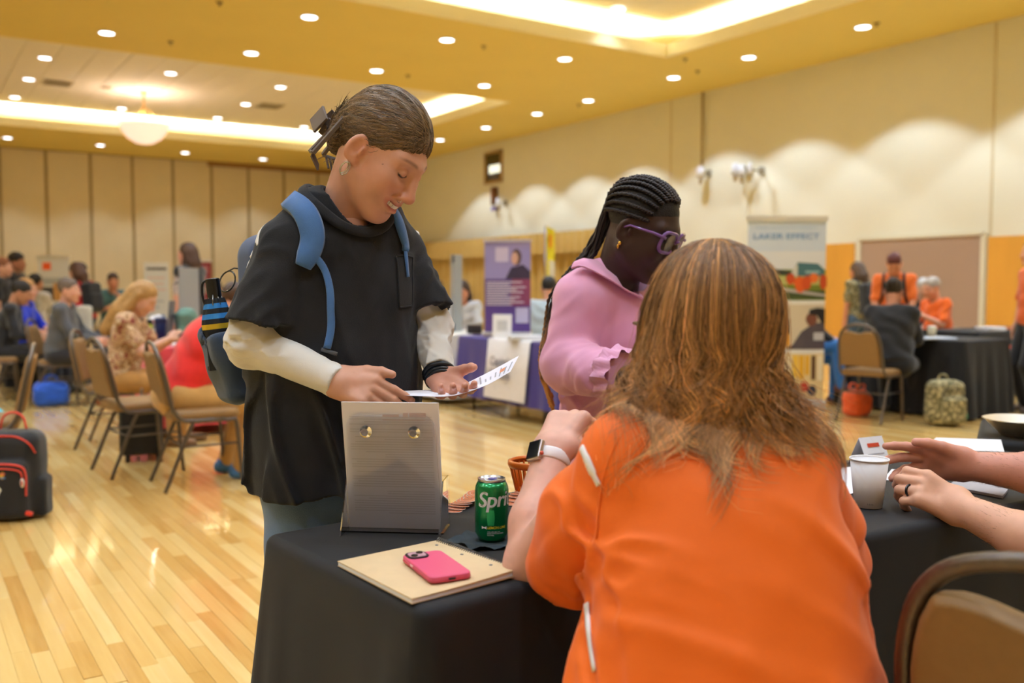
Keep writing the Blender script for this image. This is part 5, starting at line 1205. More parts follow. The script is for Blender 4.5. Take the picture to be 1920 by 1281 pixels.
co = MB(); L0 = gx(1.0, 0.02, 0); L1 = gx(1.0, .98, 0); dv = nrm(L1-L0); side = np.cross(dv, (0, 0, 1.)); pts = []
for k in range(38*12):
    t = k/(38*12-1); a = k*2*math.pi/12; pts.append(L0+(L1-L0)*t+arr((0, 0, .0075+.006*t*0))+side*(.0062*math.cos(a))*(-1)+arr((0, 0, .0062*math.sin(a)+.002)))
obj('spiral', co.tube(pts, .0010, 5), M('spiral_wire', (120, 118, 116), .3, .9), nb_, world=True, smooth=True)
hol = MB()
for v in (.12, .45, .80): q = gx(.9, v, 0); hol.lathe([(.0032, 0), (.0032, .0003)], 12, (q[0], q[1], TZ+.0096+.007*.81*v))
obj('punch_holes', hol, M('hole_dark', (70, 80, 100), .8), nb_, world=True)
pa, pb, pc_ = G(755, 1052, TZ+.016), G(815, 1100, TZ+.016), G(880, 1080, TZ+.016)
pdir = nrm(pb-pa)*1.0; pdir[2] = 0; pdir = nrm(pdir); 
pcen = (G(756, 1056, TZ+.01)+G(882, 1086, TZ+.01))/2; ph = thing('smartphone', 'smartphone in a pink case lying face down on the tan notebook', 'phone', (pcen[0], pcen[1], TZ+.0125), yaw_of(pdir)-math.pi/2)
Lp, Wp = .148, .074
outl = rrect(Wp, Lp, .013, 6)
obj('case', MB().prism(outl, 0, .0115), M('pink_case', (224, 88, 124), .5, coat=.1), ph, bevel=.003, seg=3)
obj('bumper', MB().prism(rrect(Wp+.0012, Lp+.0012, .0135, 6), .001, .0062), M('pink_case_edge', (206, 66, 90), .45), ph, bevel=.002)
cb_ = (-.016, Lp/2-.024)
cx_, cy_ = (Wp/2-.022, -Lp/2+.022)
# camera island toward the far end
far_end = -1
cx_, cy_ = Wp/2-.022, far_end*(Lp/2-.021)
obj('camera_ring', MB().prism(rrect(.038, .036, .012, 6, cx_, cy_), .0112, .0142), M('camera_rim', (34, 30, 40), .3), ph, bevel=.001)
obj('camera_glass', MB().prism(rrect(.031, .029, .010, 6, cx_, cy_), .0135, .0145), M('camera_pink', (226, 176, 186), .15, coat=1), ph)
for dx, dy in ((-.007, -.007), (.007, .007)): obj('lens', MB().lathe([(.0062, .0143), (.0062, .0158), (.004, .0158)], 18, (cx_+dx, cy_+dy, 0)), M('lens_black', (16, 16, 22), .08, coat=1), ph, smooth=False)
obj('side_button', MB().box((Wp/2+.0006, cy_+.035, .0062), (.0012, .011, .003)), M('button_pale', (236, 190, 196), .4), ph)
obj('charge_port', MB().box((0, -far_end*(Lp/2+.0005), .0052), (.012, .0012, .0034)), M('port_dark', (40, 34, 34), .4), ph)
# ------------------------------------------------------------------ fan of orange stickers, orange basket
ORD = ('first', 'second', 'third', 'fourth', 'fifth', 'sixth', 'seventh', 'eighth', 'ninth')
m_st = M('sticker_orange', (232, 132, 84), .5); m_sw = M('sticker_white', (240, 226, 214), .5); m_sg = M('sticker_grey', (150, 120, 104), .5)
def discs(px, py, k, z, lab):
    p = onT(px, py); t = thing('sticker', lab, 'sticker', (p[0], p[1], TZ+z), k*.7, 'round orange stickers fanned along the table edge')
    for n_, (r, m, zz) in (('rim', (.026, m_sw, .0006)), ('face', (.0245, m_st, .0009)), ('ring', (.0185, m_sw, .0011)), ('centre', (.0172, m_st, .0013)), ('emblem', (.010, m_sg, .0015)), ('core', (.0085, m_st, .0017))): obj(n_, MB().lathe([(r, 0), (r, zz)], 28), m, t)
    t.rotation_euler = (.10, .06, k*.7)
for k in range(9): discs(846+6.2*k, 957-2.4*k, k, .002+.0016*k, 'round orange sticker, %s from the left in the fan left of the soda can' % ORD[k])
for k in range(5): discs(955+7*k, 944-4*k, k, .002+.0016*k, 'round orange sticker, %s from the left in the fan right of the soda can' % ORD[k])
bk = onT(1003, 925); bt = thing('basket', 'small orange plastic basket half hidden by the raised forearm', 'basket', (bk[0], bk[1], TZ))
m_or = M('orange_plastic', (222, 110, 26), .35, coat=.2)
obj('rim', MB().lathe([(.058, .066), (.064, .066), (.066, .072), (.065, .080), (.058, .082), (.056, .076)], 36, caps=False), m_or, bt, smooth=True)
obj('base', MB().lathe([(.040, 0), (.044, .001), (.046, .010), (.040, .012)], 32), m_or, bt, smooth=True)
for k in range(26):
    a = k*2*math.pi/26; obj('rib', MB().tube([(.045*math.cos(a), .045*math.sin(a), .008), (.060*math.cos(a), .060*math.sin(a), .070)], .0028, 5), m_or, bt, smooth=True) if k == 0 else None
rib_me = bpy.data.objects['rib'].data
for k in range(1, 26): q = link('rib', rib_me, bt); q.rotation_euler = (0, 0, k*2*math.pi/26)
# ------------------------------------------------------------------ sheet of paper in the reader's hands
ne = spline([cc(726, 739, 1.985), cc(790, 743, 1.99), cc(850, 742, 2.0), cc(910, 723, 2.02), cc(957, 697, 2.035)], 25); fe = spline([cc(730, 734, 2.14), cc(790, 731.5, 2.15), cc(852, 726, 2.16), cc(908, 702, 2.17), cc(973, 667, 2.18)], 25)
g = np.array([[a*(1-t)+b*t for t in np.linspace(0, 1, 9)] for a, b in zip(ne, fe)])
pp = thing('paper_sheet', 'single printed sheet of white paper curling up in the woman\'s hands', 'paper', cw(g.reshape(-1, 3).mean(0)))
cobj('sheet', MB().grid(g).grid((g-arr((0, 0, .0004)))[:, ::-1]).out()[:2], M('paper_lilac', (238, 234, 242), .75), pp)
ln = MB(); rs_ = np.random.RandomState(6)
for i in range(13, 24):
    if rs_.rand() > .2:
        a, b = g[i]+arr((0, 0, .0006)), g[i]*.7+g[i+1]*.3+arr((0, 0, .0006)); j0, j1 = rs_.choice([1, 1, 2]), rs_.choice([4, 5, 6, 7])
        for j in range(j0, j1): ln.quad(a[j], a[j+1], b[j+1], b[j])
cobj('print', ln.out()[:2], M('grey_ink', (176, 172, 178), .8), pp, smooth=False)
lo_ = MB(); a, b = g[21]+arr((0, 0, .0007)), g[22]+arr((0, 0, .0007))
for j in (3, 4): lo_.quad(a[j], a[j+1], b[j+1], b[j])
cobj('logo', lo_.out()[:2], M('orange_print', (224, 150, 110), .8), pp, smooth=False)
# ------------------------------------------------------------------ cup, tent card, papers at the right
cpos = onT(1628, 950); cup = thing('paper_cup', 'white paper coffee cup standing beside the man\'s hands', 'cup', (cpos[0], cpos[1], TZ))
m_cup = M('cup_white', (236, 230, 228), .6)
obj('wall', MB().lathe([(.0275, .0005), (.0300, .001), (.0415, .108), (.0405, .108), (.0290, .006), (.001, .006)], 40), m_cup, cup, smooth=True)
obj('rim', MB().tube([(.0418*math.cos(a), .0418*math.sin(a), .109) for a in np.linspace(0, 2*math.pi, 41)[:-1]], .0018, 8, closed=True), m_cup, cup, smooth=True)
V, F = text_mesh('12oz', .0075); obj('size_mark', (wrap(V, ca-.25, .010, .0312), F), M('cup_grey_ink', (120, 116, 116), .7), cup)
tp = onT(1592, 874); tq = onT(1668, 864); tx = nrm(tq-tp); tx[2] = 0; tx = nrm(tx); ty = np.array([-tx[1], tx[0], 0]); tcn = (tp+tq)/2; hT, wT, dT = .105, .092, .05
tent = thing('tent_card', 'white folded name tent card with a small red mark', 'name card', (*tcn[:2], TZ))
def tl(x, y, z): return arr((*tcn[:2], TZ))+tx*x+ty*y+arr((0, 0, z))
# fold axis runs away from the camera; the two leaves open left and right
ax_ = nrm(cw([.9, .45, 0])); sx_ = nrm(cw([.45, -.9, 0]))
def tl(s, a, h): return arr((*tcn[:2], TZ))+sx_*s+ax_*a+arr((0, 0, h))
ap = (0, .075); LL = (-.036, .0); RL = (.036, .0)
def leaf(p0, p1, nm):
    V = [tl(p0[0], -.045, p0[1]), tl(p0[0], .045, p0[1]), tl(p1[0], .045, p1[1]), tl(p1[0], -.045, p1[1])]; n_ = nrm(np.cross(V[1]-V[0], V[3]-V[0]))*.0005
    obj(nm, MB().add(V+[v+n_ for v in V], [(0, 1, 2, 3), (7, 6, 5, 4), (0, 4, 5, 1), (1, 5, 6, 2), (2, 6, 7, 3), (3, 7, 4, 0)]), M('card_white', (236, 234, 238), .7), tent, world=True)
leaf(LL, ap, 'leaf'); leaf(ap, RL, 'leaf')
def onleaf(u, v, e=.0012):   # u along the fold 0..1, v down 0..1, on the right leaf
    s0 = ap[0]+(RL[0]-ap[0])*v; h0 = ap[1]*(1-v); n_ = nrm(sx_*ap[1]+arr((0, 0, RL[0]-ap[0]))); return tl(s0, -.045+.09*u, h0)+n_*e
obj('red_mark', MB().quad(onleaf(.25, .22), onleaf(.75, .22), onleaf(.75, .36), onleaf(.25, .36)), M('card_red', (214, 72, 40), .6), tent, world=True)
gl_ = MB()
for v in (.58, .74): gl_.quad(onleaf(.15, v), onleaf(.85, v), onleaf(.85, v+.035), onleaf(.15, v+.035))
obj('name_lines', gl_, M('grey_ink', (176, 172, 178), .8), tent, world=True)
def paper(nm, lab, pxs, z, th, mat='paper_white', cat='paper'):
    V = [onT(*p, z) for p in pxs]; n = len(V); o = obj(nm, MB().add(V+[v+arr((0, 0, th)) for v in V], [tuple(range(n-1, -1, -1)), tuple(range(n, 2*n))]+[(i, (i+1) % n, n+(i+1) % n, n+i) for i in range(n)]), M(mat, (236, 234, 238), .75), None, world=True, recalc=True); return tag(o, lab, cat)
paper('paper_sheet', 'white sheet of paper lying flat left of the paper cup', [(1560, 935), (1600, 925), (1660, 892), (1640, 872), (1570, 878)], .001, .0006)
paper('paper_sheet', 'white sheet of paper lying under the outstretched fingers behind the cup', [(1655, 900), (1715, 905), (1730, 886), (1672, 880)], .001, .0006)
paper('name_tag', 'small white card by the orange sleeve near the table edge', [(1560, 995), (1588, 988), (1596, 982), (1570, 978)], .001, .0008, cat='card')
paper('folder', 'grey folder lying under the man\'s forearms', [(1775, 915), (1880, 935), (1890, 922), (1800, 900)], .001, .006, 'folder_grey', 'folder')
MATS['folder_grey'].node_tree.nodes['Principled BSDF'].inputs['Base Color'].default_value = (*lin((170, 166, 170)), 1)
b0 = [onT(*p) for p in ((1754, 862), (1878, 866), (1872, 842), (1750, 838))]; rm = thing('paper_stack', 'stack of white paper lying behind the man\'s hands', 'papers', (*sum(b0)[:2]/4, TZ))
rs_ = np.random.RandomState(9)
for k in range(9):
    j = rs_.normal(size=2)*.004; obj('sheet', MB().add([v+arr((j[0], j[1], .0005+k*.0032)) for v in b0]+[v+arr((j[0], j[1], .0033+k*.0032)) for v in b0], [(3, 2, 1, 0), (4, 5, 6, 7), (0, 1, 5, 4), (1, 2, 6, 5), (2, 3, 7, 6), (3, 0, 4, 7)]), m_paper, rm, world=True, recalc=True)
fb = cw([*(t3+e1_*.14+e2_*.15), TZ]); fbo = thing('foil_bowl', 'shiny foil serving bowl at the right edge of the picture', 'bowl', (fb[0], fb[1], TZ))
obj('bowl', MB().lathe([(.05, .0), (.06, .002), (.11, .055), (.118, .058), (.112, .06), (.055, .006), (.001, .006)], 30), M('foil', (232, 222, 204), .38, .8, bump=.6, bscale=60), fbo, smooth=True)
obj('spoon', MB().tube([(-.04, -.06, .03), (-.10, -.10, .075), (-.13, -.12, .08)], [.016, .006, .005], 8, flat=.5), M('black_plastic', (26, 27, 30), .4), fbo, smooth=True)
# ================================================================== banquet chair
m_chair = M('tan_vinyl', (140, 106, 62), .55, var=.05, vscale=60, bump=.25, bscale=350); m_cfr = M('hammertone_brown', (104, 96, 90), .30, .8, var=.12, vscale=90, bump=.3, bscale=260)
def yb(z): return -.20-(z-.46)*.21
def chair_proto():
    t = thing('banquet_chair', 'x', 'chair')
    so = rrect(.41, .41, .06, 5); mb = MB(); n = len(so)
    rings = [(1.0, .430), (1.02, .445), (1.02, .465), (.97, .482), (.80, .490)]; V = []
    for f, z in rings: V += [(x*f, y*f+.0, z) for x, y in so]
    F = [tuple(range(n-1, -1, -1))]+[(k*n+i, k*n+(i+1) % n, (k+1)*n+(i+1) % n, (k+1)*n+i) for k in range(4) for i in range(n)]+[tuple(4*n+i for i in range(n))]
    obj('seat', MB().add(V, F), m_chair, t, smooth=True)
    def half(z):   # half width of the back at height z
        return float(np.interp(z, [.5, .72, .78, .82, .85, .875, .89, .90], [.205, .192, .180, .164, .143, .112, .08, .03]))
    zs = list(np.linspace(.52, .835, 9)); ol = [(half(z)-.012, z) for z in zs]; top = [(x, .835+.022*math.sin((1-abs(x)/.16)*math.pi/2)-.034*math.exp(-(x/.08)**2)) for x in np.linspace(ol[-1][0], -ol[-1][0], 13)[1:-1]]
    ol = ol+top+[(-x, z) for x, z in reversed(ol)]; n = len(ol); V = []
    for f, dy in ((.94, -.030), (1.0, -.018), (1.0, .012), (.94, .026)): V += [(x*f, yb(z)+dy+.0, .69+(z-.69)*f) for x, z in ol]
    F = [tuple(range(n)), tuple(3*n+i for i in range(n-1, -1, -1))]+[(k*n+(i+1) % n, k*n+i, (k+1)*n+i, (k+1)*n+(i+1) % n) for k in range(3) for i in range(n)]
    obj('backrest', MB().add(V, F), m_chair, t, smooth=False, bevel=.006, recalc=True)
    zz = list(np.linspace(.50, .78, 6)); side = [(half(z)+.004, yb(z), z) for z in zz]+[(half(z)+.004, yb(z), z) for z in (.82, .85, .875, .893)]
    path = [(.205, .10, .425), (.207, -.10, .425), (.208, -.165, .44)]+side+[(0, yb(.905), .905)]+[(-x, y, z) for x, y, z in reversed(side)]+[(-.208, -.165, .44), (-.207, -.10, .425), (-.205, .10, .425)]
    obj('back_frame', MB().tube(spline(path, 60), .0135, 8, up=(0, 1, 0)), m_cfr, t, smooth=True)
    for s in (1, -1):
        obj('leg', MB().tube(spline([(s*.200, -.02, .418), (s*.202, -.06, .415), (s*.205, -.10, .39), (s*.212, -.22, .10), (s*.215, -.262, .0)], 14), .0125, 8), m_cfr, t, smooth=True)
        obj('leg', MB().tube(spline([(s*.200, .02, .418), (s*.202, .14, .417), (s*.205, .175, .395), (s*.210, .20, .10), (s*.212, .21, .0)], 14), .0125, 8), m_cfr, t, smooth=True)
        obj('stretcher', MB().tube([(s*.209, -.15, .27), (s*.208, .19, .27)], .007, 6), m_cfr, t, smooth=True)
        obj('seat_rail', MB().tube([(s*.2, -.03, .418), (s*.2, .03, .418)], .0125, 8), m_cfr, t, smooth=True)
    obj('crossbar', MB().tube([(-.209, -.15, .27), (.209, -.15, .27)], .007, 6), m_cfr, t, smooth=True)
    return t
CH0 = chair_proto(); CH_USED = [False]
def yawf(f): return -math.radians(f)-YAW         # f: heading seen from the camera, 0 away, 90 to the right
def chair(cx, cy, f, label, group='tan banquet chairs'):
    o = CH0 if not CH_USED[0] else copy_tree(CH0); CH_USED[0] = True
    p = cw([cx, cy, 0]); o.location = (p[0], p[1], 0); o.rotation_euler = (0, 0, yawf(f)); o['label'] = label; o['group'] = group
    return o
def X(px, d): return (px-960)/FPX*d
chair(-1.98, 5.90, 58, 'tan banquet chair carrying the person in the red shirt')
chair(-2.52, 6.31, 50, 'empty tan banquet chair directly left of the red-shirted person')
chair(-3.10, 5.42, -115, 'tan banquet chair seen edge-on behind the red-trimmed backpack')
chair(X(112, 9.9), 9.9, 78, 'tan banquet chair carrying the man in the grey suit')
chair(X(214, 7.35), 7.35, 80, 'tan banquet chair carrying the seated woman in the floral blouse')
chair(X(34, 10.9), 10.9, 62, 'tan banquet chair at the left behind the edge-on chair, back toward us')
chair(X(-8, 10.2), 10.2, 66, 'tan banquet chair cut by the left picture edge')
chair(3.34, 8.67, 46, 'tan banquet chair carrying the woman in black at the right')
chair(.87, 1.31, 48, 'big blurred tan banquet chair in the bottom right corner')

# ================================================================== blue backpack on the standing woman, umbrella, glasses
def bag_blue():
    rd, fd = W1_R, W1_F; up = np.array([0, 0, 1.]); c = arr((-.405, 2.205, 1.165))-fd*.235
    Rb = np.stack([rd, fd, up], 1)
    root = thing('backpack', 'blue backpack worn on the back of the woman in the black T-shirt', 'backpack', cw(c-up*.24))
    body = U(rbox(c, (.130, .085, .205), .06, Rb), rbox(c-fd*.06-up*.06, (.12, .06, .13), .045, Rb), k=.03)
    body = disp(body, lambda P: .004*wob(P, 16, 2))
    m_b = cloth_mat('navy_nylon', (44, 68, 108), .7, var=.08, vscale=20, bump=.25, bscale=600); m_s = cloth_mat('strap_blue', (70, 114, 172), .75, var=.08, vscale=40, bump=.3, bscale=500)
    cobj('main_bag', nets(body, .0075), m_b, root)
    pc = (cc(408, 612, 2.26)+cc(455, 745, 2.26))/2; pk = rbox(pc, (.046, .060, .098), .03, Rb @ roty(.30)); pk = S(pk, rbox(pc+rd*.03+up*.11, (.034, .045, .075), .02, Rb@roty(.2)), .008)
    pk = disp(pk, lambda P: .003*np.sin(P[:, 2]*60+3*wob(P, 9)))
    cobj('side_pocket', nets(pk, .006), cloth_mat('navy_mesh', (52, 70, 96), .8, bump=.4, bscale=900), root)
    f = W1_SHIRT
    def path(pl, n, w, th, nm, mat, lift=.003):
        h = [hit(*p, f) for p in spline([(*p, 0) for p in pl], n)[:, :2]]; h = [q for q in h if q]
        P = arr([q[0] for q in h]); N_ = arr([q[1] for q in h])
        for _ in range(3): P[1:-1] = (P[:-2]+2*P[1:-1]+P[2:])/4; N_[1:-1] = (N_[:-2]+2*N_[1:-1]+N_[2:])/4
        wv = np.interp(np.linspace(0, 1, len(P)), np.linspace(0, 1, len(w)), w)
        cobj(nm, ribbon(MB(), P+N_*lift, N_, wv, th).out()[:2], mat, root, recalc=True, subsurf=0); return P, N_
    path([(536, 374), (556, 384), (574, 402), (584, 428), (586, 452), (578, 478), (568, 500)], 22, [.052, .054, .056, .056, .054, .05, .036], .012, 'strap', m_s, .004)
    path([(733, 396), (742, 412), (749, 432), (755, 456), (758, 474)], 14, [.024, .026, .026, .022, .016], .008, 'strap', m_s, .004)
    P, N_ = path([(582, 476), (598, 492), (610, 516), (618, 550), (622, 585), (620, 620), (613, 654)], 26, [.017]*7, .0025, 'webbing', m_s, .008)
    path([(758, 474), (759, 500), (761, 520)], 8, [.010]*3, .003, 'webbing', m_s, .005)
    e = P[-1]+N_[-1]*.004; cobj('strap_slider', MB().tube([e+arr((-.012, 0, -.002)), e+arr((.022, -.002, -.012))], .0045, 8).out()[:2], M('grey_plastic', (92, 94, 98), .4), root)
    q = P[1]; cobj('buckle', MB().box(q, (.010, .012, .020), rotz(.4)@roty(.5)).out()[:2], M('black_plastic', (26, 27, 30), .4), root, smooth=False, bevel=.002)
    h = hit(545, 366, f)
    if h: cobj('stitch_patch', MB().box(h[0]+h[1]*.014, (.05, .02, .003), np.stack([nrm(np.cross(h[1], fd)), nrm(fd-h[1]*fd.dot(h[1])), h[1]], 1)).out()[:2], M('grey_webbing', (58, 62, 70), .8), root, smooth=False)
    lp = spline([cc(472, 742, 2.22), cc(470, 800, 2.23), cc(468, 850, 2.23), cc(472, 896, 2.22)], 14); cobj('hanging_strap', ribbon(MB(), lp, np.tile(arr((-.5, -.85, 0)), (14, 1)), .020, .003).out()[:2], m_b, root, recalc=True)
    cobj('strap_end', MB().box(lp[-1]+arr((0, 0, -.006)), (.030, .008, .016), rotz(-.5)).out()[:2], M('black_plastic', (26, 27, 30), .4), root, smooth=False, bevel=.002)
    # umbrella in the side pocket
    ub = cc(412, 625, 2.245); ut = cc(398, 522, 2.245); ax = nrm(ut-ub); u1 = nrm(np.cross(ax, (0, 1., 0))); u2 = np.cross(ax, u1); Ru = np.stack([u1, u2, ax], 1)
    um = thing('umbrella', 'folded black, blue and yellow striped umbrella in the backpack side pocket', 'umbrella', cw(ub-ax*.06))
    Lu = float(np.linalg.norm(ut-ub)); hl = cc(400, 563, 2.245); zl = float(np.dot(hl-ub, ax))
    cobj('handle', MB().prism(rrect(.032, .026, .009, 4), zl, Lu, Ru, ub).out()[:2], M('gloss_black', (18, 18, 20), .22, coat=.5), um, smooth=False, bevel=.003)
    cobj('wrist_loop', MB().tube(spline([ub+ax*(Lu-.005)-u1*.0, cc(381, 530, 2.24), cc(379, 552, 2.24), cc(386, 578, 2.24)], 16), .003, 6).out()[:2], MATS['black_rubber'], um)
    stripes = [(20, 22, 26), (48, 132, 206), (20, 22, 26), (48, 132, 206), (20, 22, 26), (214, 176, 34), (20, 22, 26)]
    nA = 28; rows = []
    for k in range(15):
        t = k/14; z = zl+.004-t*(zl+.09); rows.append([ub+ax*z+(.020+.016*min(1, t*3)+.004*math.sin(a*7+t*2))*(math.cos(a)*u1+math.sin(a)*u2) for a in np.linspace(0, 2*math.pi, nA+1)])
    V = arr(rows)
    for k, (r0, r1) in enumerate(((0, 1), (1, 2), (2, 3), (3, 4), (4, 5), (5, 6), (6, 15))):
        if r1-r0 and k < 7: cobj('canopy_stripe', MB().grid(V[r0:min(r1, 14)+1]).out()[:2], M('umbrella_%d_%d' % (stripes[k][0], stripes[k][2]), stripes[k], .75, bump=.2, bscale=500), um, recalc=True)
    rb = MB()
    for a in np.linspace(0, 2*math.pi, 9)[:-1]: rb.tube([ub+ax*(zl+.012)+.013*(math.cos(a)*u1+math.sin(a)*u2), ub+ax*(zl-.012)+.022*(math.cos(a)*u1+math.sin(a)*u2)], .0016, 5)
    cobj('rib_tips', rb.out()[:2], M('steel', (150, 150, 150), .3, 1), um)
    # eyeglasses hooked on the bag
    g = MB()
    gc = cc(426, 528, 2.36)
    g.tube([gc+arr((.020*math.cos(a), .012*math.sin(a), .026*math.sin(a)+.004*math.cos(a))) for a in np.linspace(0, 6.28, 21)[:-1]], .0022, 6, closed=True)
    g.tube([gc+arr((.0, .01, .026)), gc+arr((.012, .02, .034)), gc+arr((.05, .03, .03))], .002, 6)
    ge = thing('eyeglasses', 'black framed eyeglasses hooked on the blue backpack behind the sleeve', 'glasses', cw(gc-up*.03)); cobj('frame', g.out()[:2], MATS['gloss_black'], ge)
bag_blue()

# ================================================================== generic figures
_HT = {}
def head_t(h=.0075):
    if h not in _HT:
        f = head_sdf(0); _HT[h] = nets(f, h)
    return _HT[h]
_HN = {}
def hand_t(kind):
    if kind not in _HN:
        cu = {'relax': (((18, 26, 16), (22, 30, 18), (26, 32, 20), (30, 34, 20)), (30, 20, 12, 10)), 'grip': (((45, 60, 30),)*4, (35, 35, 25, 20))}[kind]
        f, _ = hand_fn(curl=cu[0], thumb=cu[1]); _HN[kind] = nets(f, .0055)
    return _HN[kind]
def hair_sdf(style):
    cap = ell((0, -.018, .050), (.083, .105, .092)); cap = S(cap, ell((0, .118, -.028), (.092, .078, .104)), .012)
    cap = S(cap, U(ell((.088, .035, -.07), (.05, .06, .085)), ell((-.088, .035, -.07), (.05, .06, .085)), k=0), .01)
    if style == 'short': return I(cap, plane((0, -.03, -.045), (0, .5, -1)), .01)
    if style == 'bald': return S(I(cap, plane((0, -.03, -.05), (0, .5, -1)), .01), ell((0, .03, .125), (.062, .098, .085)), .01)
    if style == 'curly': return U(I(cap, plane((0, -.03, -.03), (0, .5, -1)), .01), ell((0, -.01, .075), (.086, .10, .085)), k=.02)
    if style == 'bun': return U(I(cap, plane((0, -.03, -.05), (0, .5, -1)), .01), ell((0, -.11, .06), (.05, .045, .05)), k=.02)
    if style == 'pony': return U(I(cap, plane((0, -.03, -.05), (0, .5, -1)), .01), chain([(0, -.10, .05), (0, -.15, .0), (0, -.15, -.16)], [.035, .035, .015], .02), k=.02)
    L_ = -.20 if style == 'medium' else -.36
    fall = chain([(0, -.055, .0), (0, -.075, L_*.5), (0, -.085, L_)], [.086, .085, .055], .03); fall2 = U(chain([(.064, -.025, .02), (.074, -.03, -.10), (.07, -.04, L_*.8)], [.026, .028, .018], .02), chain([(-.064, -.025, .02), (-.074, -.03, -.10), (-.07, -.04, L_*.8)], [.026, .028, .018], .02), k=0)
    return S(U(cap, fall, fall2, k=.03), ell((0, .105, -.05), (.092, .098, .13)), .015)
def person(label, cx, cy, f, pose='stand', s=1.0, w=1.0, lean=0, hp=0, hy=0, shirt=(60, 60, 70), sleeve=.5, pants=(40, 42, 50), shoes=(40, 36, 34), hair='short', hc=(60, 42, 30), skin=(214, 160, 132), hands=None, feet=None, spat=None, ppat=None, belly=0.0, collar=None, grip='relax', res=.013, pz=None, cat='person', mat=None):
    yaw = yawf(f); pos = cw([cx, cy, 0]); root = thing('person', label, 'person', (pos[0], pos[1], 0)); Rz = rotz(yaw)
    W = lambda P: np.asarray(P)*s@Rz.T+arr((pos[0], pos[1], 0))
    zp = (.92 if pose == 'stand' else .555) if pz is None else pz; Pv = arr((0, 0, zp)); Rl = rotx(-math.radians(lean)); T = lambda *v: Pv+Rl@arr(v)
    sw = .165*(.6+.4*w)+.0; shl, shr = T(-sw, 0, .455), T(sw, 0, .455)
    tors = U(ell(Pv+arr((0, -.01, .0)), (.165*w, .125*w, .13)), ell(T(0, .012+belly*.3, .15), (.145*w+belly*.3, .108*w+belly, .17), Rl), ell(T(0, 0, .33), (.160*w, .108*(.5+.5*w), .17), Rl), rcone(shl, shr, .056, .056), k=.07)
    if hands is None: hands = ((-.24, .06, .78), (.24, .06, .78)) if pose == 'stand' else ((-.12, .38, .68), (.12, .38, .68))
    if feet is None: feet = ((-.10, .0, .075), (.10, .02, .075)) if pose == 'stand' else ((-.12, .46, .075), (.12, .44, .075))
    arms, slv, parts = [], [], []
    sk = lin(skin)
    for sd, sh, hd in ((-1, shl, arr(hands[0])), (1, shr, arr(hands[1]))):
        el, wr = ik(sh, hd, .275, .245, (sd*.6, -.7, -.6)); arms.append(chain([sh, el, wr], [.044, .038, .026], .02))
        if sleeve < 1: slv.append(rcone(sh, sh+(el-sh)*min(sleeve*1.6, 1.0), .058, .060))
        else: slv.append(chain([sh, el, wr-(wr-el)*.06], [.058, .053, .038], .02))
        xd = nrm(wr-el); R = hand_frame(xd, (sd, .1, .25), 1); 
        if np.dot(R[:, 1], (0, .5, .8)) < 0: R = hand_frame(xd, (sd, .1, .25), -1)
        V, F = hand_t(grip); Fh = F if np.linalg.det(R) > 0 else F[:, ::-1]; parts.append((W(V@R.T+wr-xd*.012), Fh, sk))
    shf = U(off(tors, .012), *slv, k=.03); hem = T(0, 0, -.06 if pose == 'stand' else -.02)
    shf = I(shf, plane(hem, -(Rl@arr((0, 0, 1.)))), .01); shf = S(shf, rcone(T(0, .02, .46), T(0, .05, .62), .058, .08), .01)
    shf = disp(shf, lambda P: .005*np.sin(P@arr((22, 9, 40))+2*wob(P, 8, 1))+.003*wob(P, 22, 4))
    V, F = nets(shf, res, newton=0); sm = mat or cloth_mat('shirt_%d_%d_%d' % shirt, shirt, **({} if spat is None else dict(var=spat[0], vscale=spat[1])))
    obj('shirt', (W(V), F), sm, root, smooth=True, world=True)
    hipz = zp-.02; lg = []; sf = MB()
    for sd, ft in ((-1, arr(feet[0])), (1, arr(feet[1]))):
        h = Pv+arr((sd*.085*w, .0, -.03)); kn, an = ik(h, ft, .43, .42, (sd*.08, 1, .25)); lg.append(chain([h, kn, an], [.098*w, .068, .052], .03))
        a_ = an; fw = nrm(arr((sd*.12, 1, 0))); sh_ = U(rcone((a_[0], a_[1], a_[2]-.03)-fw*.04, (a_[0], a_[1], a_[2]-.042)+fw*.15, .040, .032), rcone(a_+arr((0, 0, .01)), a_-arr((0, 0, .03)), .045, .042), k=.02)
        sh_ = I(sh_, plane((0, 0, ft[2]-.073), (0, 0, -1))); V, F = nets(sh_, .012, newton=0); obj('shoe', (W(V), F), M('shoe_%d_%d_%d' % shoes, shoes, .6), root, smooth=True, world=True)
    pf = U(ell(Pv+arr((0, -.012, -.02)), (.160*w, .122*w, .125)), *lg, k=.05); pf = disp(pf, lambda P: .004*wob(P, 12, 3)); V, F = nets(pf, res, newton=0)
    obj('trousers', (W(V), F), cloth_mat('trousers_%d_%d_%d' % pants, pants, var=.12, vscale=12), root, smooth=True, world=True)
    # head and skin
    nb = T(0, .0, .48); Rh = Rl@rotz(math.radians(hy))@rotx(-math.radians(hp)); hc_ = T(0, .025, .60)+Rl@rotx(-math.radians(hp))@arr((0, .01, .055))
    V, F = head_t(); parts.append((W(V@Rh.T+hc_), F, head_color(V, skin, hc, None, 0, .25)))
    core = U(*arms, rcone(T(0, .0, .30), nb, .08, .055), rcone(nb, hc_+Rh@arr((0, -.03, -.05)), .054, .050), k=.03); V, F = nets(core, .010, newton=0); parts.append((W(V), F, sk))
    V, F, C = join(parts); obj('body', (V, F, C), m_skin, root, smooth=True, world=True, usecol=True)
    hs_ = disp(hair_sdf(hair), lambda P: (.006*wob(P, 70, 3) if hair == 'curly' else .003*np.sin(P[:, 0]*190+3*wob(P, 12)))); V, F = nets(hs_, .0085, newton=0)
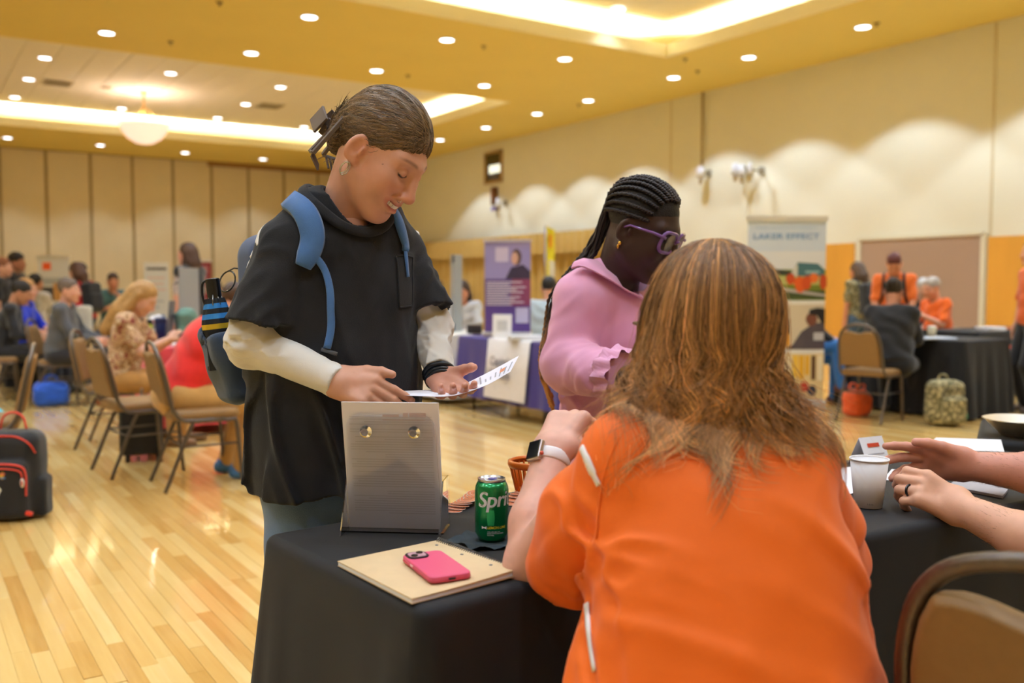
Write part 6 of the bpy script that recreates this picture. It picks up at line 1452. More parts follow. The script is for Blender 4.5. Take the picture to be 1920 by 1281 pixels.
    obj('hair', (W(V@Rh.T+hc_), F), M('hair_%d_%d_%d' % hc, hc, .5, var=.35, vscale=50, stretch=(3, 3, .5)), root, smooth=True, world=True)
    return root, dict(T=T, W=W, Rh=Rh, hc=hc_, Rl=Rl, root=root, tors=tors, shf=shf)
def pack(label, q, col, s=1.0, w=.14, h=.22, name='backpack'):
    """backpack on a figure's back"""
    T, W = q['T'], q['W']; f = U(rbox(T(0, -.20, .24), (w, .085, h), .06, q['Rl']), rbox(T(0, -.265, .17), (w*.8, .05, h*.55), .04, q['Rl']), k=.02); V, F = nets(f, .013, newton=0)
    o = thing(name, label, 'backpack', W(T(0, -.2, 0.0))); m = cloth_mat('pack_%d_%d_%d' % col, col); obj('main_bag', (W(V), F), m, o, smooth=True, world=True)
    for sd in (-1, 1):
        P = spline([T(sd*.10, -.12, .40), T(sd*.105, -.01, .512), T(sd*.11, .085, .44), T(sd*.12, .115, .30), T(sd*.13, .06, .16)], 16); P = project(P, q['shf'], .006, 3)
        obj('strap', MB().tube(W(P), .018, 6, flat=.4), m, o, smooth=True, world=True)
    return o
# ================================================================== man whose hands reach in from the right
def man_right():
    up = np.array([0, 0, 1.]); base = arr((1.34, 1.50, 0)); root = thing('person', 'man at the right edge, bare forearms reaching toward the paper cup', 'person', cw(base))
    LW, RW = cc(1797, 952, 1.99), cc(1806, 872, 2.20); LEl, REl = cc(2010, 1050, 1.80), cc(2040, 900, 2.10)
    parts = []; nl = MB(); sk = (222, 168, 138)
    # near hand: back of the hand to us, fingers bent toward the cup
    fa = nrm(LW-LEl); xh = nrm(cc(1700, 900, 2.03)-LW)
    hf, n1 = hand_fn(curl=((38, 52, 20), (42, 56, 22), (46, 58, 24), (48, 60, 24)), spread=(5, 1, -3, -9), thumb=(25, 40, 15, 10), fat=1.08)
    R1 = hand_frame(xh, (-.10, -.80, .55), 1); R1 = R1 if R1[2, 1] > 0 else hand_frame(xh, (-.10, -.80, .55), -1)
    t1 = LW-xh*.015; sc = 1.10
    h1 = U(xform_fn(hf, R1, t1, sc), rcone(LEl, LEl+(LW-LEl)*.4, .048, .048), rcone(LEl+(LW-LEl)*.4, LW+xh*.01, .048, .031), k=.022); V, F = nets(h1, .0028); parts.append((V, F, lin(sk))); nail_mesh(nl, n1, R1, t1, sc)
    # far hand: open, fingers stretched to the left, thumb up
    fb = nrm(RW-REl); xh2 = nrm(cc(1700, 862, 2.23)-RW)
    hf2, n2 = hand_fn(curl=((6, 12, 8), (14, 18, 10), (24, 22, 12), (32, 26, 14)), spread=(8, 2, -5, -12), thumb=(24, 8, 8, 10), fat=1.08)
    R2 = hand_frame(xh2, (.1, .75, .30), 1); R2 = R2 if R2[2, 1] > 0 else hand_frame(xh2, (.1, .75, .30), -1)
    t2 = RW-xh2*.015
    h2 = U(xform_fn(hf2, R2, t2, 1.12), rcone(REl, REl+(RW-REl)*.4, .048, .048), rcone(REl+(RW-REl)*.4, RW+xh2*.01, .048, .031), k=.022); V, F = nets(h2, .0028); parts.append((V, F, lin((214, 150, 128)))); nail_mesh(nl, n2, R2, t2, 1.12)
    hc = base+arr((.12, .0, 1.18)); Rh = rotz(math.radians(70)); hd = U(head_sdf(0), rcone((0, -.03, -.05), (0, -.05, -.2), .055, .062), k=.03); V, F = nets(hd, .008); parts.append((V@Rh.T+hc, F, head_color(V, sk)))
    S1, S2 = base+arr((.02, -.10, .98)), base+arr((.20, .22, .98))
    ua = U(chain([S1, LEl], [.05, .046]), chain([S2, REl], [.05, .046]), k=0); V, F = nets(ua, .01); parts.append((V, F, lin(sk)))
    V, F, C = join(parts); cobj('body', (V, F, C), m_skin, root, usecol=True); cobj('fingernails', nl.out()[:2], MATS['nails'], root)
    # ring on the ring finger
    cu = math.radians(46); p = arr((.090, -.0105, 0)); dr = arr((math.cos(cu), 0, -math.sin(cu))); rc = p+dr*.020; zz = arr((math.sin(cu), 0, math.cos(cu))); yy = arr((0, 1., 0))
    rg = [R1@(rc+.0108*(math.cos(a)*yy+math.sin(a)*zz))*sc+t1 for a in np.linspace(0, 2*math.pi, 25)[:-1]]
    cobj('ring', MB().tube(rg, .0032, 6, closed=True).out()[:2], M('tungsten', (70, 74, 84), .25, 1), root, label='dark metal wedding ring')
    # arm hair
    rs_ = np.random.RandomState(12); Ps = []
    for (a, b) in ((LEl, LW), (REl, RW)):
        ax = nrm(b-a); u1 = nrm(np.cross(ax, up)); u2 = np.cross(ax, u1)
        for _ in range(420):
            t = rs_.uniform(.25, .93); an = rs_.uniform(0, 6.28); rr = np.interp(t, [0, .4, 1], [.048, .048, .031]); c0 = a+(b-a)*t+rr*(math.cos(an)*u1+math.sin(an)*u2); o_ = math.cos(an)*u1+math.sin(an)*u2
            L_ = rs_.uniform(.006, .013); Ps.append([c0-o_*.001, c0+o_*L_*.25+ax*L_*.4, c0+o_*L_*.35+ax*L_])
    Ps = arr(Ps); cobj('arm_hair', hair_mesh(Ps, np.full(len(Ps), .00022), np.tile(lin((120, 80, 50)), (len(Ps), 1))), m_hairc, root, usecol=True)
    tors = U(ell(base+arr((.10, .04, .56)), (.17, .19, .16)), ell(base+arr((.11, .05, .82)), (.14, .18, .24)), rcone(S1, S2, .065, .065), rcone(S1, S1+(LEl-S1)*.5, .068, .07), rcone(S2, S2+(REl-S2)*.5, .068, .07), k=.06)
    cobj('shirt', nets(disp(tors, lambda P: .004*wob(P, 18, 2)), .01), cloth_mat('grey_shirt', (150, 152, 158)), root)
    hips = base+arr((.10, .04, .5)); lg = [chain([hips+arr((0, s*.1, 0)), hips+arr((-.22, -.30+s*.1, .0)), arr((hips[0]-.22, hips[1]-.30+s*.1, .09))], [.11, .08, .065], .03) for s in (-1, 1)]
    cobj('trousers', nets(U(ell(hips, (.17, .19, .11)), *lg, k=.05), .013), cloth_mat('dark_trousers', (46, 44, 50)), root)
    for s in (-1, 1):
        a_ = arr((hips[0]-.22, hips[1]-.30+s*.1, 0)); cobj('shoe', nets(I(U(rcone(a_+up*.045+arr((.04, 0, 0)), a_+up*.035-arr((.13, 0, 0)), .045, .036), rcone(a_+up*.1, a_+up*.05, .045, .045), k=.02), plane((0, 0, .002), (0, 0, -1))), .012), M('black_shoe', (30, 30, 32), .5), root)
    cobj('hair', nets(hair_sdf('short'), .009), M('hair_short_brown', (80, 56, 38), .5), root) if False else None
    V, F = nets(hair_sdf('short'), .009); cobj('hair', (V@Rh.T+hc, F), M('hair_short_brown', (80, 56, 38), .5, var=.3, vscale=50), root)
man_right()
# ================================================================== background tables
def wtable(label, clabel, cpos, rz, L, W, mat, drop=.70, seed=1, amp=.02, tname='folding_table'):
    p = cw([*cpos, 0]); fold_table(tname, label, (p[0], p[1], 0), rz, L-.04, W-.04, TZ-.006)
    o = obj('tablecloth', cloth_mesh(L, W, TZ-.001, drop, 22, amp, .04, .02, seed), mat, smooth=True); o.location = (p[0], p[1], 0); o.rotation_euler = (0, 0, rz); tag(o, clabel, 'tablecloth'); return p
HP = math.pi/2
ax_X, ax_Y = np.array([CA, SA]), np.array([-SA, CA])     # room axes seen in the camera-aligned frame
# purple table, long side along the room
pl0 = arr((-.60, 9.62)); pe = -ax_Y; pcn = pl0+pe*.95+ax_X*.40
m_pur = cloth_mat('purple_cloth', (52, 40, 128), .8, var=.06)
PT = wtable('folding table under the purple cloth with the white runner', 'purple tablecloth with a white lettered runner', pcn, HP, 1.85, .74, m_pur, .60, 3, .012)
rn = thing('table_runner', 'white table runner with grey lettering on the purple table', 'table runner', (PT[0]-.43, PT[1], .15))
ry0, ry1 = PT[1]+.30, PT[1]-.42
m_run = cloth_mat('runner_white', (226, 222, 222), .85)
xs_ = PT[0]-.37; rw = []
for (x, z) in ((PT[0]+.36, TZ+.004), (xs_+.01, TZ+.004), (xs_-.016, TZ-.012), (xs_-.050, TZ-.30), (xs_-.078, TZ-.56)): rw.append([(x+.006*math.sin(y*14)*(z < .7), y, z) for y in np.linspace(ry0, ry1, 14)])
obj('cloth', MB().grid(rw).grid((arr(rw)-arr((-.003, 0, .002)))[:, ::-1]), m_run, rn, smooth=True, world=True)
for k, (tx_, zz) in enumerate((('Capital', .50), ('Ultimate', .38))):
    V, F = text_mesh(tx_, .115, .002, 0, 'CENTER'); yy = PT[1]+.03
    obj('lettering', (np.stack([np.full(len(V), xs_-.052-(.62-(zz+.0))*.10+.0)+V[:, 1]*.10-.004, yy-V[:, 0], zz+V[:, 1]], 1), F), M('runner_ink', (92, 90, 108), .8), rn, world=True)
# white table further along the same row
wcn = pl0-pe*1.12+ax_X*.40
WT = wtable('folding table under the white cloth behind the purple table', 'white tablecloth hanging beside the purple table', wcn, HP, 1.8, .74, cloth_mat('white_cloth', (232, 228, 220), .85), .68, 6)
# red round-ish table at the left
RT = wtable('folding table under the pinkish red cloth', 'pinkish red tablecloth in front of the grey display board', (X(345, 8.5), 8.5), yawf(60), 1.5, .76, cloth_mat('red_cloth', (214, 70, 84), .8), .66, 8)
BT = wtable('folding table under the black cloth beside the camouflage backpack', 'black tablecloth hanging in deep folds behind the camouflage backpack', tuple(arr((4.02, 8.55))+ax_X*.57+ax_Y*.68), HP, 1.40, .76, m_bcloth, .72, 12, .035)
GT = wtable('folding table under the black cloth with orange letters', 'black tablecloth printed with large orange letters', tuple(arr((5.14, 10.35))+ax_X*.92+ax_Y*.36), 0, 1.84, .74, m_bcloth, .70, 15, .004)
for tx_, sz, zz, col, b_ in (('BGSU', .25, .40, (226, 84, 34), .012), ('BOWLING GREEN STATE', .075, .27, (176, 176, 180), .0)):
    V, F = text_mesh(tx_, sz, b_, 0, 'LEFT'); p0 = cw([*(arr((5.14, 10.35))+ax_X*.28), 0])
    o = obj('lettering', (np.stack([p0[0]+V[:, 0], np.full(len(V), p0[1]-.062-(TZ-zz)*.05), zz+V[:, 1]], 1), F), M('letters_%d' % col[0], col, .7), None, world=True)
    c_ = [q for q in bpy.data.objects if q.get('label') == 'black tablecloth printed with large orange letters'][0]; o.location = o.location-c_.location; o.parent = c_
KT = wtable('dark clothed table far left beside the standing man in black', 'dark tablecloth far left behind the man in the grey suit', (X(78, 11.7), 11.7), yawf(75), 1.0, .55, m_bcloth, .70, 18)
LT = wtable('table far left between the red T-shirt and the white banner', 'dark grey tablecloth behind the lime drink tumbler', (X(262, 11.6), 11.6), yawf(80), 1.5, .7, cloth_mat('charcoal_cloth', (58, 58, 64)), .70, 20)

# ================================================================== pull-up banners and signs
def banner(label, px0, px1, d, z0, z1, yawc=0.0, body=(230, 236, 244), cat='banner', bar=(222, 220, 214), foot=True, name='pull_up_banner'):
    """flat printed banner facing the camera side; returns root and a function (u, v) -> point"""
    a, b = cc(px0, 600, d), cc(px1, 600, d); w_ = np.linalg.norm((b-a)[:2]); m = (a+b)/2; ux = arr((math.cos(yawc), math.sin(yawc), 0)); n = arr((math.sin(yawc), -math.cos(yawc), 0))
    o = thing(name, label, cat, cw([m[0], m[1], z0]))
    P = lambda u, v, e=.0: cw(arr((m[0], m[1], 0))+ux*(u-.5)*w_+arr((0, 0, z0+(z1-z0)*v))+n*e)
    def sl(u0, u1, v0, v1, e0, e1):
        V = [P(u0, v0, e0), P(u1, v0, e0), P(u1, v1, e0), P(u0, v1, e0), P(u0, v0, e1), P(u1, v0, e1), P(u1, v1, e1), P(u0, v1, e1)]; return MB().add(V, [(0, 1, 2, 3), (7, 6, 5, 4), (0, 4, 5, 1), (1, 5, 6, 2), (2, 6, 7, 3), (3, 7, 4, 0)])
    obj('print_panel', sl(0, 1, .03, 1, .0, -.004), M('banner_%d_%d_%d' % body, body, .6), o, world=True, recalc=True)
    if foot: obj('base', sl(-.02, 1.02, 0, .045, .06, -.06), M('banner_base', (190, 190, 192), .4, .6), o, world=True, recalc=True, bevel=.01); 
    if bar is not None: obj('top_rail', sl(-.02, 1.02, .985, 1.012, .015, -.015), M('rail_%d' % bar[0], bar, .4, .3), o, world=True, recalc=True)
    def patch(nm, poly, col, e, mat=None): 
        V = [P(u, v, e) for u, v in poly]; return obj(nm, MB().add(V, [tuple(range(len(V)))]), mat or M('print_%d_%d_%d' % col, col, .65), o, world=True)
    def text(s, u, v, h, col, e, bold=0.0, align='CENTER', fit=None):
        V, F = text_mesh(s, 1.0, bold, 0, align); 
        if len(V) == 0: return
        k = h/.7
        if fit: k2 = fit*w_/(V[:, 0].max()-V[:, 0].min())
        else: k2 = k
        pts = np.array([P(u+x*k2/w_, v+y*k/(z1-z0), e) for x, y, _ in V]); obj('lettering', (pts, F), M('print_%d_%d_%d' % col, col, .65), o, world=True)
    return o, P, patch, text
R_ = lambda u0, u1, v0, v1: [(u0, v0), (u1, v0), (u1, v1), (u0, v1)]
def blob(u, v, ru, rv, n=14, seed=0, j=.25):
    rs_ = np.random.RandomState(seed); return [(u+ru*math.cos(a)*(1+j*(rs_.rand()-.5)), v+rv*math.sin(a)*(1+j*(rs_.rand()-.5))) for a in np.linspace(0, 2*math.pi, n+1)[:-1]]
o, P, patch, text = banner('tall pull-up banner with blue sky lettering and autumn campus photographs', 1400, 1546, 9.45, 0.0, 1.93, 0, (206, 218, 236))
E_ = .0015
text('GRAND VALLEY STATE UNIVERSITY', .49, .945, .022, (160, 190, 220), E_*2, 0, 'CENTER', .80); text('LAKER EFFECT', .49, .893, .055, (92, 142, 196), E_*2, .012, 'CENTER', .84)
patch('sky_haze', R_(0, 1, .72, .83), (222, 226, 234), E_)
patch('lawn', R_(0, 1, .575, .735), (118, 132, 40), E_*2); patch('lawn_light', R_(0, 1, .655, .70), (190, 196, 120), E_*3); patch('lawn_shade', R_(0, 1, .58, .625), (72, 84, 44), E_*3)
patch('path', [(.30, .63), (1, .592), (1, .605), (.34, .648)], (186, 178, 176), E_*4); patch('tree_line', [(.05, .705), (.60, .705), (.56, .725), (.40, .735), (.30, .727), (.2, .738), (.08, .722)], (56, 62, 50), E_*3)
patch('clock_tower', R_(.04, .075, .70, .80), (130, 70, 52), E_*4); patch('tower_cap', [(.045, .80), (.07, .80), (.058, .825)], (90, 110, 80), E_*4)
patch('hall', [(.60, .70), (.98, .70), (.98, .735), (.90, .765), (.64, .772), (.60, .745)], (70, 110, 118), E_*4); patch('hall_front', [(.56, .70), (.64, .70), (.64, .765), (.57, .73)], (206, 206, 200), E_*5); patch('hall_window', R_(.74, .92, .715, .728), (150, 186, 190), E_*5)
for k, (u, v, ru, rv) in enumerate(((.10, .69, .05, .022), (.22, .655, .11, .035), (.30, .685, .05, .03), (.55, .685, .06, .03), (.68, .66, .09, .042), (.76, .665, .06, .04), (.85, .69, .06, .025), (.97, .67, .05, .04))): patch('autumn_tree', blob(u, v, ru, rv, 14, k), ((222, 96, 32), (206, 80, 28), (230, 116, 46), (196, 76, 30))[k % 4], E_*(5+k % 2))
patch('divider', R_(0, 1, .553, .572), (236, 234, 228), E_*2); patch('room_photo', R_(0, 1, .315, .553), (214, 200, 174), E_*2)
patch('hoodie', [(.50, .318), (1.0, .318), (1.0, .46), (.86, .455), (.70, .41), (.60, .345)], (84, 76, 84), E_*3); patch('face', blob(.83, .475, .075, .036, 14, 3, .1), (120, 72, 56), E_*4); patch('dark_hair', [(.80, .50), (.80, .525), (.90, .535), (1, .53), (1, .45), (.95, .46), (.90, .495)], (30, 28, 32), E_*5); patch('shirt_print', R_(.86, .99, .365, .405), (196, 194, 200), E_*4)
patch('yellow_top', [(.36, .335), (.56, .335), (.54, .43), (.46, .45), (.38, .41)], (230, 164, 48), E_*3); patch('small_face', blob(.47, .462, .035, .022, 12, 4, .1), (208, 142, 112), E_*4); patch('long_hair', [(.49, .48), (.54, .47), (.55, .40), (.51, .40), (.50, .46)], (70, 44, 36), E_*4); patch('small_figure', blob(.25, .42, .04, .045, 12, 6, .2), (120, 110, 104), E_*3); patch('small_figure_head', blob(.25, .475, .025, .016, 12, 7, .1), (180, 124, 98), E_*4)
patch('divider', R_(0, 1, .295, .318), (236, 234, 228), E_*2); patch('gold_photo', R_(0, 1, .05, .295), (226, 204, 150), E_*2)
rs_ = np.random.RandomState(5)
for k in range(12): patch('gold_tree', R_(.04+.08*k, .09+.08*k+.02*rs_.rand(), .15+.04*rs_.rand(), .285), ((230, 176, 40), (240, 196, 70), (244, 232, 200), (92, 60, 36))[rs_.randint(4)], E_*3)
for k, (u, v, c_) in enumerate(((.45, .10, (206, 150, 120)), (.62, .11, (70, 66, 74)), (.75, .12, (196, 70, 50)), (.85, .10, (60, 60, 70)))): patch('crowd_figure', blob(u, v, .06, .03, 12, k, .2), c_, E_*4)
# purple table-top banner
pb = arr((X(952, 9.35), 9.35)); o, P, patch, text = banner('purple table-top banner with a portrait and white lines of text', 908, 995, 9.3, TZ+.008, 1.70, -.15, (86, 62, 140), bar=(200, 196, 214))
patch('portrait_field', R_(0, 1, .60, 1.0), (146, 138, 196), E_); patch('portrait_hair', blob(.70, .83, .11, .085, 14, 1, .1), (86, 64, 62), E_*3); patch('portrait_face', blob(.66, .815, .075, .065, 14, 2, .1), (206, 162, 146), E_*4); patch('portrait_jacket', [(.46, .60), (1, .60), (1, .68), (.84, .75), (.58, .72)], (52, 42, 70), E_*3); patch('heading_block', R_(.24, .52, .78, .93), (196, 186, 220), E_*2)
patch('rose_field', [(.55, .32), (1, .32), (1, .62), (.60, .60)], (128, 58, 96), E_*2)
for k in range(10): patch('text_line', R_(.04, (.82, .55, .90, .70, .84, .5, .78, .66, .86, .6)[k], .56-.026*k, .572-.026*k), (214, 206, 228), E_*4)
patch('pale_square', R_(.68, .96, .14, .30), (190, 186, 222), E_*3)
# feather flag
fx = X(1031, 14.2); ff = thing('feather_flag', 'narrow yellow feather flag in front of the gold curtain', 'flag', cw([fx, 14.2, 0]))
zt_, zb2 = cc(1025, 424, 14.2)[2], cc(1035, 560, 14.2)[2]
rows = [[cw([fx-.06+.02*t+u*(.13-.02*t), 14.2+.03*math.sin(5*t), zt_+(zb2-zt_)*t-.06*u*(1-t)]) for u in (0, .33, .66, 1)] for t in np.linspace(0, 1, 12)]
g_ = arr(rows); obj('cloth', MB().grid(g_).grid((g_+cw([0, .006, 0]))[:, ::-1]), cloth_mat('flag_yellow', (232, 216, 40), .7), ff, smooth=True, world=True)
obj('stripe', MB().grid(g_[1:4, 1:3]+cw([0, -.006, 0])), M('flag_orange', (236, 140, 40), .7), ff, world=True)
obj('white_panel', MB().grid(g_[5:9, 1:]+cw([0, -.006, 0])), M('flag_white', (222, 214, 190), .7), ff, world=True)
obj('pole', MB().tube([cw([fx-.07, 14.2, 0]), cw([fx-.07, 14.2, zt_])], .012, 8), M('steel', (150, 150, 150), .3, 1), ff, smooth=True, world=True)
obj('foot', MB().lathe([(.18, 0), (.18, .02), (.03, .03)], 20, cw([fx-.07, 14.2, 0])), M('black_plastic', (26, 27, 30), .4), ff, smooth=True, world=True)
# grey folded display boards
def board(label, px0, px1, d, zt, z0=TZ):
    a, b = cc(px0, 500, d), cc(px1, 500, d); m = (a+b)/2; w_ = (b-a)[0]; o = thing('display_board', label, 'display board', cw([m[0], m[1], z0])); mt = M('board_grey', (156, 162, 168), .55)
    for s, w1 in ((-1, .36), (1, .64)):
        p0 = arr((m[0]-w_/2+w_*.36, d, 0)); e = arr((s*w_*w1, .18, 0)); n_ = nrm(arr((e[1], -e[0], 0)))*.012
        V = [p0+arr((0, 0, z0)), p0+e+arr((0, 0, z0)), p0+e+arr((0, 0, zt)), p0+arr((0, 0, zt))]; obj('leaf', MB().add([cw(v) for v in V]+[cw(v+n_) for v in V], [(0, 1, 2, 3), (7, 6, 5, 4), (0, 4, 5, 1), (1, 5, 6, 2), (2, 6, 7, 3), (3, 7, 4, 0)]), mt, o, world=True, recalc=True)
    for z in (z0+.05, zt-.05): obj('hinge', MB().tube([cw([m[0]-w_/2+w_*.36, d-.01, z-.04]), cw([m[0]-w_/2+w_*.36, d-.01, z+.04])], .012, 8), M('black_plastic', (26, 27, 30), .4), o, world=True)
board('grey folded display board on the white-clothed table', 843, 863, 10.4, cc(850, 477, 10.4)[2])
board('grey folded display board on the red table', 320, 358, 8.5, cc(338, 502, 8.5)[2])
# other banners and signs
o, P, patch, text = banner('white and orange table-top banner at the far left', 73, 133, 16.8, .0, cc(100, 482, 16.8)[2], 0, (226, 228, 232))
patch('logo', R_(.16, .42, .87, .945), (232, 96, 40), E_); patch('grey_band', R_(.1, .95, .72, .79), (176, 184, 192), E_); patch('photo_wood', R_(.48, 1, .56, .74), (200, 150, 90), E_*2); patch('photo_dark', R_(.06, .48, .56, .70), (72, 72, 76), E_*2); patch('text_panel', R_(.06, .55, .30, .52), (236, 238, 244), E_*2); patch('orange_strip', R_(.06, .6, .24, .28), (224, 96, 60), E_*2)
o, P, patch, text = banner('pale banner with a dark brown top line near the floral-jacketed woman', 272, 318, 12.6, .0, cc(295, 492, 12.6)[2], 0, (232, 226, 212), bar=None)
patch('brown_line', R_(.10, .92, .935, .955), (80, 60, 50), E_)
for k in range(6): patch('text_line', R_(.12, (.85, .8, .88, .5, .8, .6)[k], .86-.05*k, .875-.05*k), (236, 200, 180) if k < 3 else (200, 196, 190), E_)
patch('blue_mark', R_(.62, .82, .50, .55), (70, 130, 200), E_)
o, P, patch, text = banner('small maroon sign on a stand by the partition wall', 377, 398, 17.0, .0, cc(388, 489, 17)[2], 0, (140, 40, 52), name='sign_stand'); patch('crest', R_(.3, .72, .86, .95), (176, 110, 118), E_); patch('crest_line', R_(.2, .8, .80, .83), (176, 110, 118), E_)
sg = arr((X(941, 9.05), 9.05)); st = thing('sign_holder', 'white upright sign on the purple table', 'sign', cw([sg[0], sg[1], TZ+.004])); Rs = rotz(-YAW-.12)@rotx(-.16)
obj('panel', MB().box((0, 0, .115), (.185, .008, .23)), M('sign_white', (236, 236, 240), .4), st, bevel=.003).rotation_euler = (-.16, 0, -YAW-.12)
obj('print', MB().box((0, -.006, .12), (.10, .002, .10)), M('sign_grey', (196, 198, 202), .6), st).rotation_euler = (-.16, 0, -YAW-.12)
obj('foot', MB().box((0, .02, .004), (.185, .09, .008)), M('sign_white', (236, 236, 240), .4), st).rotation_euler = (0, 0, -YAW-.12)

# ================================================================== gold curtain with valance on the right wall
ca_, cb2 = WX(1150, 500, XR)[1], WX(700, 500, XR)[1]; ztc = WX(1000, 441, XR)[2]
cur = thing('curtain', 'long gold pleated curtain with a valance along the right wall', 'curtain', (XR-.2, (ca_+cb2)/2, 0.0)); m_cur = cloth_mat('gold_curtain', (198, 164, 88), .75, var=.06, vscale=6, sheen=.3)
def pleats(x0, amp, z0, z1, per, nm, step=.03, ph=0):
    ys_ = np.arange(ca_, cb2, step); V = []
    for z in np.linspace(z0, z1, 4): V.append([(x0-amp*(.5+.5*math.sin(y*2*math.pi/per+ph+.6*math.sin(y*1.7)))*(1.0 if z < z1-.01 else .8), y, z) for y in ys_])
    obj(nm, MB().grid(V), m_cur, cur, smooth=True, world=True)
pleats(XR-.05, .22, .0, ztc-.05, .38, 'drape'); pleats(XR-.28, .12, ztc-.52, ztc, .30, 'valance', .03, 1)
obj('rod', MB().tube([(XR-.2, ca_, ztc-.02), (XR-.2, cb2, ztc-.02)], .025, 8), M('steel', (150, 150, 150), .3, 1), cur, world=True)
# wall lights, pole and speaker of the right wall
def walllamp(label, px, py, r=.10, arm=.25):
    p = WX(px, py, XR-arm); o = thing('wall_spotlight', label, 'spotlight', (XR, p[1], p[2]-.15))
    obj('mount', MB().box((XR-.03, p[1], p[2]), (.06, .10, .14)), M('lamp_grey', (150, 140, 120), .5), o, world=True); obj('arm', MB().tube([(XR-.03, p[1], p[2]), (p[0], p[1], p[2])], .018, 8), M('lamp_grey', (150, 140, 120), .5), o, world=True)
    obj('shade', MB().lathe([(r*.5, .12), (r*.7, .08), (r, -.10), (r*.9, -.10), (r*.5, .08)], 16, p), M('lamp_white', (232, 232, 238), .4), o, smooth=True, world=True)
    obj('bracket', MB().box(p+arr((0, 0, -.17)), (.05, .05, .12)), M('lamp_brass', (170, 140, 80), .5), o, world=True)
walllamp('white wall spotlight hanging under the thin pole on the right wall', 1314, 324); walllamp('white wall spotlight, left of the close pair right of the pole', 1379, 318); walllamp('white wall spotlight, right of the close pair right of the pole', 1391, 320, .08); walllamp('dark wall bracket casting a long shadow on the right wall', 1406, 318, .05, .35); walllamp('white wall spotlight below the high window', 935, 380)
pp_ = WX(1320, 250, XR); o = obj('wall_conduit', MB().tube([(XR-.05, pp_[1], 5.19), (XR-.05, pp_[1], WX(1320, 318, XR)[2])], .025, 8), M('conduit', (186, 164, 116), .5), None, smooth=True, world=True); tag(o, 'thin vertical conduit running down the right wall from the ceiling', 'conduit')
q0 = WX(929, 352, XR-.05); q1 = WX(929, 392, XR-.05); o = thing('loudspeaker', 'narrow brown wall loudspeaker under the high window', 'speaker', (XR, q0[1], q1[2])); obj('cabinet', MB().box((XR-.09, q0[1], (q0[2]+q1[2])/2+.06), (.16, .13, abs(q0[2]-q1[2])*.85)), M('speaker_brown', (112, 66, 22), .6), o, world=True, bevel=.01)
obj('blue_light', MB().box((XR-.10, q0[1], q1[2]+.0), (.12, .10, .10)), M('blue_lens', (110, 96, 200), .4), o, world=True)
# pendant bowl in the coffer
pp_ = G(269, 172, ZU-.014); bz = at(270, 234, np.hypot(*pp_[:2])*1.0)[2]; dpt = pix(pp_)[2]; zr = HCAM+(pp_[2]-HCAM)*(538-236)/(538-172.); rb = 45/FPX*dpt
pn = thing('pendant_lamp', 'large white alabaster bowl pendant hanging in the tiled coffer', 'pendant lamp', (pp_[0], pp_[1], pp_[2]))
m_al = M('alabaster', (250, 226, 214), .4, emit=(255, 222, 206), estr=.75); zr -= pp_[2]
obj('bowl', MB().lathe([(rb*.05, zr-rb*.76), (rb*.35, zr-rb*.70), (rb*.68, zr-rb*.50), (rb*.9, zr-rb*.2), (rb*.97, zr), (rb*1.0, zr+rb*.06), (rb*.95, zr+rb*.05), (rb*.86, zr-rb*.2), (rb*.6, zr-rb*.5), (rb*.05, zr-rb*.68)], 40), m_al, pn, smooth=True)
obj('rod', MB().tube([(0, 0, zr+.1), (0, 0, 0)], .022, 8), M('brass', (196, 156, 84), .4, .6), pn, smooth=True)
for k in range(3): a = k*2.094; obj('chain', MB().tube([(0, 0, zr+.45), (rb*.9*math.cos(a), rb*.9*math.sin(a), zr+.02)], .010, 6), MATS['brass'], pn, smooth=True)
obj('canopy', MB().lathe([(.10, 0), (.09, -.04), (.03, -.07)], 16), MATS['brass'], pn, smooth=True)
l = bpy.data.lights.new('pendant_bulb', 'POINT'); l.energy = 60; l.color = (1, .86, .74); l.shadow_soft_size = .12; lo = bpy.data.objects.new('pendant_bulb', l); COL.objects.link(lo); lo.location = (pp_[0], pp_[1], pp_[2]+zr+.12)
# ceiling vents, sprinklers
for (px, py, lab) in ((108, 155, 'leftmost of the ceiling air vents in the tiled coffer'), (505, 198, 'square ceiling air vent right of the pendant lamp'), (200, 163, 'small ceiling device left of the pendant rod')):
    p = G(px, py, ZU-.017); o = thing('ceiling_vent', lab, 'air vent', p)
    s_ = .30 if px != 200 else .10
    obj('frame', MB().b2((-s_, -s_, -.02), (s_, s_, 0)), M('vent_grey', (196, 182, 154), .6), o)
    for k in range(5): obj('slat', MB().box((0, -s_*.8+k*s_*.4, -.022), (s_*1.7, s_*.2, .012), rotx(.4)), M('vent_slat', (164, 150, 122), .6), o)
SPL = ('cut by the top edge left of centre', 'in the gold soffit left of centre above the tiled coffer', 'in the gold soffit right of centre below the front cove', 'in the gold soffit above the standing woman\'s head', 'beside the wall row of downlights near the high window', 'by the corner of the front cove, left of two', 'by the corner of the front cove, right of two', 'beside the nearest downlight of the right wall row')
for k, (px, py) in enumerate(((412, 4), (320, 78), (907, 86), (765, 141), (1085, 196), (1285, 110), (1308, 133), (1644, 43))):
    p = G(px, py, ZS); o = tag(obj('sprinkler', MB().lathe([(.05, 0), (.045, -.012), (.012, -.016), (.012, -.045), (.03, -.05)], 14, p), M('sprinkler_tan', (150, 124, 70), .5), None, smooth=True, world=True), 'small tan ceiling sprinkler '+SPL[k], 'sprinkler', 'sprinklers in the gold soffit')

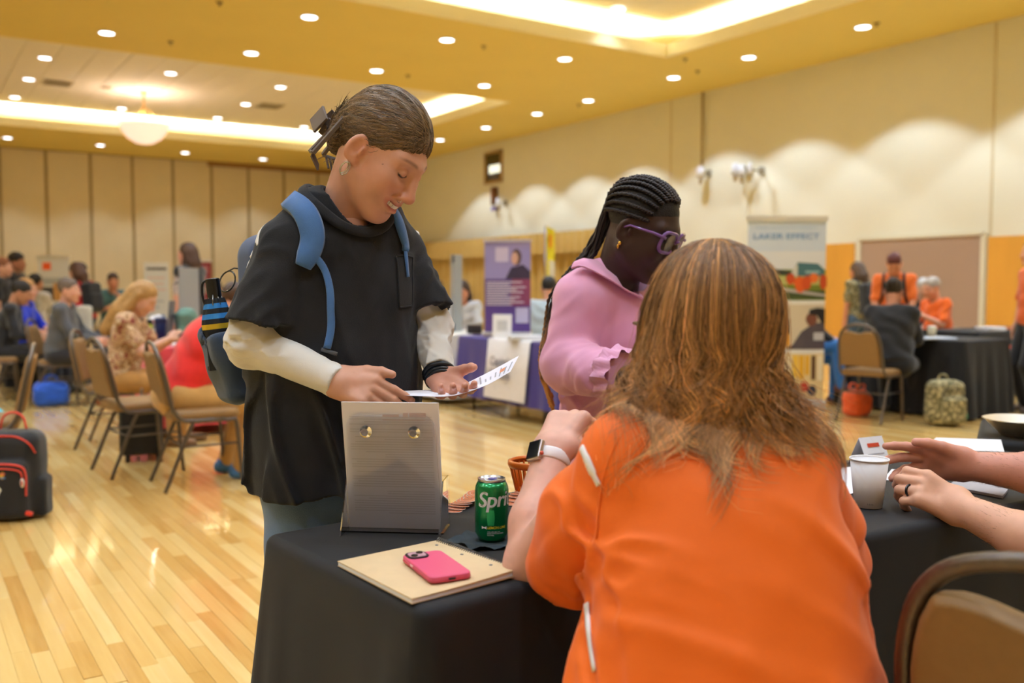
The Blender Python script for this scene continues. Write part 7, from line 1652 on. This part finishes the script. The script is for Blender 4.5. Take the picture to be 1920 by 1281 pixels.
# ================================================================== bags and table items
def soft_bag(name, label, cpos, w, dpt_, h, col, cat='bag', seed=0, yaw=0.0, mat=None, res=.012, handles=False):
    p = cw([*cpos, 0]); o = thing(name, label, cat, p, yaw); f = U(rbox((0, 0, h*.42), (w/2, dpt_/2, h*.42), min(w, dpt_)*.3), ell((0, 0, h*.78), (w*.38, dpt_*.36, h*.22)), k=.06); f = disp(f, lambda P: .012*wob(P, 14, seed)+.006*wob(P, 34, seed+2)); f = I(f, plane((0, 0, .004), (0, 0, -1))); V, F = nets(f, res, newton=0)
    obj('bag', (V, F), mat or cloth_mat('bag_%d_%d_%d' % col, col, .6, var=.12), o, smooth=True)
    if handles:
        for s in (-1, 1): obj('handle', MB().tube(spline([(-.06, s*dpt_*.2, h*.93), (-.04, s*dpt_*.25, h*1.12), (.04, s*dpt_*.25, h*1.12), (.06, s*dpt_*.2, h*.93)], 14), .008, 6), mat or cloth_mat('bag_%d_%d_%d' % col, col), o, smooth=True)
    return o
soft_bag('plastic_bag', 'bright blue crumpled bag on the floor under the suited man\'s chair', (X(92, 9.75), 9.75), .34, .22, .28, (20, 84, 200), seed=1, handles=True)
soft_bag('plastic_bag', 'orange tote bag on the floor under the chair of the woman in black', (X(1610, 9.0), 9.0), .24, .2, .27, (232, 92, 34), seed=3, handles=True)
soft_bag('tote_bag', 'pale grey bag on the floor behind the standing woman\'s jeans', (X(492, 5.6), 5.6), .2, .2, .2, (188, 190, 194), seed=5)
soft_bag('bag', 'turquoise bag at the left picture edge beside the edge-on chair', (X(-8, 6.1), 6.1), .14, .2, .45, (40, 190, 214), seed=6)
# black case under the empty chair
c_ = cw([X(262, 6.74), 6.74, 0]); cs = thing('wheeled_case', 'black wheeled case standing behind the empty chair', 'suitcase', c_, yawf(70)); m_case = M('case_black', (30, 30, 32), .6, bump=.3, bscale=200)
obj('shell', MB().b2((-.17, -.14, .05), (.17, .14, .43)), m_case, cs, bevel=.02, seg=3)
for k in range(6): obj('ridge', MB().box((-.13+k*.052, -.143, .24), (.016, .012, .33)), m_case, cs, bevel=.004)
for x in (-.13, .13):
    for y in (-.1, .1): obj('wheel', MB().lathe([(.025, -.012), (.025, .012)], 14, (x, y, .025), rotx(HP)), M('wheel_grey', (60, 60, 62), .5), cs)
obj('handle', MB().tube([(-.06, 0, .43), (-.06, 0, .50), (.06, 0, .50), (.06, 0, .43)], .009, 8), M('steel', (150, 150, 150), .3, 1), cs); obj('tag', MB().box((.03, -.15, .36), (.06, .004, .09)), M('tag_white', (232, 232, 232), .6), cs)
# black and red school backpack on the floor at the left
bp_ = cw([X(14, 5.0), 5.0, 0]); bk = thing('backpack', 'black backpack with red trim and round pin badges on the floor', 'backpack', bp_, -YAW+.10)
fb_ = U(rbox((0, 0, .24), (.165, .10, .235), .07), rbox((0, -.10, .17), (.125, .045, .155), .04), rbox((.165, -.01, .12), (.03, .06, .11), .028), k=.02); fb_ = disp(fb_, lambda P: .003*wob(P, 26)); fb_ = I(fb_, plane((0, 0, .003), (0, 0, -1))); V, F = nets(fb_, .008)
obj('main_bag', (V, F), cloth_mat('pack_black', (20, 22, 29), .75, bump=.3, bscale=500), bk, smooth=True); m_red = cloth_mat('red_trim', (222, 62, 40), .7)
def ontop(poly, r, nm, mt, y0=-.3, lift=.004):
    pts = []
    for x, z in poly:
        ys_ = np.linspace(y0, .1, 200); dv = fb_(np.stack([np.full(200, x), ys_, np.full(200, z)], 1)); j = np.argmax(dv < 0); pts.append((x, ys_[j]-lift if dv[j] < 0 else -.06, z))
    obj(nm, MB().tube(spline(pts, 40), r, 6, flat=.6), mt, bk, smooth=True)
ontop([(-.15, .36), (-.13, .41), (-.07, .445), (0, .452), (.07, .445), (.13, .41), (.15, .36)], .008, 'zip_trim', m_red); ontop([(-.118, .10), (-.12, .25), (-.10, .30), (0, .312), (.10, .30), (.12, .25), (.118, .14)], .007, 'zip_trim', m_red); ontop([(-.108, .22), (-.095, .275), (0, .290), (.095, .275), (.108, .22)], .006, 'zip_trim', m_red)
obj('grab_handle', MB().tube(spline([(-.07, .03, .46), (-.05, .03, .54), (.0, .03, .565), (.05, .03, .54), (.07, .03, .46)], 18), .010, 6, flat=.6), m_red, bk, smooth=True)
def badge(x, z, r, cols):
    ys_ = np.linspace(-.3, .1, 200); dv = fb_(np.stack([np.full(200, x), ys_, np.full(200, z)], 1)); y = ys_[np.argmax(dv < 0)]
    for k, (f_, c_) in enumerate(cols): obj('badge', MB().lathe([(r*f_, 0), (r*f_, .004+.0012*k)], 24, (x, y+.002, z), rotx(HP)), M('badge_%d_%d_%d' % c_, c_, .35, coat=.4), bk)
badge(-.055, .235, .026, ((1, (44, 92, 190)), (.72, (58, 108, 204)))); badge(.012, .252, .019, ((1, (236, 190, 40)), )); badge(-.022, .160, .036, ((1, (220, 206, 60)), (.88, (236, 234, 226)), (.30, (190, 34, 34))))
V, F = text_mesh('V', .034, .002); 
ys_ = np.linspace(-.3, .1, 200); dv = fb_(np.stack([np.full(200, -.055), ys_, np.full(200, .235)], 1)); yb_ = ys_[np.argmax(dv < 0)]; obj('badge_mark', (np.stack([-.055-V[:, 0], np.full(len(V), yb_-.0045), .248-V[:, 1]], 1), F), M('badge_white', (226, 230, 240), .4), bk)
for nm, c_, z_ in (('badge_stripe', (226, 90, 110), .262), ('badge_stripe', (70, 140, 210), .241)): obj(nm, MB().box((.012, yb_-.003, z_), (.024, .003, .007)), M('stripe_%d' % c_[0], c_, .4), bk)
obj('zip_pull', MB().ell((.112, -.155, .215), (.011, .006, .024), None, 10, 8), M('pull_white', (230, 222, 214), .5), bk, smooth=True); obj('zip_pull_mark', MB().box((.112, -.162, .215), (.008, .002, .026)), M('pull_red', (190, 50, 36), .5), bk)
for x in (-.13, .13): obj('tab', MB().box((x, -.125, .045), (.035, .02, .022), roty(.3)), m_red, bk, bevel=.004)
# camouflage backpack at the right
cbp = cw([X(1775, 8.35), 8.35, 0]); ck_ = thing('backpack', 'camouflage patterned backpack on the floor before the black tablecloth', 'backpack', cbp, -YAW+.1)
mcm = bpy.data.materials.new('camouflage'); mcm.use_nodes = True; nt = mcm.node_tree; tcn_ = nt.nodes.new('ShaderNodeTexCoord'); vo = nt.nodes.new('ShaderNodeTexNoise'); vo.inputs['Scale'].default_value = 34; vo.inputs['Detail'].default_value = 1; rp = nt.nodes.new('ShaderNodeValToRGB'); rp.color_ramp.interpolation = 'CONSTANT'
el_ = rp.color_ramp.elements; el_[0].color = (*lin((92, 86, 58)), 1); el_[1].position = .58; el_[1].color = (*lin((190, 176, 132)), 1); q = el_.new(.42); q.color = (*lin((140, 130, 88)), 1); q = el_.new(.5); q.color = (*lin((112, 108, 84)), 1); nt.links.new(tcn_.outputs['Object'], vo.inputs['Vector']); nt.links.new(vo.outputs['Fac'], rp.inputs[0]); nt.links.new(rp.outputs[0], nt.nodes['Principled BSDF'].inputs['Base Color']); nt.nodes['Principled BSDF'].inputs['Roughness'].default_value = .85
fc_ = U(rbox((0, 0, .21), (.16, .10, .205), .075), rbox((.03, -.10, .15), (.11, .05, .12), .04), k=.02); fc_ = I(disp(fc_, lambda P: .005*wob(P, 20)), plane((0, 0, .003), (0, 0, -1))); V, F = nets(fc_, .011, newton=0); obj('main_bag', (V, F), mcm, ck_, smooth=True)
obj('grab_handle', MB().tube(spline([(-.05, .03, .40), (-.03, .03, .45), (.03, .03, .45), (.05, .03, .40)], 12), .009, 6), mcm, ck_, smooth=True); obj('zip_line', MB().tube(spline([(-.10, -.11, .25), (-.06, -.125, .335), (.06, -.125, .335), (.13, -.11, .25)], 16), .005, 6), M('zip_dark', (60, 54, 40), .6), ck_); obj('lanyard', MB().box((.175, -.06, .09), (.02, .012, .05)), M('lanyard_green', (30, 130, 96), .6), ck_)
# table items
def tumbler(label, px, d, z, h, r, col, lid, base=None):
    p = cw([X(px, d), d, 0]); o = thing('tumbler', label, 'drink cup', (p[0], p[1], z)); obj('cup', MB().lathe([(r*.75, 0), (r*.8, .004), (r, h*.8), (r*.95, h*.82)], 24), M('cup_%d_%d_%d' % col, col, .35), o, smooth=True); obj('lid', MB().lathe([(r*1.03, h*.78), (r*1.03, h*.95), (r*.6, h), (r*.2, h)], 24), M('cup_%d_%d_%d' % lid, lid, .35), o, smooth=True)
tumbler('lime green tumbler with a black lid on the table', 274, 8.4, TZ, .21, .055, (186, 214, 30), (24, 24, 28)); tumbler('navy tumbler behind the phone-reading woman', 301, 8.58, TZ, .22, .055, (30, 44, 96), (34, 46, 90)); tumbler('white paper cup on the black table at the right', 1748, 9.25, TZ, .115, .045, (226, 214, 180), (236, 230, 210))
def boxy(name, label, cat, px, d, z, dims, col, yaw=0.0, n=1):
    p = cw([X(px, d), d, 0]); o = thing(name, label, cat, (p[0], p[1], z), -YAW+yaw)
    for k in range(n): obj('sheet' if n > 1 else 'body', MB().box((0, .004*k, dims[2]*(k+.5)), dims, rotz(.12*k)), M('item_%d_%d_%d' % col, col, .6), o, bevel=.002)
    return o
boxy('booklet', 'blue booklet lying on the red table', 'booklet', 324, 8.38, TZ, (.13, .09, .012), (44, 120, 206)); boxy('paper_stack', 'white papers on the red table', 'papers', 344, 7.95, TZ, (.20, .24, .006), (236, 232, 230), .3, 3); boxy('box', 'small red box on the red table', 'box', 330, 8.95, TZ, (.11, .08, .06), (232, 60, 40))
boxy('paper_stack', 'papers on the black table behind the camouflage backpack', 'papers', 1752, 9.0, TZ, (.34, .24, .006), (206, 214, 226), .2, 2); boxy('paper_stack', 'white leaflets on the black table with orange letters', 'papers', 1858, 10.75, TZ, (.26, .2, .02), (226, 226, 232), .2, 2); boxy('box', 'orange leaflets on the black table with orange letters', 'papers', 1912, 10.95, TZ, (.24, .16, .03), (214, 120, 80))
boxy('paper_stack', 'white leaflets on the purple table', 'papers', 985, 8.75, TZ+.005, (.3, .2, .02), (228, 230, 238), .2, 2); boxy('paper_stack', 'white leaflets on the white clothed table', 'papers', 815, 11.0, TZ, (.3, .2, .03), (222, 220, 214), .1, 2); boxy('box', 'dark box on the white clothed table', 'box', 890, 10.1, TZ, (.16, .2, .09), (50, 44, 46))
lp = cw([X(290, 8.15), 8.15, 0]); o = thing('laptop', 'open laptop seen edge-on on the red table', 'laptop', (lp[0], lp[1], TZ), -YAW-1.35); obj('keyboard', MB().b2((-.16, -.12, 0), (.16, .12, .016)), M('laptop_grey', (110, 112, 120), .4, .5), o, bevel=.004); obj('screen', MB().box((0, .13, .19), (.32, .014, .38), rotx(-.10)), M('laptop_grey', (110, 112, 120), .4, .5), o, bevel=.004)
tg = soft_bag('gift_bag', 'teal translucent bag standing on the red table by the grey board', (X(349, 8.28), 8.28), .18, .12, .32, (96, 140, 126), seed=4); tg.location.z = TZ
fl_ = thing('flower_bunch', 'bunch of white tissue flowers on the red table', 'flowers', cw([X(300, 8.85), 8.85, TZ])); rs_ = np.random.RandomState(3)
for k in range(12): q = rs_.normal(size=3)*arr((.07, .06, .05)); obj('bloom', MB().ell(q+arr((0, 0, .16)), (.04, .04, .035), None, 8, 6), M('bloom_%d' % (k % 3), ((232, 232, 238), (206, 208, 226), (246, 244, 246))[k % 3], .8), fl_, smooth=True)
obj('pot', MB().lathe([(.05, 0), (.07, .10), (.06, .10)], 16), M('pot_white', (226, 226, 230), .5), fl_, smooth=True)

# ================================================================== people in the background
def floral(name, base, cols, scale):
    m = bpy.data.materials.new(name); m.use_nodes = True; nt = m.node_tree; tc = nt.nodes.new('ShaderNodeTexCoord'); n = nt.nodes.new('ShaderNodeTexNoise'); n.inputs['Scale'].default_value = scale; n.inputs['Detail'].default_value = 2; r = nt.nodes.new('ShaderNodeValToRGB'); r.color_ramp.interpolation = 'CONSTANT'; e = r.color_ramp.elements
    e[0].color = (*lin(cols[0]), 1); e[1].position = .60; e[1].color = (*lin(cols[1]), 1)
    q = e.new(.40); q.color = (*lin(base), 1); q = e.new(.52); q.color = (*lin(cols[2]), 1)
    nt.links.new(tc.outputs['Object'], n.inputs['Vector']); nt.links.new(n.outputs['Fac'], r.inputs[0]); nt.links.new(r.outputs[0], nt.nodes['Principled BSDF'].inputs['Base Color']); nt.nodes['Principled BSDF'].inputs['Roughness'].default_value = .85; return m
m_fl1, m_fl2 = floral('floral_tan', (198, 164, 128), ((140, 70, 60), (226, 206, 176), (150, 110, 70)), 22), floral('floral_white', (214, 206, 206), ((60, 54, 60), (236, 230, 228), (160, 130, 130)), 26)
person('person in a red shirt and tan trousers bending forward on a chair', -2.13, 5.97, 60, 'sit', 1.02, 1.34, 27, 20, 0, (226, 40, 34), .5, (196, 152, 88), (70, 120, 180), 'short', (70, 48, 34), hands=((-.14, .62, .34), (.14, .62, .34)), feet=((-.10, .30, .075), (.14, .34, .075)))
person('seated woman in a floral blouse with long blonde hair reading a phone', X(222, 7.3), 7.3, 84, 'sit', .98, 1.08, 12, 24, 0, (176, 132, 96), .42, (180, 132, 70), (120, 90, 60), 'long', (176, 136, 84), (220, 170, 146), hands=((-.06, .42, .86), (.08, .42, .86)), mat=m_fl1, grip='grip')
q_ = cw([X(222, 7.3)+.50, 7.32, .86]); o = thing('smartphone', 'dark phone held by the seated woman in the floral blouse', 'phone', q_, -YAW); obj('case', MB().box((0, 0, .02), (.012, .075, .15), roty(.9)), M('phone_dark', (40, 36, 60), .3), o, bevel=.004)
person('seated balding man in a grey suit jacket, facing right', X(112, 9.85), 9.85, 82, 'sit', 1.0, 1.14, 6, -4, -6, (78, 80, 86), 1.0, (40, 40, 46), (150, 84, 44), 'short', (104, 90, 80), (222, 170, 148), belly=.03)
q = person('standing woman in a floral blouse and black vest behind the grey board', X(358, 11.0), 11.0, -72, 'stand', 1.03, 1.1, 0, 0, 0, (206, 198, 200), .5, (36, 34, 38), (30, 30, 30), 'medium', (72, 50, 42), (224, 168, 150), mat=m_fl2)[1]
vs_ = I(off(q['tors'], .022), plane(q['T'](0, 0, -.05), (0, 0, -1))); vs_ = S(vs_, rbox(q['T'](0, .15, .2), (.05, .16, .4), .02), .01); V, F = nets(vs_, .014, newton=0); obj('vest', (q['W'](V), F), cloth_mat('vest_black', (34, 36, 44)), q['root'], smooth=True, world=True)
q = person('standing woman in a red T-shirt with brown hair and a black backpack', X(158, 12.6), 12.6, -66, 'stand', .93, 1.0, 8, 14, 0, (214, 30, 36), .45, (36, 44, 66), (40, 40, 40), 'medium', (78, 50, 36), (226, 176, 152), hands=((-.10, .34, 1.0), (.12, .36, 1.0)))[1]; pack('black backpack on the woman in the red T-shirt', q, (28, 28, 32))
tb = cw([X(158, 12.26), 12.26, .56]); o = thing('tote_bag', 'white cloth bag held by the woman in the red T-shirt', 'bag', tb, -YAW); f = disp(rbox((0, 0, .22), (.10, .05, .22), .04), lambda P: .006*wob(P, 16)); V, F = nets(f, .012, newton=0); obj('bag', (V, F), cloth_mat('tote_white', (232, 228, 216)), o, smooth=True)
person('dark-haired man standing behind the woman in the red T-shirt', X(138, 14.0), 14.0, 60, 'stand', .94, 1.0, 6, 8, 0, (46, 74, 140), .5, (40, 44, 60), (40, 40, 40), 'curly', (64, 46, 36), (196, 140, 110))
person('standing man in a black polo with dark curly hair at the far left', X(30, 13.0), 13.0, 88, 'stand', 1.0, 1.06, 0, 0, 0, (24, 26, 34), .5, (36, 36, 42), (30, 30, 30), 'curly', (26, 20, 18), (170, 116, 88))
person('person with brown hair and dark yellow-trimmed top cut by the left edge', X(4, 12.2), 12.2, 80, 'stand', .95, 1.0, 0, 4, 0, (38, 36, 36), .5, (40, 40, 50), (30, 30, 30), 'short', (136, 82, 44), (222, 170, 146))
person('smiling blonde person in a bright blue shirt seated far left', X(38, 10.9), 10.9, 84, 'sit', 1.0, 1.05, 4, 0, 0, (20, 52, 206), .6, (34, 36, 44), (40, 40, 40), 'short', (186, 138, 84), (228, 172, 148))
person('person in black seated at the left edge before the blue shirt', X(2, 10.3), 10.3, 70, 'sit', 1.0, 1.1, 14, 10, 0, (28, 28, 34), 1.0, (36, 36, 42), (30, 30, 30), 'short', (24, 20, 20), (196, 144, 116))
q = person('person in white with black hair seen from behind, seated far left', X(66, 14.4), 14.4, 8, 'sit', 1.08, 1.0, 0, 0, 0, (232, 228, 222), .6, (60, 60, 66), (30, 30, 30), 'short', (20, 18, 20), (206, 152, 122))[1]; pack('beige patterned backpack on the person in white', q, (176, 168, 140))
person('man in a teal shirt sitting far back beside the partition', X(211, 16.0), 16.0, 150, 'sit', 1.12, 1.05, 10, 6, 0, (76, 118, 128), .5, (50, 54, 70), (40, 40, 40), 'short', (66, 48, 38), (206, 150, 126), hands=((-.08, .34, .95), (.10, .34, .80)))
person('person with dark brown hair behind the grey display board by the curtain', X(876, 11.9), 11.9, 200, 'sit', 1.0, 1.0, 10, 10, 0, (206, 208, 214), .5, (50, 50, 60), (30, 30, 30), 'medium', (60, 40, 32), (206, 146, 116))
person('person in a teal top sitting left of the grey board by the curtain', X(816, 12.7), 12.7, 160, 'sit', 1.0, 1.0, 6, 8, 0, (40, 130, 150), .5, (50, 50, 60), (30, 30, 30), 'short', (50, 36, 30), (206, 150, 122))
person('person in a pale blue shirt seated behind the purple table', X(1024, 10.6), 10.6, 20, 'sit', 1.02, 1.15, 6, 6, 0, (190, 206, 214), .6, (50, 50, 60), (30, 30, 30), 'short', (30, 26, 26), (206, 150, 122))
person('seated woman in black with dark hair, back to us, at the right', X(1668, 8.80), 8.80, 34, 'sit', 1.0, 1.32, 10, 8, 0, (22, 22, 26), 1.0, (24, 25, 30), (60, 56, 50), 'bun', (34, 26, 24), (186, 130, 104), belly=.03)
q = person('woman in an orange T-shirt with auburn hair bending over the table', X(1676, 11.0), 11.0, 205, 'stand', .98, 1.22, 14, 24, 0, (236, 116, 44), .5, (40, 40, 48), (30, 30, 30), 'pony', (88, 34, 30), (216, 148, 112), hands=((-.16, .30, .90), (.16, .30, .90)))[1]; pack('black backpack straps on the woman in the orange T-shirt', q, (26, 26, 32))
q = person('man in a camouflage shirt with brown hair standing at the tack board', X(1613, 12.8), 12.8, -20, 'stand', .93, 1.05, 4, 12, 10, (132, 128, 98), .5, (66, 92, 124), (60, 50, 40), 'medium', (84, 64, 48), (206, 140, 112), mat=mcm)[1]; pack('dark backpack on the man in the camouflage shirt', q, (40, 42, 44))
person('older man in a bright orange polo sitting at the right', X(1766, 11.9), 11.9, -104, 'sit', 1.03, 1.1, 10, 6, 0, (242, 108, 28), .5, (30, 30, 34), (30, 30, 30), 'short', (176, 168, 160), (222, 160, 132), belly=.03, hands=((-.10, .36, .86), (.12, .38, .84)))
person('person in dark clothes standing behind the old man in orange', X(1727, 12.9), 12.9, 190, 'sit', 1.02, 1.0, 4, 10, 0, (30, 30, 36), 1.0, (30, 30, 36), (30, 30, 30), 'short', (190, 190, 190), (210, 170, 150))
person('person in blue jeans and black top sitting behind the tall banner', 3.02, 9.98, 108, 'sit', 1.0, 1.1, -4, 4, 0, (28, 28, 32), 1.0, (48, 108, 176), (96, 56, 44), 'short', (40, 30, 26), (206, 150, 122), feet=((-.04, .40, .075), (.20, .47, .22)))
person('person with orange sleeve and black trousers cut by the right edge', X(1940, 9.2), 9.2, -90, 'stand', 1.0, 1.1, 0, 0, 0, (226, 100, 34), .55, (24, 24, 28), (90, 80, 74), 'medium', (90, 50, 30), (222, 166, 140))
pw_ = person('blond-bearded person in brown sitting at the back beyond the maroon sign', X(414, 13.2), 13.2, 200, 'sit', 1.0, 1.05, 6, 8, 0, (96, 84, 76), 1.0, (50, 50, 60), (30, 30, 30), 'short', (84, 62, 48), (206, 150, 122))

# ================================================================== sub-parts sit under the part they belong to
SUBS = {'pull_tab': 'lid', 'flavour_text': 'body', 'small_text': 'body', 'mark': 'body', 'droplet_stripe': 'body', 'screen': 'case', 'crown': 'case', 'camera_glass': 'camera_ring', 'lens': 'camera_ring', 'side_button': 'bumper', 'charge_port': 'bumper', 'fingernails': 'body', 'teeth': 'body', 'mouth': 'body', 'nose_ring': 'body', 'earrings': 'body', 'earring': 'body', 'lenses': 'glasses', 'punch_holes': 'cover', 'heading': 'sheets', 'zip_pull_mark': 'zip_pull', 'badge_mark': 'badge', 'strap_slider': 'webbing', 'buckle': 'strap', 'seam': 'polo_shirt', 'piping': 'polo_shirt', 'pocket': 't_shirt', 'hall_window': 'hall', 'hall_front': 'hall', 'tower_cap': 'clock_tower', 'crest_line': 'crest'}
for o in list(bpy.data.objects):
    if o.parent is None or o.parent.parent is not None: continue
    b = o.name.split('.')[0]
    if b in SUBS and o.type == 'MESH':
        for c in o.parent.children:
            if c is not o and c.name.split('.')[0] == SUBS[b] and tuple(c.location) == (0, 0, 0) and tuple(c.rotation_euler) == (0, 0, 0) and c.parent is o.parent:
                if o.parent.get('category') in ('phone', 'laptop') and b == 'screen': break
                o.parent = c; break
